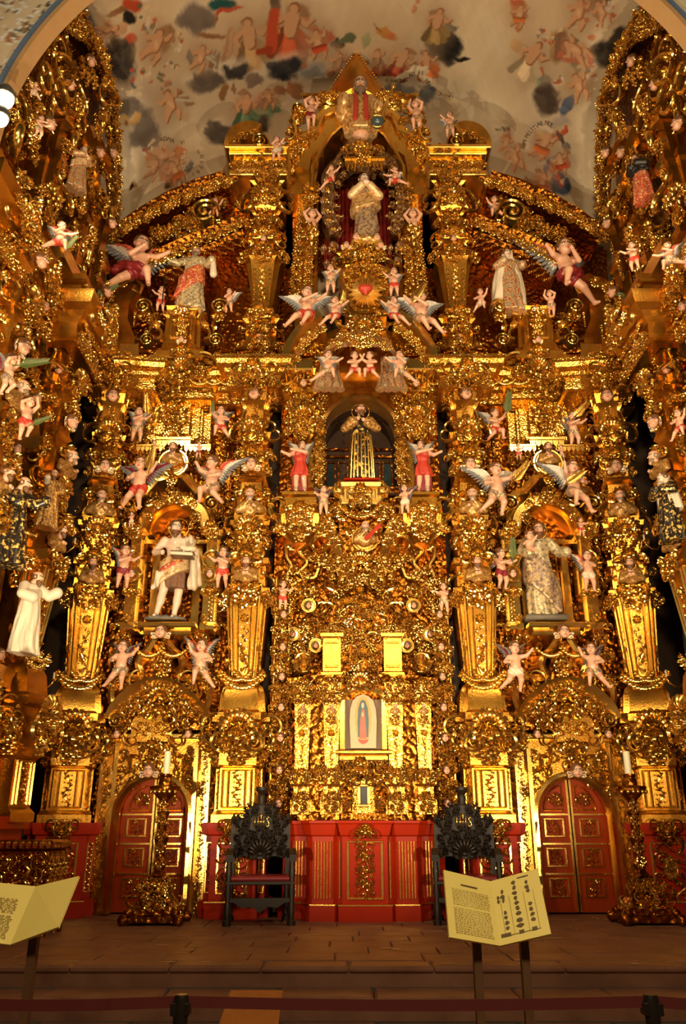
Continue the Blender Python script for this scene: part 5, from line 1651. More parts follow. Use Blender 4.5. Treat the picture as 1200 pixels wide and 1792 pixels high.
def estipite(pr, fr, lv=EST, orn_scale=1.0, lo=1440, hi=684, front_only=False):
    mb = MB(); k = .0088 * orn_scale
    rings = [crux(zl(py), hw * k, p) for py, hw, p in lv]
    mb.add(*loft(rings), 0, fr.M)
    pr.mesh('shaft', mb, ['gold_plain'], True, 25)
    P = np.array([(zl(py), hw * k, p) for py, hw, p in lv])
    def hwp(z): return np.interp(z, P[:, 0], P[:, 1]), np.interp(z, P[:, 0], P[:, 2])
    # raised panels: the tapering shaft and the pedestal
    for py0, py1 in ((1414, 1348), (1184, 1052)):
        q = MB()
        for s in (-1, 1):
            a0, p0 = hwp(zl(py0)); a1, p1 = hwp(zl(py1))
            for f_ in (.60, .36):
                q.add(*tube([(s * a0 * f_, -p0 - .012, zl(py0)), (s * a1 * f_, -p1 - .012, zl(py1))], .018, 4), 0, fr.M)
            q.add(*tube([(s * a0 * .87, -p0 * .6 - .012, zl(py0)), (s * a1 * .87, -p1 * .6 - .012, zl(py1))], .016, 4), 0, fr.M)
        for py in (py0, py1):
            a, p = hwp(zl(py)); q.add(*tube([(-a * .6, -p - .012, zl(py)), (a * .6, -p - .012, zl(py))], .018, 4), 0, fr.M)
        pr.mesh('reeded_moulding', q, ['gold'], True, 40)
    def o(key, py, w, x=0.0, dy=0.0, yaw=0.0, roll=0.0, pitch=0.0, sz=None):
        z = zl(py); a, p = hwp(z)
        sd = abs(x) > .8
        yy = -p * (.62 if abs(x) > .74 else 1.0) - dy
        pr.orn(key, fr.pt(x * a, yy, z), w * .0092 * orn_scale, roll=roll, yaw=fr.yaw + yaw, pitch=pitch, sz=None if sz is None else sz * .0092 * orn_scale)
    rr = random.Random(3)
    o('vine', 1382, 22, sz=14); o('vine', 1120, 22, sz=28); o('rosette', 1085, 24); o('rosette', 1150, 20); o('vine', 1120, 11, x=.86, sz=28); o('vine', 1120, 11, x=-.86, sz=28)
    o('vine', 1382, 11, x=.86, sz=15); o('vine', 1382, 11, x=-.86, sz=15)
    o('spray_b', 1302, 78, dy=.06); o('spray', 1282, 84, dy=.12); o('fruit', 1322, 50, dy=.1); o('shell', 1270, 60, dy=.14)
    for s in (-1, 1):
        o('spray_b', 1298, 64, x=s * .95, yaw=s * .7, dy=.04); o('c_scroll', 1278, 50, x=s * 1.05, yaw=s * .4, dy=.08, roll=s * .5); o('fruit', 1326, 40, x=s * .8, dy=.1, yaw=s * .4)
        o('swag', 1182, 46, x=s * .4, dy=.05); o('spray_b', 1048, 40, x=s * .95, yaw=s * .8); o('rosette', 1034, 30, x=s * .5, dy=.02); o('s_scroll', 1003, 36, x=s * .95, yaw=s * .6)
        o('spray_b', 945, 44, x=s * .75, yaw=s * .6, dy=.03); o('c_scroll', 915, 36, x=s * .9, roll=s * 1.2, yaw=s * .4); o('s_scroll', 880, 34, x=s * 1.0, yaw=s * .9, roll=1.2 * s)
        o('spray', 854, 38, x=s * .9, yaw=s * .8); o('spray_b', 818, 30, x=s * 1.0, yaw=s * 1.0); o('spray', 785, 40, x=s * .95, yaw=s * .8); o('c_scroll', 752, 40, x=s * .95, yaw=s * .4, dy=.04, roll=-s * .6)
        o('s_scroll', 720, 40, x=s * 1.15, yaw=s * .3, roll=s * 1.4); o('spray_b', 690, 44, x=s * .95, yaw=s * .6)
    o('swag', 1190, 70, dy=.03); o('spray_b', 1050, 56, dy=.03); o('bust', 1004, 52, dy=.02); o('spray', 972, 58, dy=.06); o('spray_b', 945, 52, dy=.02); o('shell', 922, 48, dy=.05)
    o('bust_b', 888, 56, dy=.02); o('spray', 862, 52, dy=.05); o('cherub', 820, 46, dy=.02); o('spray', 792, 54, dy=.02); o('spray_b', 768, 46, dy=.04); o('shell', 754, 54, dy=.05)
    o('vine', 724, 20, sz=13); o('cherub_plain', 697, 30, dy=.06); o('fruit', 680, 44, dy=.06)


XI, XO = 1.79, 4.36   # inner and outer pilaster axes
col_in = Pair('carved_pilaster', 'column', (-XI, 0, zl(1440)), ['tall carved gilded pilaster flanking the central bay, beside the bare-legged saint', 'tall carved gilded pilaster flanking the central bay, beside the saint carrying a child'], 'tall gilded pilasters of the main altarpiece')
estipite(col_in, Fr((-XI, -.05, 0)))
col_out = Pair('carved_pilaster', 'column', (-XO, 0, zl(1440)), ['outermost gilded pilaster at the dark corner gap on the left', 'outermost gilded pilaster at the dark corner gap on the right'], 'tall gilded pilasters of the main altarpiece')
estipite(col_out, Fr((-XO, -.0, 0), .28))

# ---- red plinths under the pilasters
def plinth(pr, fr, hw, dep):
    z1 = zl(1440); mb = MB()
    lv = [(0.0, hw + .06, dep + .05), (.2, hw + .06, dep + .05), (.22, hw, dep), (z1 - .17, hw, dep), (z1 - .15, hw + .05, dep + .05), (z1 - .05, hw + .07, dep + .07), (z1, hw + .07, dep + .07)]
    mb.add(*loft([crux(z, a, p, .4) for z, a, p in lv]), 0, fr.M)
    pr.mesh('body', mb, ['red'], True, 25)
    q = MB(); panel(q, -.52 * hw, .52 * hw, .3, z1 - .25, -dep, .025, .025); pr_m = MB(); pr_m.join(q, fr.M)
    for s in (-1, 1):
        q2 = MB(); x0, x1 = sorted((s * .78 * hw, s * .97 * hw)); panel(q2, x0, x1, .3, z1 - .25, -.6 * dep, .016, .02); pr_m.join(q2, fr.M)
    pr_m.add(*box(-hw * .74 - .05, hw * .74 + .05, -dep - .065, -dep, .2, .215), 0, fr.M)
    pr.mesh('gilt_panel_frame', pr_m, ['gold'], False)
    zc = (.3 + z1 - .25) / 2
    pr.orn('rinceau', fr.pt(0, -dep - .01, zc + .2), .42, yaw=fr.yaw); pr.orn('rinceau', fr.pt(0, -dep - .01, zc - .2), .42, yaw=fr.yaw, roll=math.pi)
    pr.orn('medal', fr.pt(0, -dep - .01, zc), .2, yaw=fr.yaw, sz=.32)
    for s in (-1, 1): pr.orn('vine', fr.pt(s * .875 * hw, -.6 * dep - .01, zc), .09, yaw=fr.yaw, sz=.15)
    pr.orn('spray', fr.pt(0, -dep - .1, z1 - .13), .45, yaw=fr.yaw, roll=math.pi); pr.orn('spray_b', fr.pt(0, -dep - .1, z1 - .1), .34, yaw=fr.yaw)


p_in = Pair('plinth', 'plinth', (-XI, -.3, 0), ['red lacquered plinth with gilt panel behind the chair left of the altar', 'red lacquered plinth with gilt panel behind the chair right of the altar'], 'red plinths under the pilasters')
plinth(p_in, Fr((-XI, -.05, 0)), .42, .62)
p_out = Pair('plinth', 'plinth', (-XO, -.3, 0), ['red plinth with gilt medallion panel in the left corner beside the gilt door', 'red plinth with gilt medallion panel in the right corner behind the candlestick'], 'red plinths under the pilasters')
plinth(p_out, Fr((-XO, 0, 0), .28), .46, .64)

# ---- main entablature with breaks over the pilasters
ent = Pair('entablature', 'cornice', (0, -.2, zl(684)), ['continuous gilded cornice with foliage breaks above the saints\' niches'])
za, zb = zl(684), zl(640)
half = [(-4.9, .1), (-4.62, .1), (-4.62, -.62), (-3.55, -.50), (-3.55, .0), (-3.3, .0), (-3.3, -.22), (-2.6, -.22), (-2.6, .0), (-2.22, .0), (-2.22, -.62), (-1.38, -.62), (-1.38, -.12), (-1.12, -.12), (-1.12, -.42), (-.80, -.42)]
for s in (-1, 1):
    pl = half if s < 0 else [(-x, y) for x, y in half[::-1]]
    mb = MB()
    mb.add(*sweep_plan(pl, [(.0, za - .02), (.05, za), (.05, za + .08), (.02, za + .1), (.02, za + .22), (.08, za + .26), (.10, za + .32), (.20, za + .36), (.22, za + .44), (.26, za + .46), (.26, za + .50), (-.35, za + .50), (-.35, za - .02)]))
    o = ob('cornice_run', mb.mesh('cornice_run', ['gold_tooled'], True, 20, off=ent.loc), ent.roots[0][0])
    # attic steps over it
    mb = MB(); z2 = za + .5
    mb.add(*sweep_plan(pl, [(-.05, z2), (-.05, z2 + .09), (-.02, z2 + .1), (-.02, z2 + .15), (-.09, z2 + .16), (-.09, z2 + .26), (-.05, z2 + .28), (-.05, z2 + .34), (-.35, z2 + .34), (-.35, z2)]))
    ob('attic_step', mb.mesh('attic_step', ['gold_ground'], True, 20, off=ent.loc), ent.roots[0][0])
for px, y in ((444, -.86), (300, -.45), (190, -.8)):
    ent.sym('shell', px, 655, y, 46); ent.sym('spray', px, 640, y, 62); ent.sym('spray_b', px, 668, y, 56)
    for d in (-24, 24): ent.sym('c_scroll', px + d, 648, y + .05, 34, roll=.5 * d / 24); ent.sym('spray_b', px + d, 668, y + .08, 36)
for px in (225, 250, 350, 375, 398, 480, 500): ent.sym('swag', px, 668, -.42, 34)
for px in (235, 262, 340, 366, 408, 476): ent.sym('rosette', px, 662, -.45, 18)

# ---- the side streets: door bay below, niche above
st = Pair('niche_bay', 'altar niche', (-3.0, .2, zl(1200)), ['gilded niche bay framing the bare-legged saint with a lamb', 'gilded niche bay framing the saint who carries a child'], 'niche bays of the main altarpiece')
x0, x1 = XZ(188, 1000, .3)[0], XZ(398, 1000, .3)[0]
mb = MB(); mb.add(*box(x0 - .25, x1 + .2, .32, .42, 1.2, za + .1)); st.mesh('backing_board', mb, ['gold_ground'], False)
def ZY(py, y=-.3): return at(300, py, y)[2]
def XX(px, py=1000, y=-.3): return at(px, py, y)[0]
mb = MB()
cx = XX(300); zc = ZY(928); rr_ = abs(XX(362) - XX(300))
for xj in (232, 368):
    xa, xb = XX(xj - 13), XX(xj + 13)
    mb.add(*loft([crux(ZY(py), (xb - xa) / 2 * f_, p, .1) for py, f_, p in ((1102, 1.2, .34), (1090, 1.2, .34), (1086, 1, .28), (1040, 1, .28), (1034, 1.3, .34), (975, 1.3, .34), (970, .9, .26), (940, .9, .26), (934, 1.25, .36), (924, 1.25, .36))]), 0, TM(((xa + xb) / 2, -.0, 0)))
mb.add(*ribbon(arc(cx, zc, rr_, 0, 180, 32), [(.12, -.42), (.12, .32), (-.10, .32), (-.10, -.30), (-.04, -.34), (-.02, -.42)]))
mb.add(*ribbon(arc(cx, zc, rr_ * .80, 0, 180, 32), [(.05, -.2), (.05, .32), (-.06, .32), (-.06, -.12)]))
mb.add(*box(cx - rr_, cx + rr_, .02, .32, ZY(940), ZY(933))); mb.add(*box(cx - rr_ * .9, cx + rr_ * .9, .1, .3, ZY(1100), ZY(1092)))
for xp in (262, 338): mb.add(*box(XX(xp - 6), XX(xp + 6), .1, .34, ZY(1092), ZY(940), .01))
st.mesh('niche_frame', mb, ['gold'], True, 30)
mb = MB(); panel(mb, XX(270), XX(330), ZY(1085), ZY(950), .3, .03, .03); st.mesh('niche_panel', mb, ['gold_plain'], False)
# broken pediment over the niche
mb = MB()
for s in (-1, 1):
    P = [(300 + s * 72, 892), (300 + s * 64, 868), (300 + s * 48, 862), (300 + s * 36, 850), (300 + s * 26, 838), (300 + s * 10, 834), (300, 826)]
    Q = np.array([at(a, b_, -.45) for a, b_ in P]); t = np.linspace(0, 1, 22)
    Q = np.stack([np.interp(t, np.linspace(0, 1, 7), Q[:, i]) for i in range(3)], 1)
    mb.add(*ribbon(Q - (0, -.45, 0), [(.07, -.62), (.07, .25), (-.07, .25), (-.07, -.5), (0, -.54)]))
st.mesh('broken_pediment', mb, ['gold'], True, 35)
for d in (-72, 72): st.opx('volute', 300 + d, 884, -.62, 34)
for px, py, key, w in ((300, 870, 'spray_b', 44), (270, 876, 'rinceau', 30), (330, 876, 'rinceau', 30), (300, 845, 'fruit', 26), (258, 905, 'spray_b', 26), (342, 905, 'spray_b', 26)): st.opx(key, px, py, -.42, w)
for i in range(7): st.opx('rinceau', 300 + 44 * math.cos(math.pi * (i + .5) / 7), 925 - 34 * math.sin(math.pi * (i + .5) / 7), .26, 26, roll=i)
for xj in (232, 368):
    st.opx('medal', xj, 1005, -.36, 32); st.opx('cherub_plain', xj, 1005, -.40, 18)
    st.opx('vine', xj, 958, -.3, 10, sz=.1); st.opx('vine', xj, 1064, -.32, 12, sz=.13); st.opx('spray', xj, 1030, -.36, 34); st.opx('spray_b', xj, 932, -.38, 36); st.opx('spray', xj, 915, -.4, 32)
    st.opx('c_scroll', xj, 978, -.36, 30); st.opx('s_scroll', xj, 1090, -.36, 34)
for px in (210, 388):
    st.opx('bell', px, 905, -.1, 18, name='tassel'); st.opx('vine', px, 1010, .25, 16, sz=.28); st.opx('vine', px, 870, .25, 14, sz=.2); st.opx('spray_b', px, 950, .15, 30); st.opx('spray_b', px, 1060, .15, 32); st.opx('s_scroll', px, 985, .1, 34); st.opx('spray', px, 1090, .1, 34); st.opx('c_scroll', px, 925, .1, 26)
# medallion with a saint over the pediment, fringe behind it
st.opx('medal', 304, 812, -.5, 54); st.opx('bust', 304, 800, -.56, 46)
for px, w in ((262, 46), (346, 46), (304, 60)): st.opx('lambrequin', px, 786 if px != 304 else 776, -.3, w)
for px in (250, 270, 338, 358): st.opx('spray_b', px, 806, -.3, 34)
# upper panel between niche and cornice
mb = MB(); za2, zb2 = ZY(790), za
for i, (a, b_, y, c, e) in enumerate(((232, 372, .12, 792, 684), (252, 350, .0, 770, 684), (270, 332, -.12, 760, 700))):
    mb.add(*box(XX(a, 730, y), XX(b_, 730, y), y, .35, ZY(c, y), ZY(e, y), .02))
for px in (246, 354): panel(mb, XX(px - 9, 730), XX(px + 9, 730), ZY(765), ZY(695), .08, .03, .04)
mb.add(*box(XX(236, 760, -.1), XX(366, 760, -.1), -.1, .3, ZY(778), ZY(768), .02)); mb.add(*box(XX(262, 760, -.2), XX(340, 760, -.2), -.22, .3, ZY(768), ZY(758), .02))
st.mesh('attic_panel', mb, ['gold_tooled'], True, 25)
st.opx('drop', 301, 722, -.16, 24); st.opx('spray_b', 301, 692, -.2, 52); st.opx('spray', 301, 710, -.2, 44); st.opx('spray_b', 301, 738, -.2, 44); st.opx('shell', 301, 764, -.26, 36); st.opx('fruit', 301, 752, -.22, 26)
for d in (-1, 1): st.opx('s_scroll', 301 + d * 24, 730, -.15, 30, roll=d * 1.3); st.opx('spray_b', 301 + d * 52, 776, -.1, 30); st.opx('c_scroll', 301 + d * 58, 705, .05, 26)
# corbel and overdoor pediment
mb = MB()
mb.add(*box(XX(243, 1095, -.55), XX(343, 1095, -.55), -.62, .3, ZY(1098, -.6), ZY(1088, -.6), .02)); mb.add(*box(XX(252, 1095, -.5), XX(334, 1095, -.5), -.5, .3, ZY(1112, -.5), ZY(1098, -.5), .02))
for s in (-1, 1):
    P = [(283 + s * 10, 1120), (283 + s * 22, 1140), (283 + s * 34, 1148), (283 + s * 40, 1165), (283 + s * 30, 1185), (283 + s * 44, 1190), (283 + s * 68, 1184), (283 + s * 84, 1200), (283 + s * 86, 1225), (283 + s * 78, 1245), (283 + s * 88, 1262)]
    Q = np.array([at(a, b_, -.3) for a, b_ in P]); t = np.linspace(0, 1, 40)
    Q = np.stack([np.interp(t, np.linspace(0, 1, len(P)), Q[:, i]) for i in range(3)], 1)
    for k_ in range(2): Q[1:-1] = (Q[:-2] + Q[1:-1] * 2 + Q[2:]) / 4
    mb.add(*ribbon(Q - (0, -.3, 0), [(.05, -.42), (.05, .25), (-.05, .25), (-.05, -.42), (0, -.46)]))
P = [at(200 + 160 * i / 20, 1262 - 62 * math.sin(math.pi * i / 20) ** .7, -.3) - (0, -.3, 0) for i in range(21)]
mb.add(*ribbon(P, [(.10, -.55), (.10, .25), (-.08, .25), (-.08, -.40), (.0, -.46)]))
st.mesh('scrolled_corbel', mb, ['gold'], True, 35)
mb = MB(); mb.add(*prism([XZ(a, b_, .05) for a, b_ in ((205, 1280), (195, 1225), (215, 1190), (255, 1185), (262, 1150), (255, 1120), (268, 1105), (298, 1105), (312, 1120), (305, 1150), (312, 1185), (350, 1190), (372, 1225), (362, 1280))][::-1], -.15, .3))
st.mesh('corbel_board', mb, ['gold_ground'], True, 20)
st.opx('cherub', 283, 1110, -.62, 46); st.opx('swag', 262, 1140, -.45, 48); st.opx('swag', 304, 1140, -.45, 48); st.opx('drop', 283, 1150, -.42, 18); st.opx('spray_b', 283, 1165, -.42, 40); st.opx('fruit', 283, 1185, -.44, 30)
for a, b_, k_, w in ((232, 1215, 'rinceau', 36), (334, 1215, 'rinceau', 36), (262, 1205, 'spray_b', 38), (304, 1205, 'spray_b', 38), (283, 1215, 'shell', 50), (222, 1245, 'spray_b', 36), (344, 1245, 'spray_b', 36), (283, 1240, 'spray', 60), (252, 1240, 'spray_b', 44), (314, 1240, 'spray_b', 44), (205, 1262, 'volute', 30), (361, 1262, 'volute', 30), (240, 1190, 'c_scroll', 34), (326, 1190, 'c_scroll', 34), (215, 1118, 'spray_b', 32), (350, 1118, 'spray_b', 32), (232, 1140, 's_scroll', 34), (334, 1140, 's_scroll', 34), (205, 1150, 'spray_b', 34), (362, 1150, 'spray_b', 34), (202, 1195, 'spray_b', 36), (365, 1195, 'spray_b', 36)): st.opx(k_, a, b_, -.42 if b_ > 1180 else -.2, w, roll=R.uniform(-.4, .4))

# ---- doors and their gilt surrounds
ds = Pair('door_surround', 'doorway', (-3.08, 0, 0), ['carved gilt surround of the red arched door on the left', 'carved gilt surround of the red arched door on the right'], 'gilt door surrounds')
def D(px, py, y=-.1): return XZ(px, py, y)
dc = D(262, 1500)[0]; dw = .50; dzs = D(262, 1425)[1]; dtop = dzs + dw
mb = MB()
outer = [(dc - .80, 0), (dc - .80, ZY(1290, 0)), (dc + .80, ZY(1290, 0)), (dc + .80, 0), (dc + dw, 0)] + [(dc + dw * math.cos(a), dzs + dw * math.sin(a)) for a in np.linspace(0, math.pi, 24)] + [(dc - dw, 0)]
n = len(outer)
mb.add(*prism(outer[::-1], -.12, .3)); ds.mesh('surround_board', mb, ['gold_plain'], True, 25)
mb = MB()
path = [(dc - dw - .03, 0, z) for z in np.linspace(0.02, dzs, 8)] + [(dc + (dw + .03) * math.cos(a), 0, dzs + (dw + .03) * math.sin(a)) for a in np.linspace(math.pi, 0, 26)] + [(dc + dw + .03, 0, z) for z in np.linspace(dzs, .02, 8)]
mb.add(*ribbon(path, [(.05, -.2), (.05, -.1), (-.05, -.1), (-.05, -.16), (0, -.22)]))
for s in (-1, 1):
    for off, r_ in ((.24, .03), (.42, .04)): mb.add(*box(dc + s * (dw + off) - r_ + (-.15 if s > 0 else .15), dc + s * (dw + off) + r_ + (-.15 if s > 0 else .15), -.2, -.1, .03, ZY(1300, 0), .015))
    # stepped moulding over the arch
    P = [(s * .62, 1305), (s * .62, 1350), (s * .40, 1350), (s * .40, 1325), (s * .25, 1325), (s * .25, 1305)]
    for (a, b_), (c, e) in zip(P[:-1], P[1:]): mb.add(*tube([(dc + a, -.15, ZY(b_, 0)), (dc + c, -.15, ZY(e, 0))], .03, 4))
mb.add(*box(dc - .86, dc + .86, -.26, .2, ZY(1296, 0), ZY(1286, 0), .02))
ds.mesh('moulding', mb, ['gold'], True, 30)
for s in (-1, 1):
    for py in range(1330, 1600, 22): ds.orn('spray_b', (dc + s * .76, -.14, ZY(py, 0)), .27, roll=py, yaw=s * .5)
    for py in range(1322, 1600, 30): ds.orn('vine', (dc + s * .59, -.13, ZY(py, 0)), .08, sz=.08)
    ds.orn('rinceau', (dc + s * .42, -.13, ZY(1362, 0)), .34); ds.orn('rinceau', (dc + s * .16, -.13, ZY(1318, 0)), .3); ds.orn('spray_b', (dc + s * .52, -.13, ZY(1325, 0)), .26)
    ds.orn('spray_b', (dc + s * .62, -.13, ZY(1385, 0)), .26); ds.orn('s_scroll', (dc + s * .30, -.14, ZY(1342, 0)), .3, roll=s)
ds.opx('cherub', 262, 1352, -.2, 46); ds.opx('spray', 262, 1330, -.2, 44)
# domed tablet over the door
mb = MB(); mb.add(*prism([XZ(a, b_, -.1) for a, b_ in [(235, 1300), (235, 1275)] + [(268 + 33 * math.cos(t), 1275 - 28 * math.sin(t)) for t in np.linspace(math.pi, 0, 14)] + [(301, 1275), (301, 1300)]], -.3, .1)); ds.mesh('domed_tablet', mb, ['gold_plain'], True, 25)
ds.opx('drop', 268, 1276, -.32, 14); ds.opx('rinceau', 252, 1276, -.31, 24); ds.opx('rinceau', 284, 1276, -.31, 24); ds.opx('spray', 268, 1300, -.34, 48); ds.opx('spray_b', 268, 1310, -.3, 42)
for d in (-1, 1): ds.opx('cherub_plain', 268 + d * 62, 1285, -.35, 17); ds.opx('c_scroll', 268 + d * 40, 1290, -.3, 30); ds.opx('spray_b', 268 + d * 50, 1268, -.3, 34)

for k, s in enumerate((-1, 1)):
    x = s * abs(dc)
    dr = empty('door_%d' % (k + 1), (x, .1, 0)); tag(dr, ['red panelled double door behind the left candlestick', 'red panelled double door right of the altar'][k], None, None, 'structure')
    for sd in (-1, 1):
        lf = MB()
        pts = [(sd * .015, .02), (sd * dw, .02)] + [(sd * dw * math.cos(a), dzs + dw * math.sin(a)) for a in np.linspace(0, math.pi / 2 - .03, 12)]
        if sd > 0: pts = pts
        else: pts = pts[::-1]
        lf.add(*prism(pts, -.06, .06)); leafo = ob('door_leaf', lf.mesh('door_leaf', ['red_door'], False), dr)
        gm = MB(); hs = (dzs - .12) / 3
        for r_ in range(3):
            panel(gm, *sorted((sd * .11, sd * .40)), .12 + hs * r_ + .09, .12 + hs * (r_ + 1) - .05, -.06, .025, .03)
            gm.add(*box(*sorted((sd * .03, sd * .48)), -.085, -.06, .12 + hs * (r_ + 1) - .012, .12 + hs * (r_ + 1) + .012))
            ob('carved_panel', motif('rinceau', sd > 0), leafo, (sd * .255, -.065, .12 + hs * (r_ + .5) + .02), (0, 0, 0), (.17, .3, hs * .52))
        gm.add(*tube([(sd * .10, -.07, dzs + .06), (sd * .38, -.07, dzs + .06)] + [(sd * (.10 + .28 * math.cos(a)), -.07, dzs + .06 + .34 * math.sin(a)) for a in np.linspace(.1, math.pi / 2, 7)] + [(sd * .10, -.07, dzs + .06)], .015, 4))
        gm.add(*box(*sorted((sd * .01, sd * .04)), -.09, -.06, .03, dzs + dw - .02))
        ob('gilt_moulding', gm.mesh('gilt_moulding', ['gold'], False), leafo)
        ob('carved_panel', motif('spray_b'), leafo, (sd * .2, -.065, dzs + .2), (0, 0, 0), .26)

# ---- vertical filler strips between bays and pilasters
fs = Pair('pilaster_strip', 'pilaster', (-2.35, .2, 1.2), ['narrow gilded strip beside the bay of the bare-legged saint', 'narrow gilded strip beside the bay of the saint with a child'], 'narrow strips of the altarpiece')
mb = MB()
for x, w_ in ((-2.42, .07), (-2.28, .05), (-1.22, .05), (-1.33, .06), (-3.62, .07), (-3.74, .05)):
    mb.add(*box(x - w_, x + w_, .22, .38, 1.24, za, .015))
    for z in np.arange(1.5, za, .42): mb.add(*box(x - w_ * .6, x + w_ * .6, .19, .24, z, z + .34, .012))
fs.mesh('board', mb, ['gold_ground'], False)  # strips take the darker gold, so recess shade is partly in the colour
for z in np.arange(1.7, za - .2, .62):
    for x in (-2.36, -3.66): fs.orn('vine', (x, .18, z), .1, sz=.14)
    fs.orn('spray_b', (-2.36, .16, z + .31), .2); fs.orn('rosette', (-3.68, .16, z + .3), .16)
# ------------------------------------------------------------------ central bay
def CX(px, py, y=-.3): return at(px, py, y)[0]
def CZ(py, y=-.3): return at(AX, py, y)[2]


def mir(mb):
    """join the mirror image about the axis"""
    V = mb.verts() * np.array([-1, 1, 1]); n = mb.n
    F = [tuple(f[::-1]) for f in mb.F]; M_ = list(mb.M)
    mb.add(V, F, M_)
    return mb


def put2(pr, name, mb, mats, ang=30, smooth=True):
    r = pr.roots[0][0]; l = np.asarray(pr.loc, float)
    ob(name, mb.mesh(name, mats, smooth, ang, off=l), r)
    ob(name, mb.mesh(name, mats, smooth, ang, mirror=True, off=(0, l[1], l[2])), r, (-l[0], 0, 0))


def put(pr, name, mb, mats, ang=30, smooth=True): return pr.mesh(name, mb, mats, smooth, ang)


# --- altar front, red and gilt
al = Pair('altar', 'altar', (0, -.8, 0), ['bowed red altar front with gilt reeding and carved central panel'])
plan = [(-1.12, .2), (-1.12, -.52), (-1.02, -.60), (-.80, -.62), (-.78, -.84), (-.70, -.94), (-.42, -.98), (-.36, -.90), (-.30, -.90), (-.30, -1.02), (.30, -1.02)]
full = plan + [(-x, y) for x, y in plan[:-2][::-1]]
zt = at(AX, 1436, -1.0)[2]
mb = MB(); mb.add(*sweep_plan(full, [(.05, 0), (.05, .19), (0, .21), (0, zt - .2), (.03, zt - .18), (.06, zt - .05), (.08, zt - .03), (.08, zt), (-.4, zt), (-.4, 0)])); put(al, 'front', mb, ['red'], 20)
mb = MB(); mb.add(*box(-1.0, 1.0, -.7, .2, zt - .04, zt - .005)); put(al, 'table', mb, ['red'], 20)
mb = MB()
for (x0, x1, y0, y1, n_) in ((-1.0, -.82, -.61, -.63, 9), (-.69, -.43, -.95, -.985, 13)):
    for i in range(n_):
        t = (i + .5) / n_; x = x0 + (x1 - x0) * t; y = y0 + (y1 - y0) * t
        q = MB(); q.add(*tube([(x, y, .27), (x, y, zt - .26)], .012, 6)); put2(al, 'gilt_reed', q, ['gold' if i % 2 else 'red'])
for x, y in ((-.335, -.915),): q = MB(); q.add(*tube([(x, y, .27), (x, y, zt - .26)], .016, 6)); put2(al, 'gilt_reed', q, ['gold'])
q = MB(); panel(q, -.24, .24, .26, zt - .25, -1.02, .03, .025); put(al, 'gilt_panel_frame', q, ['gold'], smooth=False)
for i in range(4): al.orn('rinceau', (0, -1.03, .38 + .16 * i), .24, roll=math.pi * (i % 2))
al.orn('vine', (0, -1.04, .62), .12, sz=.16); al.orn('spray', (0, -1.12, zt - .1), .34); al.orn('spray_b', (0, -1.14, zt - .12), .22)
q = MB(); q.add(*sweep_plan(full, [(.055, .19), (.055, .205), (0, .205), (0, .19)])); put(al, 'gilt_fillet', q, ['gold'], smooth=False)

# --- tabernacle standing on the altar
tb = Pair('tabernacle', 'tabernacle', (0, -.5, zt), ['bright gilded tabernacle with columns and a small framed picture'])
ztop = at(AX, 1180, -.8)[2]
mb = MB()
plan2 = [(-1.02, .2), (-1.02, -.42), (-.80, -.45), (-.78, -.62), (-.36, -.70), (-.34, -.62), (.34, -.62)]
full2 = plan2 + [(-x, y) for x, y in plan2[:-1][::-1]]
mb.add(*sweep_plan(full2, [(.02, zt), (.02, zt + .1), (-.02, zt + .12), (-.02, ztop - .22), (.02, ztop - .2), (.02, ztop - .12), (.08, ztop - .08), (.1, ztop - .02), (.1, ztop), (-.4, ztop), (-.4, zt)])); put(tb, 'body', mb, ['gold_ground'], 20)
mb = MB(); mb.add(*box(-.95, .95, -.6, .2, ztop - .05, ztop - .005)); put(tb, 'top_slab', mb, ['gold_plain'], 20)
for px in (529, 580):
    for s in (-1, 1):
        y = -.55 if px == 529 else -.76; x = s * abs(CX(px, 1290, y)); z0, z1 = at(px, 1425, y)[2], at(px, 1196, y)[2]; H_ = z1 - z0
        mb = MB(); mb.add(*loft([crux(z0 + H_ * t, w_, p, .15) for t, w_, p in ((0, .15, .12), (.1, .15, .12), (.12, .11, .1), (.2, .11, .1), (.22, .16, .14), (.30, .14, .13), (.33, .09, .08), (.84, .12, .1), (.86, .15, .13), (.9, .15, .13), (.92, .11, .1), (1, .15, .13))]), 0, TM((x, y, 0)))
        put(tb, 'columnette', mb, ['gold_tooled'], 25)
        for t, k_, w_ in ((.05, 'spray_b', .24), (.15, 'spray', .26), (.25, 'spray_b', .32), (.32, 'spray', .28), (.45, 'vine', .07), (.6, 'rosette', .15), (.70, 'spray_b', .2), (.78, 'bust_b', .17), (.88, 'spray', .28), (.96, 'spray_b', .3)):
            tb.orn(k_, (x, y - .12, z0 + H_ * t), w_, sz=w_ * 1.3 if k_ == 'vine' else None)
        for t in (.28, .9):
            for d in (-1, 1): tb.orn('spray_b', (x + d * .13, y - .08, z0 + H_ * t), .2, yaw=d * .7)
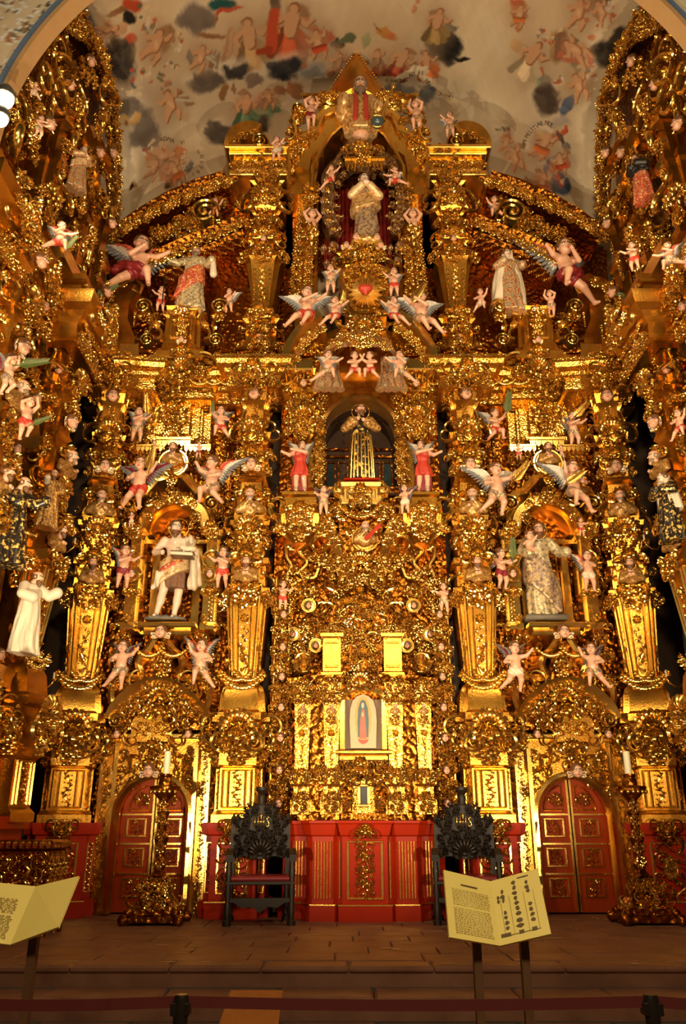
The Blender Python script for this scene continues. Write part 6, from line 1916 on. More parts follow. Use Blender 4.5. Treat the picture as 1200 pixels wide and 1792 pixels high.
# picture niche
mb = MB(); zn0, zn1 = at(AX, 1313, -.7)[2], at(AX, 1204, -.7)[2]; w_ = .30
mb.add(*box(-.40, .40, -.90, -.5, zn0 - .07, zn0 - .01, .015)); mb.add(*box(-.34, .34, -.84, -.5, zn0 - .16, zn0 - .07, .02))
for s in (-1, 1): mb.add(*box(s * w_ - .035, s * w_ + .035, -.80, -.5, zn0, zn1 - .1, .01))
mb.add(*ribbon(arc(0, zn1 - .17, w_, 0, 180, 20, rz=.17), [(.05, -.80), (.05, -.5), (-.04, -.5), (-.04, -.78)]))
put(tb, 'picture_niche', mb, ['gold'], 30)
mb = MB(); mb.add(*box(-w_, w_, -.645, -.6, zn0, zn1 - .16)); put(tb, 'niche_back', mb, ['paint_brown'], smooth=False)
mb = MB(); panel(mb, -.085, .085, at(AX, 1412, -.75)[2], at(AX, 1372, -.75)[2], -.66, .035, .06); put(tb, 'key_frame', mb, ['gold_pale'], smooth=False)
mb = MB(); mb.add(*box(-.06, .06, -.665, -.6, at(AX, 1410, -.75)[2], at(AX, 1374, -.75)[2])); put(tb, 'dark_opening', mb, ['black'], smooth=False)
mb = MB(); mb.add(*prism([(-.16, zt + .06), (.16, zt + .06), (.16, zt + .42), (.10, zt + .52), (0, zt + .56), (-.10, zt + .52), (-.16, zt + .42)], -.645, -.55)); put(tb, 'door_tablet', mb, ['gold_tooled'], 20)
for px, py, k_, w_ in ((605, 1392, 'c_scroll', 34), (602, 1410, 'spray_b', 34), (612, 1360, 'spray', 40), (600, 1345, 'spray_b', 36), (622, 1345, 'c_scroll', 28), (560, 1350, 'spray_b', 34), (556, 1385, 'vine', 9), (508, 1300, 'vine', 9), (556, 1260, 'vine', 9), (556, 1215, 'spray_b', 26), (510, 1205, 'spray_b', 30), (606, 1190, 'spray_b', 30), (570, 1190, 'spray', 34), (530, 1190, 'spray', 34), (618, 1200, 'spray_b', 22)): tb.sym(k_, px, py, -.8, w_, roll=0)
for py in (1345, 1330, 1190): tb.opx('spray', AX, py, -.85, 50)
tb.opx('shell', AX, 1188, -.9, 36)
# upper blocks and the bright relief between them
mb = MB()
for s in (-1, 1):
    mb = MB(); x0, x1 = sorted((s * abs(CX(565, 1140, -.5)), s * abs(CX(596, 1140, -.5))))
    mb.add(*box(x0, x1, -.55, .1, ztop, at(AX, 1112, -.5)[2], .02)); mb.add(*box(x0 - .04, x1 + .04, -.6, .1, at(AX, 1118, -.5)[2], at(AX, 1108, -.5)[2], .02)); mb.add(*box(x0 - .03, x1 + .03, -.58, .1, ztop, ztop + .09, .02)); panel(mb, x0 + .03, x1 - .03, ztop + .14, at(AX, 1124, -.5)[2], -.55, .03, .03); put(tb, 'pedestal_block', mb, ['gold_plain'], 25)

mb = MB(); mb.add(*prism([XZ(a, b_, -.35) for a, b_ in ((592, 1178), (590, 1120), (572, 1085), (590, 1055), (630, 1040), (670, 1055), (688, 1085), (670, 1120), (668, 1178))][::-1], -.42, .1)); put(tb, 'relief_board', mb, ['gold_ground'], 25)
for i in range(46):
    a = i * 2.4; r_ = 7.6 * math.sqrt(i); x_ = AX + r_ * .95 * math.cos(a); y_ = 1108 + r_ * 1.35 * math.sin(a)
    if 1172 > y_ > 1046: tb.opx(('spray_b', 'rinceau', 'c_scroll', 'spray_b', 'fruit', 'rosette')[i % 6], x_, y_, -.46, 26, roll=a)
for s, px in ((1, 531),):
    tb.sym('flame', px, 1178, -.5, 34); tb.sym('c_scroll', px - 2, 1160, -.55, 34); tb.sym('spray_b', px, 1150, -.5, 28); tb.sym('rosette', px, 1164, -.6, 16)
for a, b_ in ((580, 1100), (565, 1108), (594, 1108)): tb.sym('spray_b', a, b_, -.55, 26)

# --- the tall gilt panel behind, with shouldered mouldings
cp = Pair('leaf_relief_wall', 'altar relief', (0, .1, zt), ['large gilt relief panel of leaf scrolls behind the tabernacle'])
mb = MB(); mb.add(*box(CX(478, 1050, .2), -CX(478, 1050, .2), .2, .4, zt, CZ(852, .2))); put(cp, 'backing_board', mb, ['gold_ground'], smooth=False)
mb = MB()
for path in ([(500, 930), (500, 975), (512, 990), (500, 1008), (500, 1165)], [(520, 930), (520, 965), (540, 985), (520, 1005)], [(545, 935), (545, 960), (560, 975), (575, 968), (580, 990), (600, 1000)], [(497, 1035), (530, 1012), (552, 1012), (560, 985)]):
    Q = np.array([at(a, b_, .12) for a, b_ in path]); t = np.linspace(0, 1, 20); Q = np.stack([np.interp(t, np.linspace(0, 1, len(path)), Q[:, i]) for i in range(3)], 1)
    for k_ in range(2): Q[1:-1] = (Q[:-2] + Q[1:-1] * 2 + Q[2:]) / 4
    mb.add(*tube(Q, .035, 6))
put2(cp, 'shouldered_moulding', mb, ['gold'], 40)
rr = random.Random(5)
for i in range(46):
    px, py = rr.uniform(502, 600), rr.uniform(1015, 1172)
    cp.sym(rr.choice(['rinceau', 'rinceau', 'c_scroll', 's_scroll', 'spray_b', 'spray_b']), px, py, .12, rr.uniform(26, 40), roll=rr.uniform(0, 6))
for i in range(14): cp.sym('spray_b', rr.uniform(505, 590), rr.uniform(940, 1010), .12, rr.uniform(18, 28), roll=rr.uniform(0, 6))
for px, py in ((540, 1060), (512, 1110), (553, 1130)): cp.sym('medal', px, py, .02, 26); cp.sym('cherub_plain', px, py, -.04, 14)
# --- bands of foliage and little heads down either side
bd = Pair('garland_band', 'garland', (CX(490, 1250, -.3), -.3, zt), ['vertical band of gilt foliage with cherub faces left of the tabernacle', 'vertical band of gilt foliage with cherub faces right of the tabernacle'], 'foliage bands beside the tabernacle')
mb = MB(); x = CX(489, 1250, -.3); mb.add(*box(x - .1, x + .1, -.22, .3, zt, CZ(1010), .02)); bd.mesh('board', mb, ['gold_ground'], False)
mb = MB(); mb.add(*tube([(x - .11, -.24, zt), (x - .11, -.24, CZ(1010))], .022, 6)); mb.add(*tube([(x + .11, -.24, zt), (x + .11, -.24, CZ(1010))], .022, 6)); bd.mesh('rod', mb, ['gold'], True)
for i, py in enumerate(range(1020, 1432, 17)): bd.orn('spray_b', (x + .05 * (-1) ** i, -.26, CZ(py)), .30, roll=i * 1.3); bd.orn('spray', (x - .06 * (-1) ** i, -.3, CZ(py + 8)), .24, roll=math.pi * (i % 2))
for py in (1078, 1134, 1186, 1239, 1292, 1348, 1406): bd.orn('cherub_plain', (x + .03, -.36, CZ(py)), .15)

# --- bracket and cartouche under the central niche
ct = Pair('cartouche', 'cartouche', (0, -.4, CZ(1030)), ['gilt cartouche bracket with a bust holding a red cross'])
mb = MB()
for P, w_ in (([(566, 908), (574, 930), (590, 955), (604, 985), (618, 1010), (630, 1024)], .10), ([(590, 885), (598, 905), (600, 930), (610, 950), (612, 975)], .06)):
    Q = np.array([at(a, b_, -.4) for a, b_ in P]); t = np.linspace(0, 1, 18); Q = np.stack([np.interp(t, np.linspace(0, 1, len(P)), Q[:, i]) for i in range(3)], 1)
    mb.add(*ribbon(Q - (0, -.4, 0), [(w_, -.55), (w_, .15), (-w_, .15), (-w_, -.55), (0, -.6)]))
put2(ct, 'raking_leg', mb, ['gold'], 35)
mb = MB(); mb.add(*prism([XZ(a, b_, -.5) for a, b_ in ((596, 905), (592, 940), (606, 985), (630, 1020), (654, 985), (668, 940), (664, 905))], -.62, .1)); put(ct, 'shield', mb, ['gold_ground'], 25)
ct.opx('medal', AX + 8, 945, -.62, 48); ct.opx('bust_b', AX + 8, 938, -.68, 48); ct.opx('spray_b', AX, 995, -.64, 48); ct.opx('fruit', AX, 1015, -.6, 34); ct.opx('shell', AX, 978, -.66, 40); ct.opx('rosette', AX, 1032, -.5, 24)
mb = MB(); a = at(640, 944, -.85); b_ = at(664, 918, -.85); mb.add(*tube([a, b_], .03, 4)); c = (a + b_) / 2; mb.add(*tube([c + (-.12, 0, -.1), c + (.12, 0, .1)], .025, 4)); put(ct, 'red_cross', mb, ['cloth_red'])
for px, py, w_ in ((572, 920, 34), (584, 948, 34), (600, 980, 34), (614, 1004, 30), (600, 900, 34), (612, 930, 22), (590, 1005, 40), (575, 985, 34), (604, 1020, 36)): ct.sym('spray_b', px, py, -.6 if px > 570 else -.5, w_, roll=px)
for px, py, w_ in ((588, 962, 44), (594, 1008, 40), (560, 950, 30)): ct.sym('c_scroll', px, py, -.45, w_, roll=.8)

# --- central niche
cn = Pair('central_niche', 'altar niche', (0, .2, CZ(845)), ['arched central niche with dark panelled back'])
zs = CZ(757, -.2); ra = abs(CX(705, 757, -.2)); zf = CZ(850, -.2); ra = .66
mb = MB(); mb.add(*box(-ra, ra, .66, .70, zf, zs + ra)); 
for s in (-1, 1): mb.add(*box(*sorted((s * ra, s * (ra + .05))), .1, .70, zf, zs))
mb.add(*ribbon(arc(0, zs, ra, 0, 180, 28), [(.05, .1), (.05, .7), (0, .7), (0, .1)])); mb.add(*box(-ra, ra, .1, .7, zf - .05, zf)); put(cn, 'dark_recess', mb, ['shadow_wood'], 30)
mb = MB()
for x0, x1 in ((-.6, -.42), (-.38, -.2), (.2, .38), (.42, .6)): panel(mb, x0, x1, zf + .06, zf + .82, .65, .02, .03)
mb.add(*box(-ra, ra, .6, .68, zf + .9, zf + .94)); mb.add(*box(-ra, ra, .6, .68, zs + .05, zs + .09)); put(cn, 'gilt_line', mb, ['gold_ground'], smooth=False)
mb = MB()
for x0, x1 in ((-.57, -.45), (.45, .57)): mb.add(*box(x0, x1, .63, .655, zf + .1, zf + .78))
put(cn, 'glass_pane', mb, ['glass_blue'], smooth=False)
mb = MB(); mb.add(*ribbon(arc(0, zs, ra + .03, 0, 180, 32), [(.07, -.28), (.07, .2), (-.05, .2), (-.05, -.2), (0, -.28)]))
for s in (-1, 1): mb.add(*box(*sorted((s * (ra - .02), s * (ra + .10))), -.25, .2, zf - .1, zs, .01))
put(cn, 'arch_moulding', mb, ['gold'], 30)
# wall of gold over the arch
hole = [(ra * math.cos(a), zs + ra * math.sin(a)) for a in np.linspace(0, math.pi, 24)]
mb = MB(); mb.add(*prism(([(-.92, zf), (-.92, CZ(640, -.1)), (.92, CZ(640, -.1)), (.92, zf), (ra, zf)] + hole + [(-ra, zf)])[::-1], -.12, .15)); put(cn, 'spandrel_board', mb, ['gold_plain'], 25)
for py in range(735, 850, 15): cn.sym('spray_b', 560, py, -.28, 26, roll=py); cn.sym('spray', 552, py + 7, -.26, 22, roll=py)
for py in (700, 722): cn.sym('spray_b', 556 + (722 - py) * .3, py, -.25, 30); cn.sym('cherub_plain', 558, 712, -.3, 14)
cn.sym('rosette', 563, 757, -.35, 26)
# pedestal of the preacher
pd = Pair('statue_pedestal', 'pedestal', (0, -.5, CZ(885, -.5)), ['pale gilt pedestal block under the preacher in the dark niche'])
mb = MB(); a, b_ = abs(CX(592, 860, -.6)), abs(CX(597, 860, -.6))
mb.add(*loft([crux(CZ(py, -.6), w_, p, .75) for py, w_, p in ((884, .42, .66), (880, .42, .66), (877, .36, .6), (856, .36, .6), (853, .42, .66), (847, .44, .68), (845, .42, .66))])); put(pd, 'block', mb, ['gold_pale'], 20)
mb = MB(); panel(mb, -.24, .24, CZ(876, -.6), CZ(857, -.6), -.6, .02, .02); put(pd, 'panel_frame', mb, ['gold'], smooth=False)
pd.opx('spray', AX, 853, -.72, 44); pd.opx('spray_b', AX, 884, -.7, 50); pd.opx('swag', AX, 893, -.66, 70)
for px, py, k_, w_ in ((590, 870, 'bracket', 34), (586, 895, 'spray_b', 34), (596, 850, 'spray_b', 22), (604, 898, 'spray_b', 30), (590, 905, 'c_scroll', 36)): pd.sym(k_, px, py, -.55, w_)

# --- pilasters and pedestals either side of the niche
ip = Pair('inner_pilaster', 'pilaster', (CX(530, 700, -.3), -.2, CZ(945)), ['gilded half-pilaster with a face above the archangel who leans left', 'gilded half-pilaster with a face above the archangel who leans right'], 'half-pilasters beside the central niche')
x = CX(531, 760, -.25); fr = Fr((x, -.15, 0))
mb = MB(); mb.add(*loft([crux(CZ(py, -.3), w_, p, .3) for py, w_, p in ((768, .10, .1), (762, .16, .2), (750, .2, .26), (728, .24, .3), (720, .28, .34), (716, .2, .26), (690, .2, .26), (686, .25, .32), (672, .22, .3), (660, .26, .34), (655, .28, .36))]), 0, fr.M); ip.mesh('shaft', mb, ['gold_plain'], True, 25)
for py, k_, w_ in ((762, 'fruit', .26), (748, 'spray_b', .4), (735, 'spray', .44), (722, 'shell', .42), (704, 'rinceau', .34), (692, 'spray', .36), (673, 'cherub_plain', .18), (664, 'spray_b', .42)): ip.orn(k_, (x, -.5, CZ(py, -.5)), w_)
for d in (-1, 1):
    for py in (750, 730, 705, 672): ip.orn('spray_b', (x + d * .22, -.4, CZ(py, -.5)), .26, yaw=d * .8)
mb = MB(); x2 = CX(526, 900, -.4)
mb.add(*loft([crux(CZ(py, -.4), w_, p, .3) for py, w_, p in ((946, .12, .2), (935, .28, .4), (928, .4, .45), (905, .42, .48), (900, .36, .45), (876, .34, .45), (873, .40, .5), (868, .40, .5))]), 0, TM((x2, -.1, 0))); ip.mesh('bracket', mb, ['gold_plain'], True, 25)
for py, k_, w_ in ((940, 'fruit', .3), (925, 'spray_b', .5), (905, 'spray_b', .5), (886, 'spray', .46), (915, 'shell', .4)): ip.orn(k_, (x2, -.64, CZ(py, -.6)), w_)
for d in (-1, 1): ip.orn('bracket', (x2 + d * .42, -.5, CZ(908, -.5)), .36); ip.orn('spray_b', (x2 + d * .32, -.56, CZ(930, -.5)), .3); ip.orn('c_scroll', (x2 + d * .36, -.55, CZ(888, -.5)), .3)

# --- broken segmental pediment with canopy over the niche
pe = Pair('arched_pediment', 'pediment', (0, -.5, CZ(655, -.5)), ['broken round pediment with painted canopy above the central niche'])
mb = MB()
Q = [at(AX - 125 * math.cos(a), 655 - 104 * math.sin(a), -.55) - (0, -.55, 0) for a in np.linspace(0, 1.02, 20)]
mb.add(*ribbon(Q, [(.13, -.8), (.13, .1), (-.11, .1), (-.11, -.6), (-.03, -.66), (.02, -.78)]))
mb.add(*box(CX(502, 655, -.5), CX(548, 655, -.5), -.8, .1, CZ(662, -.5), CZ(648, -.5), .02)); mb.add(*box(CX(506, 655, -.5), CX(544, 655, -.5), -.74, .1, CZ(648, -.5), CZ(640, -.5), .02))
put2(pe, 'arc_cornice', mb, ['gold'], 30)
mb = MB(); mb.add(*prism([XZ(AX - 104 * math.cos(a), 655 - 84 * math.sin(a), -.2) for a in np.linspace(0, math.pi, 24)], -.25, .1)); put(pe, 'tympanum', mb, ['gold_plain'], 25)
mb = MB()
shape(lambda P: np.abs(sd_ell(P, (0, -.5, CZ(640, -.5)), (.62, .5, .62)) + .03 * np.sin(np.arctan2(P[..., 0], -P[..., 1] - .5) * 9)) - .03, (-.75, -1.1, CZ(632, -.5)), (.75, -.3, CZ(640, -.5) + .75), .04, mb)
put(pe, 'canopy', mb, ['brocade_multi'], 60)
for px, py, w_ in ((AX, 582, 44), (AX - 28, 592, 34), (AX + 28, 592, 34), (AX - 14, 600, 30), (AX + 14, 600, 30), (AX, 600, 36), (AX - 46, 606, 30), (AX + 46, 606, 30)): pe.opx('spray_b', px, py, -1.0, w_, roll=px)

for px in (520, 545, 570): pe.sym('rinceau', px, 618, -.3, 34)
for a in np.linspace(.1, .95, 6): pe.sym('spray_b', AX - 118 * math.cos(a), 655 - 97 * math.sin(a), -.75, 26, roll=a)
# curtains falling at the sides
mb = MB()
for k_ in range(7):
    x = CX(566 + k_ * 4, 660, -.7); mb.add(*tube([(x, -.66 - .04 * (k_ % 2), CZ(625, -.7)), (x - .02, -.70 - .05 * (k_ % 2), CZ(650, -.7)), (x - .12 + .03 * k_, -.72 - .06 * (k_ % 2), CZ(684, -.7))], [.04, .06, .075], 7))
put2(pe, 'curtain', mb, ['brocade_multi'], 60)

# --- burst of rays with the heart
sb = Pair('heart_sunburst', 'sunburst', at(AX + 9, 540, -.7), ['gilt sunburst with a red heart below the praying maiden'])
sb.loc = at(AX + 9, 540, -.7); sb.roots[0][0].location = sb.loc
c = at(AX + 9, 512, -.75); mb = MB(); k = mpp(AX, 512, -.75)
for i in range(32):
    a = i * math.pi / 16; L = (30 if i % 2 else 24) * k
    mb.add(*loft([[(c[0] + r_ * math.cos(a) + s_ * w_ * math.sin(a), c[1] + y_, c[2] + r_ * math.sin(a) - s_ * w_ * math.cos(a)) for s_, y_ in ((-1, .0), (0, -.04), (1, 0), (0, .03))] for r_, w_ in ((8 * k, .03), (L, .012))]))
put(sb, 'ray', mb, ['gold_pale'], 20)
mb = MB(); shape(lambda P: smin(smin(sd_ell(P, c + (-.05, -.08, .03), (.075, .07, .08)), sd_ell(P, c + (.05, -.08, .03), (.075, .07, .08)), .03), sd_cap(P, c + (0, -.08, .0), c + (0, -.08, -.11), .09, .02), .03), c - .22, c + .22, .018, mb); put(sb, 'heart', mb, ['cloth_red'], 60)
mb = MB(); mb.add(*prism([XZ(a, b_, -.5) for a, b_ in ((604, 560), (600, 520), (590, 480), (612, 470), (640, 462), (668, 470), (690, 480), (680, 520), (676, 560))], -.6, -.2)); mb.add(*tube(arc(c[0], c[2], 32 * k, 0, 352, 36, y=-.66), .03, 6)); put(sb, 'back_plate', mb, ['gold'], 25)
sb.loc = sb.loc
for px, py in ((606, 480), (660, 475), (640, 468), (620, 472), (676, 482), (612, 500), (668, 500)): sb.opx('spray_b', px + 2, py, -.65, 26, roll=px)
for s in (-1, 1): sb.opx('c_scroll', AX + 8 + s * 34, 560, -.7, 40, roll=s * .8); sb.opx('spray_b', AX + 8 + s * 20, 572, -.75, 34)
sb.opx('shell', AX + 8, 568, -.85, 40)
@motif_def('spray_dark', 'painted_leaf_cluster', ('polychrome_dark', 'gold_leaf'))
def _(mb, rr):
    for i in range(11):
        a = rr.uniform(0, 6.28); r = rr.uniform(0.05, 0.3)
        mb.add(*leaf(rr.uniform(0.28, 0.42), 0.13, rr.uniform(0.7, 1.1), 5), int(rr.random() < .3), TM((r * math.sin(a), rr.uniform(-0.1, 0.02), r * math.cos(a)), (0.5, a + rr.uniform(-0.6, 0.6), 0)))
    for i in range(5):
        a = rr.uniform(0, 6.28); r = rr.uniform(0.0, 0.34); mb.add(*ball((r * math.sin(a), -.14, r * math.cos(a)), rr.uniform(0.045, 0.085), 7, 5), int(rr.random() < .5))


# ------------------------------------------------------------------ upper tier
up = Pair('carved_pilaster', 'column', (at(460, 620, -.4)[0], -.3, CZ(622, -.4)), ['upper gilded pilaster under the broken arch, left of the praying maiden', 'upper gilded pilaster under the broken arch, right of the praying maiden'], 'upper pilasters of the altarpiece')
XU = at(461, 450, -.4)[0]
UP = [(624, .34, .5), (612, .34, .5), (606, .27, .42), (560, .27, .42), (554, .34, .5), (545, .3, .46), (540, .17, .34), (462, .30, .46), (456, .34, .5), (448, .34, .5), (444, .25, .4), (420, .25, .4), (416, .32, .46), (396, .26, .4), (390, .2, .34), (368, .24, .36), (362, .32, .46), (350, .36, .5), (342, .22, .34), (318, .24, .36), (312, .34, .5)]
fr = Fr((XU, -.05, 0)); mb = MB(); mb.add(*loft([crux(CZ(py, -.4), w_, p) for py, w_, p in UP]), 0, fr.M); up.mesh('shaft', mb, ['gold_plain'], True, 25)
UA = np.array([(CZ(py, -.4), w_, p) for py, w_, p in UP])
def uo(key, py, w_, x=0, dy=.02, **k):
    z = CZ(py, -.4); a = np.interp(z, UA[:, 0], UA[:, 1]); p = np.interp(z, UA[:, 0], UA[:, 2]); up.orn(key, (XU + x * a, -.05 - p * (.65 if abs(x) > .7 else 1) - dy, z), w_, **k)
for py, key, w_ in ((618, 'spray_b', .5), (600, 'cherub_plain', .2), (585, 'spray_b', .44), (566, 'rinceau', .4), (552, 'spray', .5), (455, 'spray_b', .5), (436, 'rosette', .3), (425, 'cherub_plain', .16), (412, 'spray', .46), (395, 'spray_b', .4), (376, 'rinceau', .34), (358, 'spray', .54), (346, 'shell', .5), (328, 'rinceau', .36), (316, 'spray_b', .5)): uo(key, py, w_)
uo('vine', 500, .2, sz=.2); uo('drop', 502, .1, x=.6, sz=.3); uo('drop', 502, .1, x=-.6, sz=.3)
for s in (-1, 1):
    for py, key, w_ in ((610, 'spray_b', .34), (575, 's_scroll', .34), (452, 'spray_b', .36), (418, 'c_scroll', .34), (385, 'spray_b', .3), (352, 'c_scroll', .46), (330, 'spray_b', .3)): uo(key, py, w_, x=s, yaw=s * .7)
# entablature blocks and broken arch segments on top
bk = Pair('broken_arch', 'cornice', (XU, -.3, CZ(312, -.4)), ['broken gilt arch segment on a foliate block at the upper left', 'broken gilt arch segment on a foliate block at the upper right'], 'broken arch segments of the crest')
mb = MB(); z0 = CZ(312, -.4)
xo, xi = at(402, 290, -.5)[0], at(505, 290, -.5)[0]
for (py0, py1, g, dp) in ((312, 304, .0, .5), (304, 280, -.06, .44), (280, 274, .02, .56), (274, 268, .1, .64)): mb.add(*box(xo - g, xi + g, -dp, .4, CZ(py0, -.4), CZ(py1, -.4), .015))
P = [at(403 + 34 - 34 * math.cos(a), 268 - 36 * math.sin(a), -.4) - (0, -.4, 0) for a in np.linspace(0, 2.1, 18)]
mb.add(*ribbon(P, [(.1, -.6), (.1, .2), (-.1, .2), (-.1, -.52), (0, -.56)])); bk.mesh('arch_segment', mb, ['gold'], True, 30)
bk.opx('volute', 455, 252, -.55, 30); bk.opx('bracket', 452, 265, -.5, 34)
for i, px in enumerate(range(412, 505, 13)): bk.opx('spray_b', px, 291, -.46, 28, roll=i); bk.opx('fruit', px + 6, 300, -.5, 18)
for px, py in ((412, 250), (425, 240), (445, 236), (470, 262), (485, 262)): bk.opx('spray_b', px, py, -.55, 24, roll=px)
# curving gold shoulders rising to the apex
sh = Pair('crest_shoulder', 'pediment', (-.7, 0, CZ(330)), ['stepped gilt shoulder rising to the bearded bust from the left', 'stepped gilt shoulder rising to the bearded bust from the right'], 'crest shoulders')
mb = MB()
for y, pts in ((-.35, ((502, 340), (502, 262), (515, 240), (540, 225), (552, 200), (575, 188), (600, 182), (600, 205), (585, 215), (575, 240), (560, 262), (556, 300), (548, 340))), (-.6, ((512, 285), (512, 250), (535, 232), (556, 226), (566, 200), (592, 192), (604, 196), (600, 214), (578, 232), (566, 258), (545, 272), (540, 300)))):
    mb.add(*prism([XZ(a, b_, y) for a, b_ in pts], y, .4))
sh.mesh('shoulder', mb, ['gold'], True, 25)
mb = MB()
for pts, r_ in ((((512, 256), (530, 238), (556, 228), (566, 202), (600, 190)), .045), (((505, 330), (505, 262), (516, 244)), .04), (((545, 330), (548, 290), (562, 262), (578, 236), (596, 220)), .04)):
    mb.add(*tube([at(a, b_, -.64) for a, b_ in pts], r_, 6))
sh.mesh('edge_moulding', mb, ['gold'], True, 40)
for px, py, key, w_ in ((525, 195, 'spray', 40), (520, 215, 'spray_b', 36), (512, 235, 'spray_b', 32), (530, 235, 's_scroll', 40), (545, 215, 'spray_b', 26), (575, 172, 'spray', 36), (584, 166, 'spray', 34), (560, 178, 'spray_b', 30), (522, 262, 'fruit', 30), (528, 250, 'spray_b', 34), (515, 275, 'spray_b', 26)): sh.opx(key, px, py, -.6, w_, roll=(px - 560) * .01)
sh.opx('s_scroll', 517, 222, -.7, 56, roll=1.3); sh.opx('volute', 520, 195, -.5, 24)
for px, py in ((548, 345), (540, 365), (532, 385), (528, 410), (525, 435), (522, 460), (520, 485), (518, 510)): sh.opx('vine', px - 8, py, -.2, 12, sz=.12); sh.opx('spray_b', px, py, -.2, 22, roll=py)
# triangle of light
tr = MB(); p0, p1, p2 = at(632, 102, .3), at(560, 196, .3), at(700, 196, .3)
xw = at(670, 170, .3)[0]
apex = np.array([0, .2, p0[2]]); L = np.array([-.72, .1, p1[2]]); Rr = np.array([.72, .1, p1[2]])
tr.add([apex + (0, -.1, 0), L, Rr, apex + (0, .12, 0), L + (0, .2, 0), Rr + (0, .2, 0), (L + Rr) / 2 + (0, -.25, .25)], [(0, 1, 6), (0, 6, 2), (1, 2, 6), (3, 5, 4), (0, 3, 4, 1), (0, 2, 5, 3), (1, 4, 5, 2)])
t_ = thing('light_triangle', 'gilt pyramid-like triangle behind the bearded bust at the summit', 'ornament', (0, .2, p1[2]))
ob('triangle', tr.mesh('triangle', ['gold_plain'], False, off=(0, .2, p1[2])), t_)
q = MB()
for a, b_ in ((apex, L), (apex, Rr)):
    for i in range(22): q.add(*ball(a + (b_ - a) * i / 21 + (0, -.12, 0), .022, 6, 4))
ob('bead_edge', q.mesh('bead_edge', ['gold_leaf'], True, off=(0, .2, p1[2])), t_)

# ---- maiden's niche
mn = Pair('upper_niche', 'altar niche', (0, .1, CZ(450)), ['dark polychrome niche with red curtains around the praying maiden'])
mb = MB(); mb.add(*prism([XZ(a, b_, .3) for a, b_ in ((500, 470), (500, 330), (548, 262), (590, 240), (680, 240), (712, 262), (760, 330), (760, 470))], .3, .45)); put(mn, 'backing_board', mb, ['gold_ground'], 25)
mb = MB()
for k_ in range(16):
    x = -.62 + 1.24 * k_ / 15; mb.add(*tube([(x, .25 - .04 * (k_ % 2), CZ(440)), (x, .24 - .05 * (k_ % 2), CZ(300))], .05, 6))
put(mn, 'red_curtain', mb, ['curtain_red'], 60)
mb = MB()
Q = [at(AX + 8 + 64 * math.cos(a) * (1 + .12 * math.sin(3 * a) ** 2), 352 - 80 * math.sin(a), -.1) + (0, .1, 0) for a in np.linspace(-.7, math.pi + .7, 44)]
mb.add(*ribbon(Q, [(.12, -.35), (.12, .2), (-.12, .2), (-.12, -.25), (0, -.38)])); put(mn, 'painted_frame', mb, ['polychrome_dark'], 40)
for i in range(22):
    a = -.7 + (math.pi + 1.4) * i / 21; mn.opx('spray_dark', AX + 8 + 66 * math.cos(a), 352 - 84 * math.sin(a), -.4, 34, roll=-a + 1.5)
for i in range(14):
    a = -.5 + (math.pi + 1.0) * i / 13; mn.opx('spray_dark', AX + 8 + 50 * math.cos(a), 352 - 62 * math.sin(a), -.3, 24, roll=-a + 1.5)
# hood over the niche
mb = MB(); shape(lambda P: np.maximum(np.abs(sd_ell(P, (0, -.3, CZ(296)), (.42, .55, .48)) + .02 * np.sin(np.arctan2(P[..., 0], -P[..., 1]) * 10)) - .03, CZ(292) - P[..., 2]), (-.55, -.95, CZ(300)), (.55, .1, CZ(296) + .6), .035, mb); put(mn, 'hood', mb, ['polychrome_dark'], 60)
mn.opx('beads', AX + 8, 290, -.85, 64); mn.opx('lambrequin', AX + 8, 288, -.8, 70)
mn.opx('spray_b', AX + 4, 268, -.85, 48); mn.opx('spray', AX, 258, -.85, 52); mn.opx('fruit', AX + 4, 276, -.85, 34); mn.opx('spray_b', AX - 22, 266, -.8, 30); mn.opx('spray_b', AX + 30, 266, -.8, 30)
# pedestal
mb = MB(); mb.add(*loft([crux(CZ(py, -.5), w_, p, .4) for py, w_, p in ((474, .2, .3), (466, .32, .45), (458, .36, .5), (448, .30, .45), (436, .34, .5), (432, .42, .55), (428, .42, .55))])); put(mn, 'pedestal', mb, ['gold_plain'], 25)
for py, key, w_ in ((470, 'fruit', 36), (456, 'spray_b', 52), (444, 'spray', 50), (434, 'spray_b', 44)): mn.opx(key, AX + 6, py, -.6, w_)
for d in (-1, 1): mn.opx('cherub', AX + 6 + d * 30, 434, -.5, 26); mn.opx('spray_b', AX + 6 + d * 26, 452, -.5, 36); mn.opx('c_scroll', AX + 6 + d * 36, 466, -.5, 34, roll=d); mn.opx('spray_dark', AX + 6 + d * 58, 440, -.35, 44); mn.opx('spray_dark', AX + 6 + d * 54, 465, -.35, 40)
# side piers of the niche
mb = MB()
x = at(538, 400, -.1)[0]; mb.add(*box(x - .12, x + .12, -.15, .4, CZ(560), CZ(270), .02)); mb.add(*box(x - .2, x - .13, -.1, .4, CZ(600), CZ(300), .02)); mb.add(*box(x + .14, x + .2, -.1, .4, CZ(560), CZ(300), .02)); put2(mn, 'pier', mb, ['gold_plain'], 25)
for py in range(440, 560, 14): mn.sym('spray_b', 540, py, -.3, 24, roll=py)
for py in range(330, 560, 24): mn.sym('vine', 524, py, -.16, 9, sz=.1)
mn.sym('spray_b', 545, 335, -.35, 40); mn.sym('spray', 545, 345, -.35, 34); mn.sym('fruit', 545, 325, -.35, 28); mn.sym('spray_b', 545, 352, -.3, 30)
for py in (425, 440): mn.sym('spray_b', 545, py, -.35, 30)

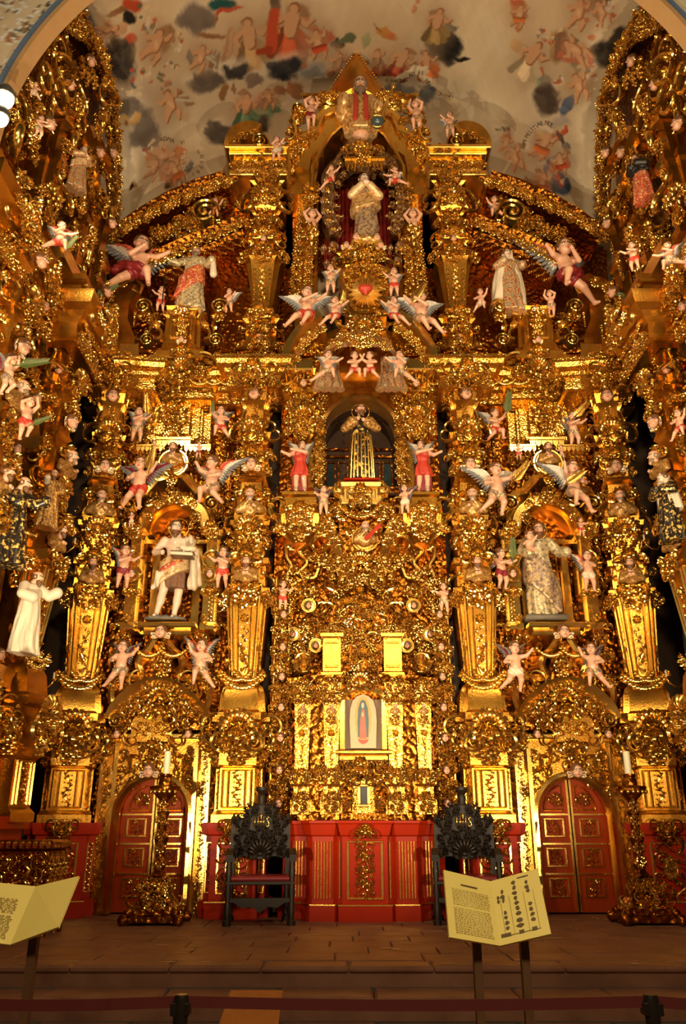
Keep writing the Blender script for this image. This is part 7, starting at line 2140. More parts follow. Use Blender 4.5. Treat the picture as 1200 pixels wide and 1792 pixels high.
# ---- raking scroll cornices at either side
rk = Pair('raking_cornice', 'cornice', (at(320, 430, -.1)[0], 0, CZ(480)), ['sloping gilt cornice above the saint with the staff', 'sloping gilt cornice above the veiled white saint'], 'sloping cornices of the crest')
mb = MB()
for pts, y, sec in ((((205, 425), (250, 392), (300, 362), (350, 340), (398, 326)), -.15, [(.06, -.36), (.06, .5), (-.1, .5), (-.1, -.26), (0, -.34)]), (((262, 470), (310, 445), (360, 425), (425, 398)), -.35, [(.06, -.3), (.06, .6), (-.08, .6), (-.08, -.22)]), (((285, 492), (330, 462), (380, 440), (428, 420)), -.2, [(.04, -.25), (.04, .5), (-.05, .5), (-.05, -.2)])):
    Q = np.array([at(a, b_, y) for a, b_ in pts]); t = np.linspace(0, 1, 18); Q = np.stack([np.interp(t, np.linspace(0, 1, len(pts)), Q[:, i]) for i in range(3)], 1)
    mb.add(*ribbon(Q - (0, y, 0) + (0, y, 0), sec))
rk.mesh('sloping_moulding', mb, ['gold_ground'], True, 30)
mb = MB(); mb.add(*prism([XZ(a, b_, .3) for a, b_ in ((190, 640), (190, 440), (250, 392), (300, 362), (350, 340), (398, 326), (440, 318), (512, 318), (512, 640))], .3, .45)); rk.mesh('backing_board', mb, ['gold_ground'], True, 25)
rr = random.Random(9)
for i in range(17): t = i / 16; rk.opx(('spray_b', 'spray', 'fruit')[i % 3], 212 + 186 * t, 408 - 90 * t ** .8, -.62, 34, roll=-.5 + rr.uniform(-.5, .5))
for i in range(12): t = i / 11; rk.opx('spray_b', 275 + 110 * t, 412 - 55 * t + rr.uniform(-6, 10), -.3, 34, roll=rr.uniform(0, 6))
for i in range(10): t = i / 9; rk.opx('c_scroll', 300 + 110 * t, 480 - 55 * t + rr.uniform(-4, 14), .2, 34, roll=rr.uniform(0, 6))
for i in range(11): t = i / 10; rk.opx('spray_b', 266 + 158 * t, 462 - 70 * t, -.72, 28, roll=i)
for i in range(11): t = i / 10; rk.opx('vine', 292 + 130 * t, 486 - 66 * t, -.46, 8, roll=-1.1, sz=.08)
for px, py, w_, y in ((360, 380, 52, -.5), (383, 402, 30, -.3)): rk.opx('volute', px, py, y, w_)
for px, py in ((330, 395), (345, 410), (320, 420), (300, 440), (270, 445), (262, 430)): rk.opx('spray_b', px, py, -.35, 34, roll=px)

# ---- attic pedestals for the two saints, with side scrolls
at_ = Pair('attic_pedestal', 'pedestal', (at(318, 620, -.4)[0], -.3, CZ(632)), ['gilt pedestal with scrolls carrying the bearded saint in a cope', 'gilt pedestal with scrolls carrying the veiled white saint'], 'attic pedestals')
xp = at(318, 580, -.4)[0]; mb = MB()
mb.add(*loft([crux(CZ(py, -.4), w_, p, .3) for py, w_, p in ((640, .62, .5), (634, .62, .5), (630, .52, .42), (622, .52, .42), (618, .42, .38), (608, .40, .36), (604, .33, .3), (552, .31, .3), (548, .37, .36), (542, .38, .38)) ]), 0, TM((xp, -.15, 0))); at_.mesh('block', mb, ['gold_plain'], True, 20)
mb = MB(); panel(mb, xp - .19, xp + .19, CZ(600), CZ(556), -.45, .03, .03); at_.mesh('panel_frame', mb, ['gold'], False)
for py, key, w_ in ((548, 'spray_b', 34), (560, 'spray', 34), (574, 'fruit', 24), (586, 'spray_b', 26), (598, 'cherub', 24), (612, 'spray', 40), (640, 'shell', 44)): at_.opx(key, 318, py, -.62, w_)
for d in (-1, 1): at_.opx('bracket', 318 + d * 42, 575, -.4, 46); at_.opx('volute', 318 + d * 60, 598, -.4, 26); at_.opx('c_scroll', 318 + d * 32, 638, -.5, 50, roll=d * .6); at_.opx('spray_b', 318 + d * 26, 650, -.5, 40); at_.opx('volute', 318 + d * 66, 540, -.5, 30); at_.opx('spray_b', 318 + d * 64, 556, -.4, 30); at_.opx('s_scroll', 318 + d * 56, 580, -.3, 44, roll=1.3 * d)
# stepped block and big scroll for the youths
yb = Pair('scroll_bracket', 'bracket', (at(225, 600, -.3)[0], -.2, CZ(640)), ['large smooth gilt scroll carrying the youth in crimson drape', 'large smooth gilt scroll under the reclining youth at the upper right'], 'large scroll brackets of the crest')
mb = MB(); mb.add(*prism([XZ(a, b_, -.2) for a, b_ in ((188, 640), (190, 560), (175, 540), (178, 515), (205, 498), (232, 490), (246, 500), (246, 520), (230, 545), (228, 570), (240, 600), (240, 640))], -.4, .3)); yb.mesh('scroll_body', mb, ['gold_plain'], True, 25)
mb = MB(); mb.add(*tube([at(a, b_, -.62) for a, b_ in ((172, 540), (185, 512), (212, 494), (236, 488), (250, 500), (244, 514), (232, 508), (236, 500))], .035, 6)); mb.add(*prism([XZ(a, b_, -.4) for a, b_ in ((176, 650), (176, 610), (246, 610), (246, 650))], -.55, .3)); yb.mesh('scroll_edge', mb, ['gold'], True, 35)
for px, py, w_ in ((195, 505, 28), (215, 496, 26), (190, 600, 36), (188, 585, 32), (196, 620, 40), (222, 630, 34), (188, 640, 34), (178, 570, 26)): yb.opx('spray_b', px, py, -.62, w_, roll=px)
for px, py in ((192, 608),): yb.opx('cherub_plain', px, py, -.7, 18)
yb.opx('drop', 206, 585, -.6, 12); yb.opx('drop', 236, 560, -.5, 10)

# ------------------------------------------------------------------ side altarpieces along the walls
SX = 4.86
HP = math.pi / 2
sd_l = ['gilded side altarpiece on the left wall, seen edge-on beside the dark gap', 'gilded side altarpiece on the right wall, seen edge-on beside the dark gap']
sr = Pair('side_altarpiece', 'altarpiece', (-SX, -2.6, 0), sd_l, 'side altarpieces')
fr = Fr((-SX, -2.6, 0), HP)     # local x = depth towards the back wall, -y = into the room
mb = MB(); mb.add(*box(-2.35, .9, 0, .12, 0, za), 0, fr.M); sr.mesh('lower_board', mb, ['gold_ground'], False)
def zE(y): return float(np.interp(y, [-4.95, -3.7, -3.0, -2.2, -1.5, -1.0, -.7, -.5], [12.0, 13.1, 13.75, 14.1, 14.0, 13.4, 12.6, 11.4]))
yy = np.linspace(-4.95, -.5, 40)
poly = [(-2.35, za)] + [(y + 2.6, zE(y)) for y in yy] + [(2.1, za)]
mb = MB(); mb.add(*prism(poly[::-1], .0, .12), 0, fr.M); sr.mesh('lunette_board', mb, ['gold_ground'], False)
# cornice in the room's order
plan_s = [(-2.4, 0), (-2.4, -.28), (-1.15, -.28), (-1.15, -.12), (.1, -.12), (.1, -.62), (1.0, -.62), (1.0, -.2), (1.75, -.2), (1.75, .1)]
mb = MB(); mb.add(*sweep_plan(plan_s, [(.0, za - .3), (.05, za - .28), (.05, za - .2), (.02, za - .18), (.02, za), (.10, za + .06), (.14, za + .14), (.26, za + .2), (.30, za + .34), (.30, za + .4), (-.2, za + .4), (-.2, za - .3)]), 0, fr.M); sr.mesh('cornice_run', mb, ['gold_plain'], True, 20)
mb = MB(); mb.add(*sweep_plan(plan_s, [(-.02, za + .4), (-.02, za + .7), (.06, za + .76), (.06, za + .85), (-.2, za + .85), (-.2, za + .4)]), 0, fr.M); sr.mesh('attic_step', mb, ['gold_plain'], True, 20)
def so(key, x, z, w_, out=.1, roll=0.0, yaw=0.0, **k): sr.orn(key, fr.pt(x, -out, z), w_, roll=roll, yaw=HP + yaw, **k)
rr = random.Random(21)
for x in np.arange(-2.2, 1.6, .3): so('spray_b', x, za - .25, .38, .2 if not .1 < x < 1 else .66, rr.uniform(0, 6)); so('swag', x + .15, za + .02, .36, .22 if not .1 < x < 1 else .7); so('rosette', x + .1, za + .55, .2, .2 if not .1 < x < 1 else .6)
for x, o_ in ((.55, .9), (-.5, .35), (-1.75, .5)):
    so('shell', x, za + .3, .5, o_); so('spray', x, za + .55, .6, o_); so('spray_b', x, za + .02, .6, o_); so('c_scroll', x - .3, za + .3, .4, o_ - .1); so('c_scroll', x + .3, za + .3, .4, o_ - .1)
for i, x in enumerate(np.arange(-2.3, 1.7, .2)):
    o_ = .62 if .1 < x < 1 else (.3 if x < -1.15 else .16)
    so('spray_b', x, za - .32, .34, o_ + .05, i); so('spray_b', x + .1, za + .2, .26, o_ + .26, i * 2); so('fruit', x, za + .62, .24, o_ + .06, i)
# dense foliage over the lower board
for i in range(125):
    x = rr.uniform(-2.2, .75); z = rr.uniform(1.3, za - .4)
    if abs(x + .15) < .35 and 2.6 < z < 6.2: continue
    so(rr.choice(['spray_b', 'spray_b', 'spray', 'rinceau', 'c_scroll', 'fruit']), x, z, rr.uniform(.32, .6), rr.uniform(.02, .3), rr.uniform(0, 6), rr.uniform(-.5, .5))
for i in range(14): so('cherub_plain', rr.uniform(-1.8, .5), 2.2 + i * .44, .18, rr.uniform(.25, .4), 0, -.4)
# mouldings of its panels
mb = MB()
for x0, x1, z0, z1 in ((-1.0, .1, 1.5, 2.7), (-1.0, .1, 2.9, 6.4), (-1.0, .1, 6.6, za - .5), (-2.3, -1.2, 1.5, za - .5)):
    q = MB(); panel(q, x0, x1, z0, z1, 0, .09, .14); mb.join(q, fr.M)
mb.add(*ribbon(arc(-.45, 6.0, .5, 0, 180, 24), [(.09, -.4), (.09, 0), (-.08, 0), (-.08, -.32)]), 0, fr.M)
sr.mesh('panel_moulding', mb, ['gold'], True, 30)
# lunette: scalloped edge of foliage, ribs and a niche with dark back
for i, y in enumerate(list(np.linspace(-4.9, -1.2, 24)) + [-1.02, -.9, -.8, -.72, -.66, -.6, -.55]):
    z = zE(y) - .05; x = y + 2.6
    so(('spray', 'spray_b', 'fruit')[i % 3], x, z, .5, .12, rr.uniform(-.6, .6)); so('spray_b', x, z - .28, .42, .3, rr.uniform(0, 6)); so('c_scroll', x, z + .05, .36, .2, rr.uniform(0, 6))
for i in range(150):
    x = rr.uniform(-2.2, 1.9); z = rr.uniform(za + .9, 13.6)
    if z > zE(x - 2.6) - .4: continue
    so(rr.choice(['spray_b', 'spray_b', 'spray', 'c_scroll', 'fruit', 's_scroll']), x, z, rr.uniform(.3, .5), rr.uniform(.05, .5), rr.uniform(0, 6), rr.uniform(-.6, .6))
for x, z in ((1.3, 11.0), (.9, 12.2), (-.6, 12.6), (.3, 11.6), (-1.2, 11.4), (-1.6, 10.2), (1.5, 9.7)): so('cherub_plain', x, z, .24, .45)
for z in np.arange(za + .9, 11.6, .3): so('spray_b', 2.0, z, .42, .1, z); so('fruit', 1.85, z + .15, .34, .2, z)
mb = MB()
for x in (-.75, .55, 1.55):
    mb.add(*loft([crux(z, w_, p, .1) for z, w_, p in ((za + .85, .2, .4), (za + 1.0, .2, .4), (za + 1.05, .12, .3), (za + 2.1, .2, .4), (za + 2.15, .24, .45), (za + 2.3, .24, .45), (za + 2.35, .15, .3), (za + 3.0, .18, .36), (za + 3.1, .24, .45), (za + 3.2, .24, .45))]), 0, TM(fr.pt(x, 0, 0), (0, 0, HP)))
mb.add(*ribbon(arc(-.1, za + 2.9, .75, 0, 180, 24), [(.1, -.5), (.1, 0), (-.08, 0), (-.08, -.42)]), 0, fr.M)
mb.add(*ribbon(arc(1.0, za + 3.4, .9, 60, 180, 16), [(.1, -.4), (.1, 0), (-.08, 0), (-.08, -.32)]), 0, fr.M)
sr.mesh('lunette_pilasters', mb, ['gold_plain'], True, 28)
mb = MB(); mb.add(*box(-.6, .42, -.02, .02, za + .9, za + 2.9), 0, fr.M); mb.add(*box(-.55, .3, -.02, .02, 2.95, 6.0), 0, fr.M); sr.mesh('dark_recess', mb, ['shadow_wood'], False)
for x, z, o_ in ((-.1, za + .85, .5), (-.15, 2.8, .4)):
    mb = MB(); mb.add(*loft([[(x + a * w_, -(o_ + .0) * f_, z + dz) for a, f_ in ((-1, 0), (-1, 1), (1, 1), (1, 0))] for dz, w_ in ((-.05, .3), (.1, .36), (.14, .42), (.2, .42))]), 0, fr.M)
    sr.mesh('statue_bracket', mb, ['gold'], True, 25)
# lower dado in red
mb = MB(); mb.add(*box(-2.35, .95, -.5, .0, 0, 1.15), 0, fr.M); mb.add(*box(-2.35, .98, -.58, 0, 1.12, 1.26), 0, fr.M); mb.add(*box(-2.35, .98, -.56, 0, 0, .2), 0, fr.M); sr.mesh('red_dado', mb, ['red'], False)
for x in np.arange(-2.1, .9, .5): so('rinceau', x, .65, .42, .51)
# its pilasters
sc1 = Pair('carved_pilaster', 'column', (-SX, -2.0, zl(1440)), ['gilded pilaster on the left wall across the dark gap', 'gilded pilaster on the right wall across the dark gap'], 'pilasters of the side altarpieces')
estipite(sc1, Fr((-SX + .05, -2.0, 0), HP - .2), orn_scale=.95)
sc2 = Pair('carved_pilaster', 'column', (-SX, -4.3, zl(1440)), ['gilded pilaster on the left wall nearest the white arch', 'gilded pilaster on the right wall nearest the white arch'], 'pilasters of the side altarpieces')
estipite(sc2, Fr((-SX + .05, -4.1, 0), HP), orn_scale=.95)
# ------------------------------------------------------------------ carved figures
PG = 'carved winged children of the altarpiece'
# main saints
statue('saint_statue', 'preacher in a gold-striped dark cassock, hands on breast, in the central dark niche', 'preacher', 632, 845, -.28, 152, yaw=0)
statue('saint_statue', 'bare-legged bearded saint in hide and pale cloak standing in the left niche', 'baptist', 298, 1086, -.18, 184)
statue('saint_statue', 'bearded saint in brocade robe carrying a child in the right niche', 'father', 952, 1086, -.18, 180)
statue('maiden_statue', 'maiden with praying hands in cream and grey brocade under the crest', 'maiden', 640, 436, -.5, 162, yaw=.05)
statue('saint_statue', 'bearded saint in green and red cope with a staff, upper left', 'cope', 332, 544, -.45, 134)
statue('saint_statue', 'veiled saint in a white cloak on the upper right pedestal', 'veiled', 896, 548, -.45, 132)
g = statue('bearded_bust', 'bearded old man in a gilt cope as half figure at the very top', 'ancient', 632, 338, -.6, 262); g.scale.x *= .68; g.scale.y *= .8
# archangels with wings
for (lab, px, mirr) in (('archangel in a red tunic standing left of the central niche', 524, False), ('archangel in a red tunic standing right of the central niche', 742, True)):
    r = statue('archangel_statue', lab, 'archangel', px, 869, -.5, 106, mirror=mirr, cat='angel statue', group='archangels beside the central niche')
    for s in (-1, 1): ob('wing', MOTIF[('wing_white', s < 0)], r, (s * .04, .07, .76), (0, -s * .7, s * .7), .36)
# orb and sceptre of the old man
r = thing('orb', 'small dark crystal orb with gilt bands held by the bearded bust', 'orb', at(660, 212, -.95)); k = 15 * mpp(660, 212, -.95)
q = MB(); q.add(*ball((0, 0, 0), k * .85, 14, 10)); ob('globe', q.mesh('globe', ['glass_blue']), r)
q = MB(); q.add(*tube(arc(0, 0, k * .88, 0, 354, 24), .02, 6)); q.add(*tube([(k * .88 * math.cos(a), k * .88 * math.sin(a), 0) for a in np.linspace(0, 6.2, 24)], .02, 6)); q.add(*tube([(0, 0, k * .8), (0, 0, k * 1.7)], .018, 5)); q.add(*tube([(-.08, 0, k * 1.4), (.08, 0, k * 1.4)], .016, 5)); ob('band', q.mesh('band', ['gold']), r)
q = MB(); a, b_ = at(658, 215, -1.0), at(688, 152, -1.0); q.add(*tube([a - a, b_ - a], .022, 6)); q.add(*ball(b_ - a, .05)); o = ob('sceptre', q.mesh('sceptre', ['gold']), None, a); tag(o, 'thin gilt sceptre rising beside the bearded bust', 'sceptre', None, 'thing')
for s in (-1, 1): ob('wing', MOTIF[('wing_gold', s < 0)], g, (s * .1, .08, .74), (0, -s * .3, s * .2), .5)

# lamb, book of the bare-legged saint
p = at(331, 968, -.55); r = thing('lamb', 'small white lamb lying on the book held by the bare-legged saint', 'lamb', p)
q = MB(); shape(lambda P: smin(smin(sd_ell(P, (0, 0, .06), (.11, .06, .06)), sd_ell(P, (-.11, -.03, .09), (.05, .035, .04)), .03), smin(sd_cap(P, (-.06, -.03, .03), (-.08, -.08, .01), .018, .014), sd_cap(P, (.07, -.03, .03), (.05, -.08, .01), .02, .014), .02), .02) + .005 * np.sin(P[..., 0] * 110) * np.sin(P[..., 2] * 110), (-.2, -.13, -.03), (.16, .09, .16), .012, q); q.add(*ball((-.09, -.02, .135), (.012, .02, .03))); ob('body', q.mesh('body', ['cloth_white']), r)
p = at(320, 972, -.5); r = thing('book', 'closed pale book under the lamb in the left niche', 'book', p); r.rotation_euler = (0, .06, 0)
q = MB(); q.add(*box(-.17, .17, -.11, .09, -.03, .03, .008)); ob('pages', q.mesh('pages', ['cloth_white'], False), r); q = MB(); q.add(*box(-.18, .18, -.12, .09, .03, .04)); q.add(*box(-.18, .18, -.12, .09, -.04, -.03)); ob('cover', q.mesh('cover', ['paint_brown'], False), r)

# children:  label, pose, px, py(base), depth, height px, mirror, wings, extra
KIDS = [
    ('cherub with a palm flying at the left of the left niche pediment', 'flying', 240, 892, -.75, 100, 0, 'dark', {'spread': True, 'wsc': .5}),
    ('cherub with spread red wings at the right of the left niche pediment', 'seated', 368, 890, -.75, 100, 0, 'red', {'spread': True, 'wsc': .5}),
    ('pale-winged cherub with raised palm left of the right niche pediment', 'flying', 872, 902, -.75, 100, 0, 'white', {'spread': True, 'wsc': .5}),
    ('white-winged cherub sitting right of the right niche pediment', 'seated', 1008, 898, -.75, 100, 0, 'white', {'spread': True, 'wsc': .5}),
    ('small cherub beside a tassel left of the bare-legged saint', 'standing', 213, 1028, -.45, 78, 0, 'red', {}),
    ('small dark cherub between the bare-legged saint and the central pilaster', 'standing', 388, 1028, -.45, 74, 1, 'dark', {}),
    ('small dark cherub left of the saint carrying a child', 'standing', 879, 1030, -.45, 74, 0, 'dark', {}),
    ('small cherub with hands out right of the saint carrying a child', 'standing', 1033, 1034, -.45, 74, 1, 'red', {}),
    ('cherub leaning in over the left side of the left door pediment', 'flying', 208, 1206, -.6, 86, 0, 'dark', {'wsc': .4}),
    ('red-winged cherub over the right side of the left door pediment', 'seated', 348, 1206, -.6, 88, 0, 'red', {'wsc': .5}),
    ('cherub over the left side of the right door pediment', 'flying', 905, 1210, -.6, 88, 0, 'dark', {'wsc': .4}),
    ('cherub over the right side of the right door pediment', 'seated', 1042, 1208, -.6, 84, 0, 'dark', {'wsc': .4}),
    ('cherub standing in shadow under the left end of the cornice', 'standing', 238, 772, -.3, 66, 0, 'white', {}),
    ('white-winged cherub stepping out below the cornice near the left inner pilaster', 'seated', 384, 772, -.3, 68, 0, 'white', {}),
    ('cherub with one leg down below the cornice near the right inner pilaster', 'seated', 868, 776, -.3, 68, 1, 'white', {}),
    ('dark cherub under a palm below the right end of the cornice', 'standing', 1006, 780, -.3, 66, 0, 'dark', {}),
    ('winged cherub reclining on the left of the arched pediment', 'reclining', 536, 580, -.85, 92, 0, 'white', {'spread': True, 'wsc': .5}),
    ('winged cherub reclining on the right of the arched pediment', 'reclining', 738, 588, -.85, 92, 1, 'white', {'spread': True, 'wsc': .5}),
    ('small cherub kneeling just left of the heart sunburst', 'reclining', 586, 574, -.9, 64, 0, 'white', {}),
    ('small cherub kneeling just right of the heart sunburst', 'reclining', 690, 574, -.9, 64, 1, 'white', {}),
    ('little winged cherub above and left of the heart sunburst', 'standing', 578, 512, -.75, 58, 0, 'white', {}),
    ('little winged cherub above and right of the heart sunburst', 'standing', 690, 518, -.75, 58, 1, 'white', {}),
    ('cherub with red loincloth floating left of the maiden', 'striding', 580, 328, -.7, 48, 0, None, {}),
    ('cherub with red loincloth floating right of the maiden', 'striding', 692, 332, -.7, 50, 1, 'white', {'wsc': .35}),
    ('cherub pushing up the left curtain of the canopy', 'striding', 574, 672, -1.0, 66, 0, 'white', {'wsc': .45}),
    ('cherub pushing up the right curtain of the canopy', 'striding', 700, 674, -1.0, 68, 1, 'white', {'wsc': .45}),
    ('cherub with dangling feet left of the canopy centre', 'seated', 620, 668, -1.05, 60, 1, None, {}),
    ('cherub with dangling feet right of the canopy centre', 'seated', 648, 668, -1.05, 60, 0, None, {}),
    ('half-length cherub with arms overhead holding up the cornice left of the maiden', 'atlas', 545, 424, -.5, 70, 0, None, {}),
    ('half-length cherub with arms overhead holding up the cornice right of the maiden', 'atlas', 724, 424, -.5, 70, 0, None, {}),
    ('cherub with red wings seated on the left upper scroll', 'standing', 483, 280, -.7, 52, 0, 'red', {}),
    ('reddish cherub on the right upper scroll', 'standing', 788, 238, -.7, 54, 1, 'red', {}),
    ('cherub climbing the left side of the crest', 'stretching', 543, 222, -.75, 66, 0, None, {}),
    ('cherub with raised arm on the right side of the crest', 'stretching', 730, 228, -.75, 68, 1, None, {}),
    ('cherub sitting on the left sloping cornice by a volute', 'seated', 374, 386, -.5, 48, 1, None, {}),
    ('cherub sitting on the right sloping cornice by a volute', 'seated', 868, 386, -.5, 52, 0, 'dark', {'wsc': .3}),
    ('small winged cherub right of the saint with the staff', 'standing', 400, 546, -.5, 48, 0, 'white', {}),
    ('small cherub at the foot of the saint with the staff', 'standing', 280, 544, -.5, 50, 1, None, {}),
    ('small cherub at the left foot of the veiled saint', 'seated', 843, 548, -.5, 50, 1, None, {}),
    ('small cherub at the right foot of the veiled saint', 'stretching', 966, 552, -.5, 52, 1, None, {}),
    ('cherub holding a green palm reaching up at the far left', 'stretching', 148, 580, -.9, 64, 0, None, {'roll': .5}),
    ('cherub bending under a palm at the far right', 'stretching', 1116, 590, -.9, 68, 1, 'red', {'roll': -.5, 'wsc': .35}),
    ('small cherub standing left of the preacher\'s pedestal', 'standing', 566, 900, -.75, 54, 1, 'dark', {}),
    ('small cherub standing right of the preacher\'s pedestal', 'standing', 709, 898, -.75, 54, 0, 'dark', {}),
    ('pale little cherub at the left edge of the central relief', 'standing', 494, 1066, -.4, 52, 0, None, {}),
    ('pale little cherub at the right edge of the central relief', 'standing', 778, 1072, -.4, 54, 1, None, {}),
    ('tiny cherub on the fringe left of the left medallion', 'standing', 268, 800, -.5, 32, 0, None, {}),
    ('tiny cherub on the fringe right of the left medallion', 'standing', 347, 802, -.5, 32, 1, None, {}),
    ('tiny cherub on the fringe left of the right medallion', 'standing', 908, 804, -.5, 30, 0, None, {}),
    ('tiny cherub on the fringe right of the right medallion', 'standing', 984, 806, -.5, 30, 1, None, {}),
    ('tiny cherub beside the arch of the left niche', 'standing', 229, 922, -.6, 28, 0, None, {}),
    ('tiny dark cherub beside the arch of the right niche', 'standing', 1018, 938, -.6, 34, 0, None, {}),
]
for lab, key, px, py, y, h_, mr, wg, ex in KIDS:
    child('cherub_statue', lab, key, px, py, y, h_, bool(mr), wg, group=PG, **ex)
# the two big youths
child('youth_angel', 'large red-winged youth in crimson drape leaning right, upper left', 'youth', 238, 520, -.75, 128, False, 'red', group='large youth angels', wsc=.55, spread=True, cat='angel statue')
child('youth_angel', 'large red-winged youth leaning left with spread leg, upper right', 'youth', 996, 526, -.75, 128, True, 'red', group='large youth angels', wsc=.55, spread=True, cat='angel statue')
# figures of the side altarpieces
statue('friar_statue', 'bald friar in black and gold robe at the left edge', 'friar', 12, 990, 0, 168, side=-4.15, yaw=1.1)
statue('friar_statue', 'friar in a white habit low on the left wall', 'white_friar', 40, 1145, 0, 150, side=-4.2, yaw=1.0)
statue('friar_statue', 'small friar reaching upward on the left wall pilaster', 'brown_friar', 80, 925, 0, 110, side=-4.2, yaw=1.0, mirror=True)
statue('nun_statue', 'nun in black and gold with white veil at the right edge', 'nun', 1178, 948, 0, 130, side=4.15, yaw=-1.0)
statue('lady_statue', 'lady in rose and grey robes high on the left wall', 'rose_lady', 132, 333, 0, 98, side=-4.3, yaw=1.0)
statue('saint_statue', 'haloed saint in red with dark cape high on the right wall', 'red_saint', 1128, 352, 0, 102, side=4.3, yaw=-1.0, mirror=True)
SIDE = [
    ('red-winged cherub with a green palm on the left wall cornice', 'striding', 100, 448, -4.0, 72, 0, 'red', .5),
    ('cherub clutching its face at the left edge below the cornice', 'stretching', 8, 690, -4.0, 82, 0, 'dark', .9),
    ('cherub with one arm raised to a palm on the left wall', 'stretching', 40, 768, -4.0, 84, 0, None, .8),
    ('pink cherub at the top left lunette', 'seated', 58, 175, -4.1, 40, 0, None, .8),
    ('tiny child on an oval at the left lunette', 'standing', 66, 240, -4.1, 48, 0, None, .8),
    ('red-winged cherub leaping on the right wall cornice', 'striding', 1176, 478, 4.0, 64, 1, 'red', -.5),
    ('small dull cherub by the right corner cornice', 'standing', 1112, 472, 4.1, 58, 1, None, -.6),
    ('pale cherub half hidden at the right edge under the cornice', 'seated', 1194, 770, 4.0, 60, 1, None, -.8),
]
for lab, key, px, py, sx, h_, mr, wg, yw in SIDE:
    child('cherub_statue', lab, key, px, py, 0, h_, bool(mr), wg, yaw=yw, side=sx, group=PG, wsc=.5)
# palms
for lab, px, py, y, l_, a in (('gilded palm held by the cherub left of the left niche pediment', 256, 832, -.95, 58, .1), ('palm held by the cherub left of the right niche pediment', 892, 850, -.95, 58, .6), ('curled palm over the head of the cherub right of the right niche pediment', 985, 850, -.95, 50, .9),
                              ('palm held by the cherub in shadow under the left end of the cornice', 258, 730, -.5, 46, -.2), ('green palm beside the cherub near the left inner pilaster', 372, 726, -.5, 26, -.1), ('green palm beside the cherub near the right inner pilaster', 886, 730, -.5, 50, .1), ('palm bending over the dark cherub at the right end of the cornice', 1000, 735, -.5, 46, .7),
                              ('green palm of the cherub reaching up at the far left', 160, 522, -1.1, 52, 1.0), ('palm over the bending cherub at the far right', 1135, 535, -1.1, 60, -1.25), ('thin palm beside the arm of the saint carrying a child', 897, 985, -.7, 46, 0), ('gilded palm of the cherub reclining right of the heart', 716, 535, -1.0, 52, .5), ('gilded palm left of the heart sunburst', 596, 545, -.9, 40, .1)):
    frond(lab, px, py, y, l_, a, mat='palm_green' if 'green' in lab or 'far' in lab or 'thin' in lab else 'gold_leaf')
p = atx(112, 440, -3.9); frond('bright green palm of the red-winged cherub on the left wall cornice', 0, 0, 0, 0, .5, pos=p, L=.28)
p = atx(50, 745, -3.9); frond('green palm above the cherub with raised arm on the left wall', 0, 0, 0, 0, 1.1, pos=p, L=.26)
p = atx(22, 640, -3.9); frond('dark palm across the face of the cherub at the left edge', 0, 0, 0, 0, 1.4, pos=p, L=.4)
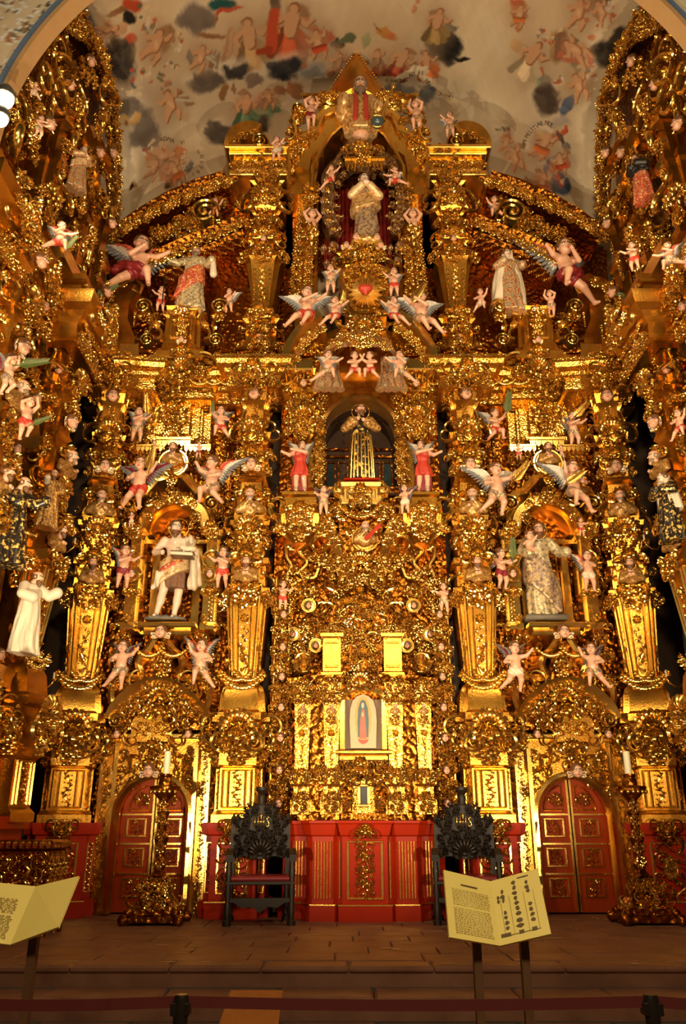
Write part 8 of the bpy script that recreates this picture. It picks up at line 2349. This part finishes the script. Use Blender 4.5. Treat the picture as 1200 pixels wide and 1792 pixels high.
# ------------------------------------------------------------------ things on the floor
# --- carved armchairs
def chair(label, px, py, yaw):
    p = at(px, py, -1.12) * (1, 1, 0); r = thing('carved_armchair', label, 'chair', p, 'carved armchairs', yaw); M_ = 'dark_wood'
    W2, D_, SH = .40, .32, .52
    def turned(x, y, z0, z1, nm='leg', r0=.036):
        H_ = z1 - z0; q = MB(); q.add(*lathe([(0, 0), (r0 * 1.5, 0), (r0 * 1.5, .05), (r0, .07), (r0 * 1.15, H_ * .3), (r0 * .7, H_ * .34), (r0 * 1.3, H_ * .45), (r0 * .8, H_ * .6), (r0 * 1.2, H_ * .75), (r0, H_ * .8), (r0, H_), (0, H_)], 10, (x, y, z0))); return ob(nm, q.mesh(nm, [M_], True, 40), r)
    for s in (-1, 1): turned(s * W2, -D_, 0, .82); turned(s * W2 * .92, D_, 0, .62)
    q = MB(); q.add(*box(-W2 - .03, W2 + .03, -D_ - .03, D_ + .03, SH - .06, SH - .015, .01)); ob('seat_frame', q.mesh('seat_frame', [M_], False), r)
    q = MB(); q.add(*box(-W2, W2, -D_, D_, SH - .015, SH + .04, .02)); ob('seat_cushion', q.mesh('seat_cushion', ['cloth_crimson'], False), r)
    for s in (-1, 1):
        q = MB(); q.add(*ribbon([(x, 0, z) for x, z in ((-.34, .80), (-.2, .79), (0, .83), (.2, .86), (.36, .85), (.43, .80), (.42, .74))], [(.03, -.045), (.03, .045), (-.03, .045), (-.03, -.045)]), 0, TM((s * W2, 0, 0), (0, 0, -HP))); ob('armrest', q.mesh('armrest', [M_], True, 40), r)
        q = MB(); q.add(*box(s * W2 * .95 - .02, s * W2 * .95 + .02, -D_, D_, .13, .17)); ob('stretcher', q.mesh('stretcher', [M_], False), r)
    q = MB(); q.add(*box(-W2, W2, -D_ - .01, -D_ + .03, .26, .31)); q.add(*prism([(-.34, .27), (.34, .27), (.22, .20), (.1, .21), (0, .14), (-.1, .21), (-.22, .20)][::-1], -D_ - .015, -D_ + .025)); ob('front_stretcher', q.mesh('front_stretcher', [M_], False), r)
    # pierced and carved back
    bk_ = empty('backrest', (0, D_, 0)); bk_.parent = r
    q = MB()
    for s in (-1, 1):
        q = MB(); q.add(*box(s * .37 - .03, s * .37 + .03, -.04, .04, SH, 1.2, .012)); q.add(*lathe([(0, 0), (.03, .0), (.05, .04), (.02, .09), (0, .13)], 8, (s * .37, 0, 1.2)))
        ob('stile', q.mesh('stile', [M_], True, 40), bk_)
    q = MB(); q.add(*prism([(-.37, .74), (-.2, .78), (0, .74), (.2, .78), (.37, .74), (.38, 1.15), (.33, 1.26), (.24, 1.25), (.22, 1.34), (.12, 1.42), (0, 1.44), (-.12, 1.42), (-.22, 1.34), (-.24, 1.25), (-.33, 1.26), (-.38, 1.15)], -.03, .03)); ob('back_panel', q.mesh('back_panel', [M_], True, 25), bk_)
    for x, z, k_, w_ in ((-.22, 1.0, 'dark_spray', .34), (.22, 1.0, 'dark_spray', .34), (0, .86, 'dark_shell', .34), (-.26, 1.2, 'dark_spray', .28), (.26, 1.2, 'dark_spray', .28), (-.14, 1.36, 'dark_spray', .26), (.14, 1.36, 'dark_spray', .26), (0, 1.05, 'dark_spray', .3), (-.3, .84, 'dark_spray', .22), (.3, .84, 'dark_spray', .22)): ob('carved_leafwork', motif(k_, x > 0), bk_, (x, -.03, z), (0, 0, 0), w_)
    q = MB(); q.add(*lathe([(0, 0), (.07, 0), (.05, .05), (.06, .1), (.045, .14), (.09, .2), (.085, .24), (0, .25)], 12, (0, 0, 1.42))); ob('crown_finial', q.mesh('crown_finial', [M_], True, 40), bk_)
    # gilt monogram: I H S under a small cross
    q = MB()
    def bar(x0, z0, x1, z1, t=.011): q.add(*tube([(x0, -.07, z0), (x1, -.07, z1)], t, 5))
    bar(-.085, 1.15, -.085, 1.27); bar(-.04, 1.15, -.04, 1.27); bar(.035, 1.15, .035, 1.27); bar(-.04, 1.21, .035, 1.21); bar(0, 1.21, 0, 1.32); bar(-.025, 1.29, .025, 1.29)
    q.add(*tube([(.115, -.07, 1.255), (.095, -.07, 1.27), (.075, -.07, 1.25), (.09, -.07, 1.22), (.11, -.07, 1.19), (.105, -.07, 1.16), (.085, -.07, 1.148), (.068, -.07, 1.165)], .011, 5))
    ob('gilt_monogram', q.mesh('gilt_monogram', ['gold'], True), bk_)
    return r


def dark_copy(key, src):
    def run():
        mb, mats, a = MOTIF_FN[src](); return mb, ['dark_wood'], a
    MOTIF_FN[key] = run; ORN_NAME[key] = 'carved_leafwork'


dark_copy('dark_spray', 'spray_b'); dark_copy('dark_shell', 'shell')
chair('dark carved armchair with red seat left of the altar', 452, 1607, .12)
chair('dark carved armchair right of the altar, partly behind the text panel', 820, 1607, -.1)


# --- tall gilt candlesticks
def candlestick(label, px, py, H_):
    p = at(px, py, -1.2) * (1, 1, 0); r = thing('candlestick', label, 'candlestick', p, 'tall gilt candlesticks')
    q = MB(); q.add(*loft([[(a * w_, b_ * w_ * .8, z) for a, b_ in ((-1, -1), (1, -1), (1, 1), (-1, 1))] for z, w_ in ((.03, .34), (.1, .34), (.12, .30), (.16, .30), (.3, .2), (.5, .13), (.56, .12))])); ob('base', q.mesh('base', ['gold_ground'], False), r)
    for s in (-1, 1):
        for t in (-1, 1): q = MB(); q.add(*ball((s * .34, t * .28, .06), .075, 10, 7)); q.add(*ball((s * .29, t * .25, .14), .06, 8, 6)); ob('foot', q.mesh('foot', ['gold_ground']), r)
    for x, z, k_, w_ in ((0, .3, 'spray_b', .44), (-.2, .2, 's_scroll', .3), (.2, .2, 's_scroll', .3), (-.14, .42, 'spray_b', .28), (.14, .42, 'spray_b', .28), (0, .48, 'spray', .34), (0, .2, 'shell', .3), (-.26, .12, 'spray_b', .24), (.26, .12, 'spray_b', .24)): ob('carved_leafwork', motif(k_, x > 0), r, (x, -.22 + .22 * z, z), (-.3, 0, 0), w_)
    S = H_ - .35; q = MB()
    q.add(*lathe([(0, .5), (.1, .5), (.12, .56), (.06, .62), (.09, .7), (.05, .76), (.08, S * .45 + .2), (.1, S * .45 + .26), (.05, S * .45 + .32), (.07, S * .7 + .1), (.09, S * .7 + .16), (.05, S * .7 + .2), (.06, S - .2), (.12, S - .14), (.2, S - .06), (.21, S - .02), (.1, S), (.09, S + .06), (.075, S + .1), (.09, S + .14), (0, S + .14)], 14)); ob('stem', q.mesh('stem', ['gold_ground'], True, 40), r)
    for z in np.arange(.72, S - .2, .17): ob('carved_leafwork', motif('spray_b', False), r, (0, -.06, z), (0, z * 3, 0), .2)
    for x in np.linspace(-.16, .16, 6): q = MB(); q.add(*ball((x, -math.sqrt(max(0, .2 ** 2 - x * x)), S - .09), .028, 7, 5)); ob('bead', q.mesh('bead', ['gold']), r)
    q = MB(); q.add(*lathe([(0, 0), (.048, 0), (.045, .3), (.03, .31), (0, .305)], 12, (0, 0, S + .13))); ob('candle', q.mesh('candle', ['candle_wax'], True, 40), r)
    q = MB(); q.add(*tube([(0, 0, S + .43), (.005, 0, S + .465)], .004, 5)); ob('wick', q.mesh('wick', ['black']), r)


candlestick('tall gilt candlestick with a thick candle before the left door', 272, 1606, 2.02)
candlestick('tall gilt candlestick with a slim candle right of the right door', 1130, 1604, 2.02)

# --- gilt console at the left edge
p = atz(14, 1610, 0); p = np.array([-3.98, -2.35, 0])
r = thing('console_table', 'carved gilt console table at the left edge against the wall', 'table', p)
q = MB(); q.add(*box(-.4, .38, -.35, .35, .9, 1.0, .02)); ob('top', q.mesh('top', ['gold_ground'], False), r)
q = MB(); q.add(*box(-.36, .34, -.3, .3, .1, .9, .015)); ob('carved_body', q.mesh('carved_body', ['gold_ground'], False), r)
for s in (-1, 1):
    for t in (-1, 1): q = MB(); q.add(*box(s * .33 - .05, s * .33 + .05, t * .27 - .05, t * .27 + .05, 0, .12)); ob('foot', q.mesh('foot', ['gold_ground'], False), r)
for i in range(3):
    for j in range(3): ob('leaf_relief', motif('rinceau'), r, (-.24 + .24 * i, -.31, .25 + .24 * j), (0, i + j, 0), .27); ob('leaf_relief', motif('rinceau'), r, (.35, -.2 + .2 * i, .25 + .24 * j), (0, 0, HP), .26)
ob('bead_strip', motif('beads'), r, (0, -.36, .95), (0, 0, 0), .76)


# --- information lecterns: a folded yellow text panel on two posts
def lectern(label, corners, yc, legs, diagram, fold):
    """corners: pixel positions TL, TM, TR, BR, BM, BL of the folded panel"""
    ys = (yc - .02, yc + .08, yc - .02)
    TL, TMi, TR, BR, BM, BL = [at(a, b_, y) for (a, b_), y in zip(corners, (yc + .10, yc + .16, yc + .10, yc - .10, yc - .04, yc - .10))]
    base = np.array([(TL[0] + TR[0]) / 2, yc, -.52]); r = thing('text_lectern', label, 'lectern', base, 'text lecterns')
    q = MB()
    for a, b_, c, d in ((TL, TMi, BM, BL), (TMi, TR, BR, BM)):
        n_ = np.cross(b_ - a, d - a); n_ /= np.linalg.norm(n_); n_ = n_ if n_[1] > 0 else -n_
        q.add([a, b_, c, d, a + n_ * .012, b_ + n_ * .012, c + n_ * .012, d + n_ * .012], [(0, 3, 2, 1), (4, 5, 6, 7), (0, 1, 5, 4), (1, 2, 6, 5), (2, 3, 7, 6), (3, 0, 4, 7)])
    ob('panel', q.mesh('panel', ['paper'], False, off=base), r)
    def uv(pg, u, v, lift=.003):
        a, b_, c, d = ((TL, TMi, BM, BL), (TMi, TR, BR, BM))[pg]
        n_ = np.cross(b_ - a, d - a); n_ /= np.linalg.norm(n_); n_ = -n_ if n_[1] > 0 else n_
        return (a * (1 - u) + b_ * u) * (1 - v) + (d * (1 - u) + c * u) * v + n_ * lift
    q = MB(); rr = random.Random(4)
    def strip(m_, pg, u0, v0, u1, v1, rag=0): m_.add([uv(pg, u0, v0), uv(pg, u1, v0), uv(pg, u1, v1), uv(pg, u0, v1)], [(0, 3, 2, 1)])
    t_ = MB(); strip(t_, 0, .33, .17, .68, .195)
    v = .26
    while v < .92:
        if not (.52 < v < .545 or .73 < v < .75):
            u = .14
            while u < .88:
                wd = rr.uniform(.02, .075); strip(q, 0, u, v, min(.9, u + wd), v + .011); u += wd + .014
        v += .026
    d_ = MB()
    if diagram:
        for cx_, col in ((.46, [(.12, .06), (.2, .05), (.28, .07), (.36, .05), (.44, .06), (.52, .06), (.6, .07), (.7, .08), (.78, .1)]), (.2, [(.22, .04), (.3, .06), (.36, .05), (.55, .05), (.62, .06), (.7, .06), (.78, .05)]), (.72, [(.16, .05), (.24, .06), (.3, .05), (.5, .05), (.58, .06), (.66, .06), (.74, .06)]), (.1, [(.3, .04), (.36, .04)])):
            for vv, ww in col:
                n_ = 8; pts = [uv(1, cx_ + ww * rr.uniform(.5, 1) * math.cos(a), vv + .035 * rr.uniform(.6, 1) * math.sin(a)) for a in np.linspace(0, 6.28, n_, endpoint=False)]
                d_.add(pts, [tuple(range(n_))[::-1]])
            strip(d_, 1, cx_ - .05, .85, cx_ + .05, .9)
        for u in (.14, .32, .62, .82): strip(d_, 1, u, .3, u + .006, .88)
        strip(d_, 1, .12, .885, .84, .892); strip(d_, 1, .55, .06, .78, .075)
        ob('printed_diagram', d_.mesh('printed_diagram', ['ink'], False, off=base), r)['kind'] = 'stuff'
    ob('printed_heading', t_.mesh('printed_heading', ['ink'], False, off=base), r)
    ob('printed_text', q.mesh('printed_text', ['ink_pale'], False, off=base), r)['kind'] = 'stuff'
    for px in legs:
        top = at(px, (BL[2] * 0 + corners[4][1] + corners[5][1]) / 2, yc + .03)
        q = MB(); q.add(*box(top[0] - .02, top[0] + .02, yc + .02, yc + .07, -.52, top[2] + .02, .004)); ob('post', q.mesh('post', ['post_wood'], False, off=base), r)
    x0, x1 = at(legs[0], 1700, yc)[0], at(legs[-1], 1700, yc)[0]
    q = MB(); q.add(*box(x0 - .12, x1 + .12, yc - .12, yc + .2, -.52, -.48, .008)); ob('foot_plate', q.mesh('foot_plate', ['post_wood'], False, off=base), r)


lectern('folded yellow text panel with altar diagram on two posts at the right', [(776, 1522), (858, 1542), (940, 1520), (964, 1634), (875, 1655), (786, 1640)], -8.2, (834, 917), True, 0)
lectern('folded yellow text panel cut off by the left edge', [(-128, 1532), (62, 1551), (138, 1533), (102, 1622), (18, 1653), (-100, 1640)], -8.2, (58,), False, 0)

# --- belt barrier
for k_, (px, lab) in enumerate(((318, 'black barrier post left of the wooden ramp'), (1137, 'black barrier post near the right edge'))):
    yb_ = -8.35; p = at(px, 1740, yb_); H_ = p[2] + .52
    r = thing('barrier_post', lab, 'barrier post', (p[0], yb_, -.52), 'barrier posts')
    q = MB(); q.add(*lathe([(0, 0), (.17, 0), (.17, .015), (.1, .03), (.03, .04), (0, .04)], 20)); ob('base', q.mesh('base', ['black'], True, 30), r)
    q = MB(); q.add(*lathe([(0, .03), (.026, .03), (.026, H_ - .1), (0, H_ - .1)], 14)); ob('pole', q.mesh('pole', ['black'], True, 30), r)
    q = MB(); q.add(*lathe([(0, H_ - .12), (.034, H_ - .12), (.036, H_ - .02), (.03, H_), (0, H_)], 14)); ob('head', q.mesh('head', ['black'], True, 30), r)
    q = MB(); q.add(*box(-.045, .045, -.03, .03, H_ - .085, H_ - .03, .005)); ob('belt_clip', q.mesh('belt_clip', ['black'], False), r)
def belt(lab, a, b_):
    q = MB(); n_ = 14; V = []
    for i in range(n_):
        t = i / (n_ - 1); x = a[0] + (b_[0] - a[0]) * t; z = a[2] + (b_[2] - a[2]) * t - .015 * math.sin(math.pi * t)
        V.append([(x, -8.352, z - .024), (x, -8.348, z - .024), (x, -8.348, z + .024), (x, -8.352, z + .024)])
    q.add(*loft(V)); o = ob('barrier_belt', q.mesh('barrier_belt', ['belt_red'], True, 40)); tag(o, lab, 'barrier belt', 'barrier belts', 'thing')
def bz(px): return at(px, 1753, -8.35)
belt('dark red belt running off the left edge', bz(-150), bz(310)); belt('dark red belt stretched between the two black posts', bz(326), bz(1129)); belt('short dark red belt running off the right edge', bz(1146), bz(1380))

# --- wooden ramp on the steps
r = thing('wooden_ramp', 'orange-brown wooden board leaning on the lower steps', 'ramp', (at(440, 1760, -5.3)[0], -5.4, -.5))
x0, x1 = at(402, 1738, -5.05)[0] - r.location[0], at(494, 1738, -5.05)[0] - r.location[0]
q = MB(); V = [(x, y, z + d) for d in (0, .03) for x, y, z in ((x0, .42, .345), (x1, .42, .345), (x1, -.62, -.01), (x0 - .06, -.62, -.01))]
q.add(V, [(0, 1, 2, 3), (7, 6, 5, 4), (0, 4, 5, 1), (1, 5, 6, 2), (2, 6, 7, 3), (3, 7, 4, 0)]); ob('board', q.mesh('board', ['plank_wood'], False), r)
q = MB(); q.add(*box(x0 + .02, x1 - .02, .28, .34, .0, .30)); ob('support', q.mesh('support', ['plank_wood'], False), r)

# --- lamp fixture clamped at the left edge of the arch
p = atx(5, 187, -4.42); r = thing('floodlight', 'pair of glowing white lamps at the upper left edge', 'lamp', p)
for k_, (z, w_) in enumerate(((.12, .11), (-.2, .09))):
    q = MB(); q.add(*ball((0, 0, z), w_, 12, 8)); ob('bulb', q.mesh('bulb', ['lamp_glow']), r)
    q = MB(); q.add(*lathe([(0, 0), (w_ * 1.15, 0), (w_ * 1.2, .06), (w_ * .6, .16), (0, .18)], 14, (0, 0, z + w_ * .3))); ob('housing', q.mesh('housing', ['grey_metal'], True, 40), r)
q = MB(); q.add(*tube([(-.3, 0, -.35), (-.1, 0, -.3), (-.05, .05, .2)], .015, 6)); ob('bracket', q.mesh('bracket', ['grey_metal']), r)

# --- the small picture in the tabernacle: a veiled lady in a glow, painted on a panel
pz = zn0 + .03; p = np.array([0, -.70, pz]); r = thing('painted_panel', 'small painted picture of a lady in a teal mantle in the tabernacle', 'picture', p)
H_ = (zn1 - zn0) * .86
q = MB(); q.add(*prism([(-.18, 0), (.18, 0), (.195, H_ * .5), (.185, H_ * .72), (.15, H_ * .88), (.08, H_ * .97), (0, H_), (-.08, H_ * .97), (-.15, H_ * .88), (-.185, H_ * .72), (-.195, H_ * .5)], 0, .03)); ob('board', q.mesh('board', ['paint_cream'], False), r)
def flat(nm, pts, mat, k_): q = MB(); q.add(*prism([(a * .18, b_ * H_) for a, b_ in pts], -.002 * k_, 0)); ob(nm, q.mesh(nm, [mat], False), r)
def ellp(cx_, cz_, rx_, rz_, n_=20, wob=0): return [(cx_ + rx_ * (1 + wob * (i % 2)) * math.cos(a), cz_ + rz_ * (1 + wob * (i % 2)) * math.sin(a)) for i, a in enumerate(np.linspace(0, 6.2832, n_, endpoint=False))]
flat('painted_glow', ellp(0, .52, .62, .42, 40, .1), 'paint_glow', 1)
flat('painted_mantle', [(-.42, .2), (.4, .2), (.46, .5), (.38, .74), (.2, .87), (0, .9), (-.2, .87), (-.38, .74), (-.45, .5)], 'paint_teal', 2)
flat('painted_dress', [(-.3, .17), (.28, .17), (.2, .5), (.12, .72), (-.12, .72), (-.24, .5)], 'paint_rose', 3)
flat('painted_face', ellp(-.02, .79, .11, .055, 14), 'skin', 4)
flat('painted_hands', ellp(-.03, .62, .07, .045, 10), 'skin', 4)
flat('painted_foot_cloud', [(-.45, .17), (-.3, .1), (0, .07), (.3, .1), (.45, .17), (.2, .15), (-.2, .15)], 'cloth_red', 4)

# --- little gilt candle arms in the corner gaps
for px, py, y, s, lab in ((118, 962, -.85, 1, 'gilt candle arm in the upper part of the left corner gap'), (80, 1200, -1.0, 1, 'gilt candle arm low in the left corner gap'), (1140, 956, -.85, -1, 'gilt candle arm in the upper part of the right corner gap'), (1180, 1196, -1.0, -1, 'gilt candle arm low in the right corner gap')):
    p = at(px, py, y); r = thing('candle_arm', lab, 'sconce', p, 'gilt candle arms')
    q = MB(); q.add(*tube([(-.16 * s, .05, .04), (-.08 * s, 0, -.05), (0, 0, -.04), (.08 * s, 0, .03), (.10 * s, 0, .07)], .014, 6)); ob('arm', q.mesh('arm', ['gold']), r)
    q = MB(); q.add(*lathe([(0, 0), (.02, 0), (.055, .025), (.05, .03), (.015, .02), (0, .02)], 10, (.10 * s, 0, .07))); ob('drip_pan', q.mesh('drip_pan', ['gold']), r)
    q = MB(); q.add(*lathe([(0, 0), (.014, 0), (.013, .1), (0, .1)], 8, (.10 * s, 0, .09))); ob('candle', q.mesh('candle', ['candle_wax']), r)
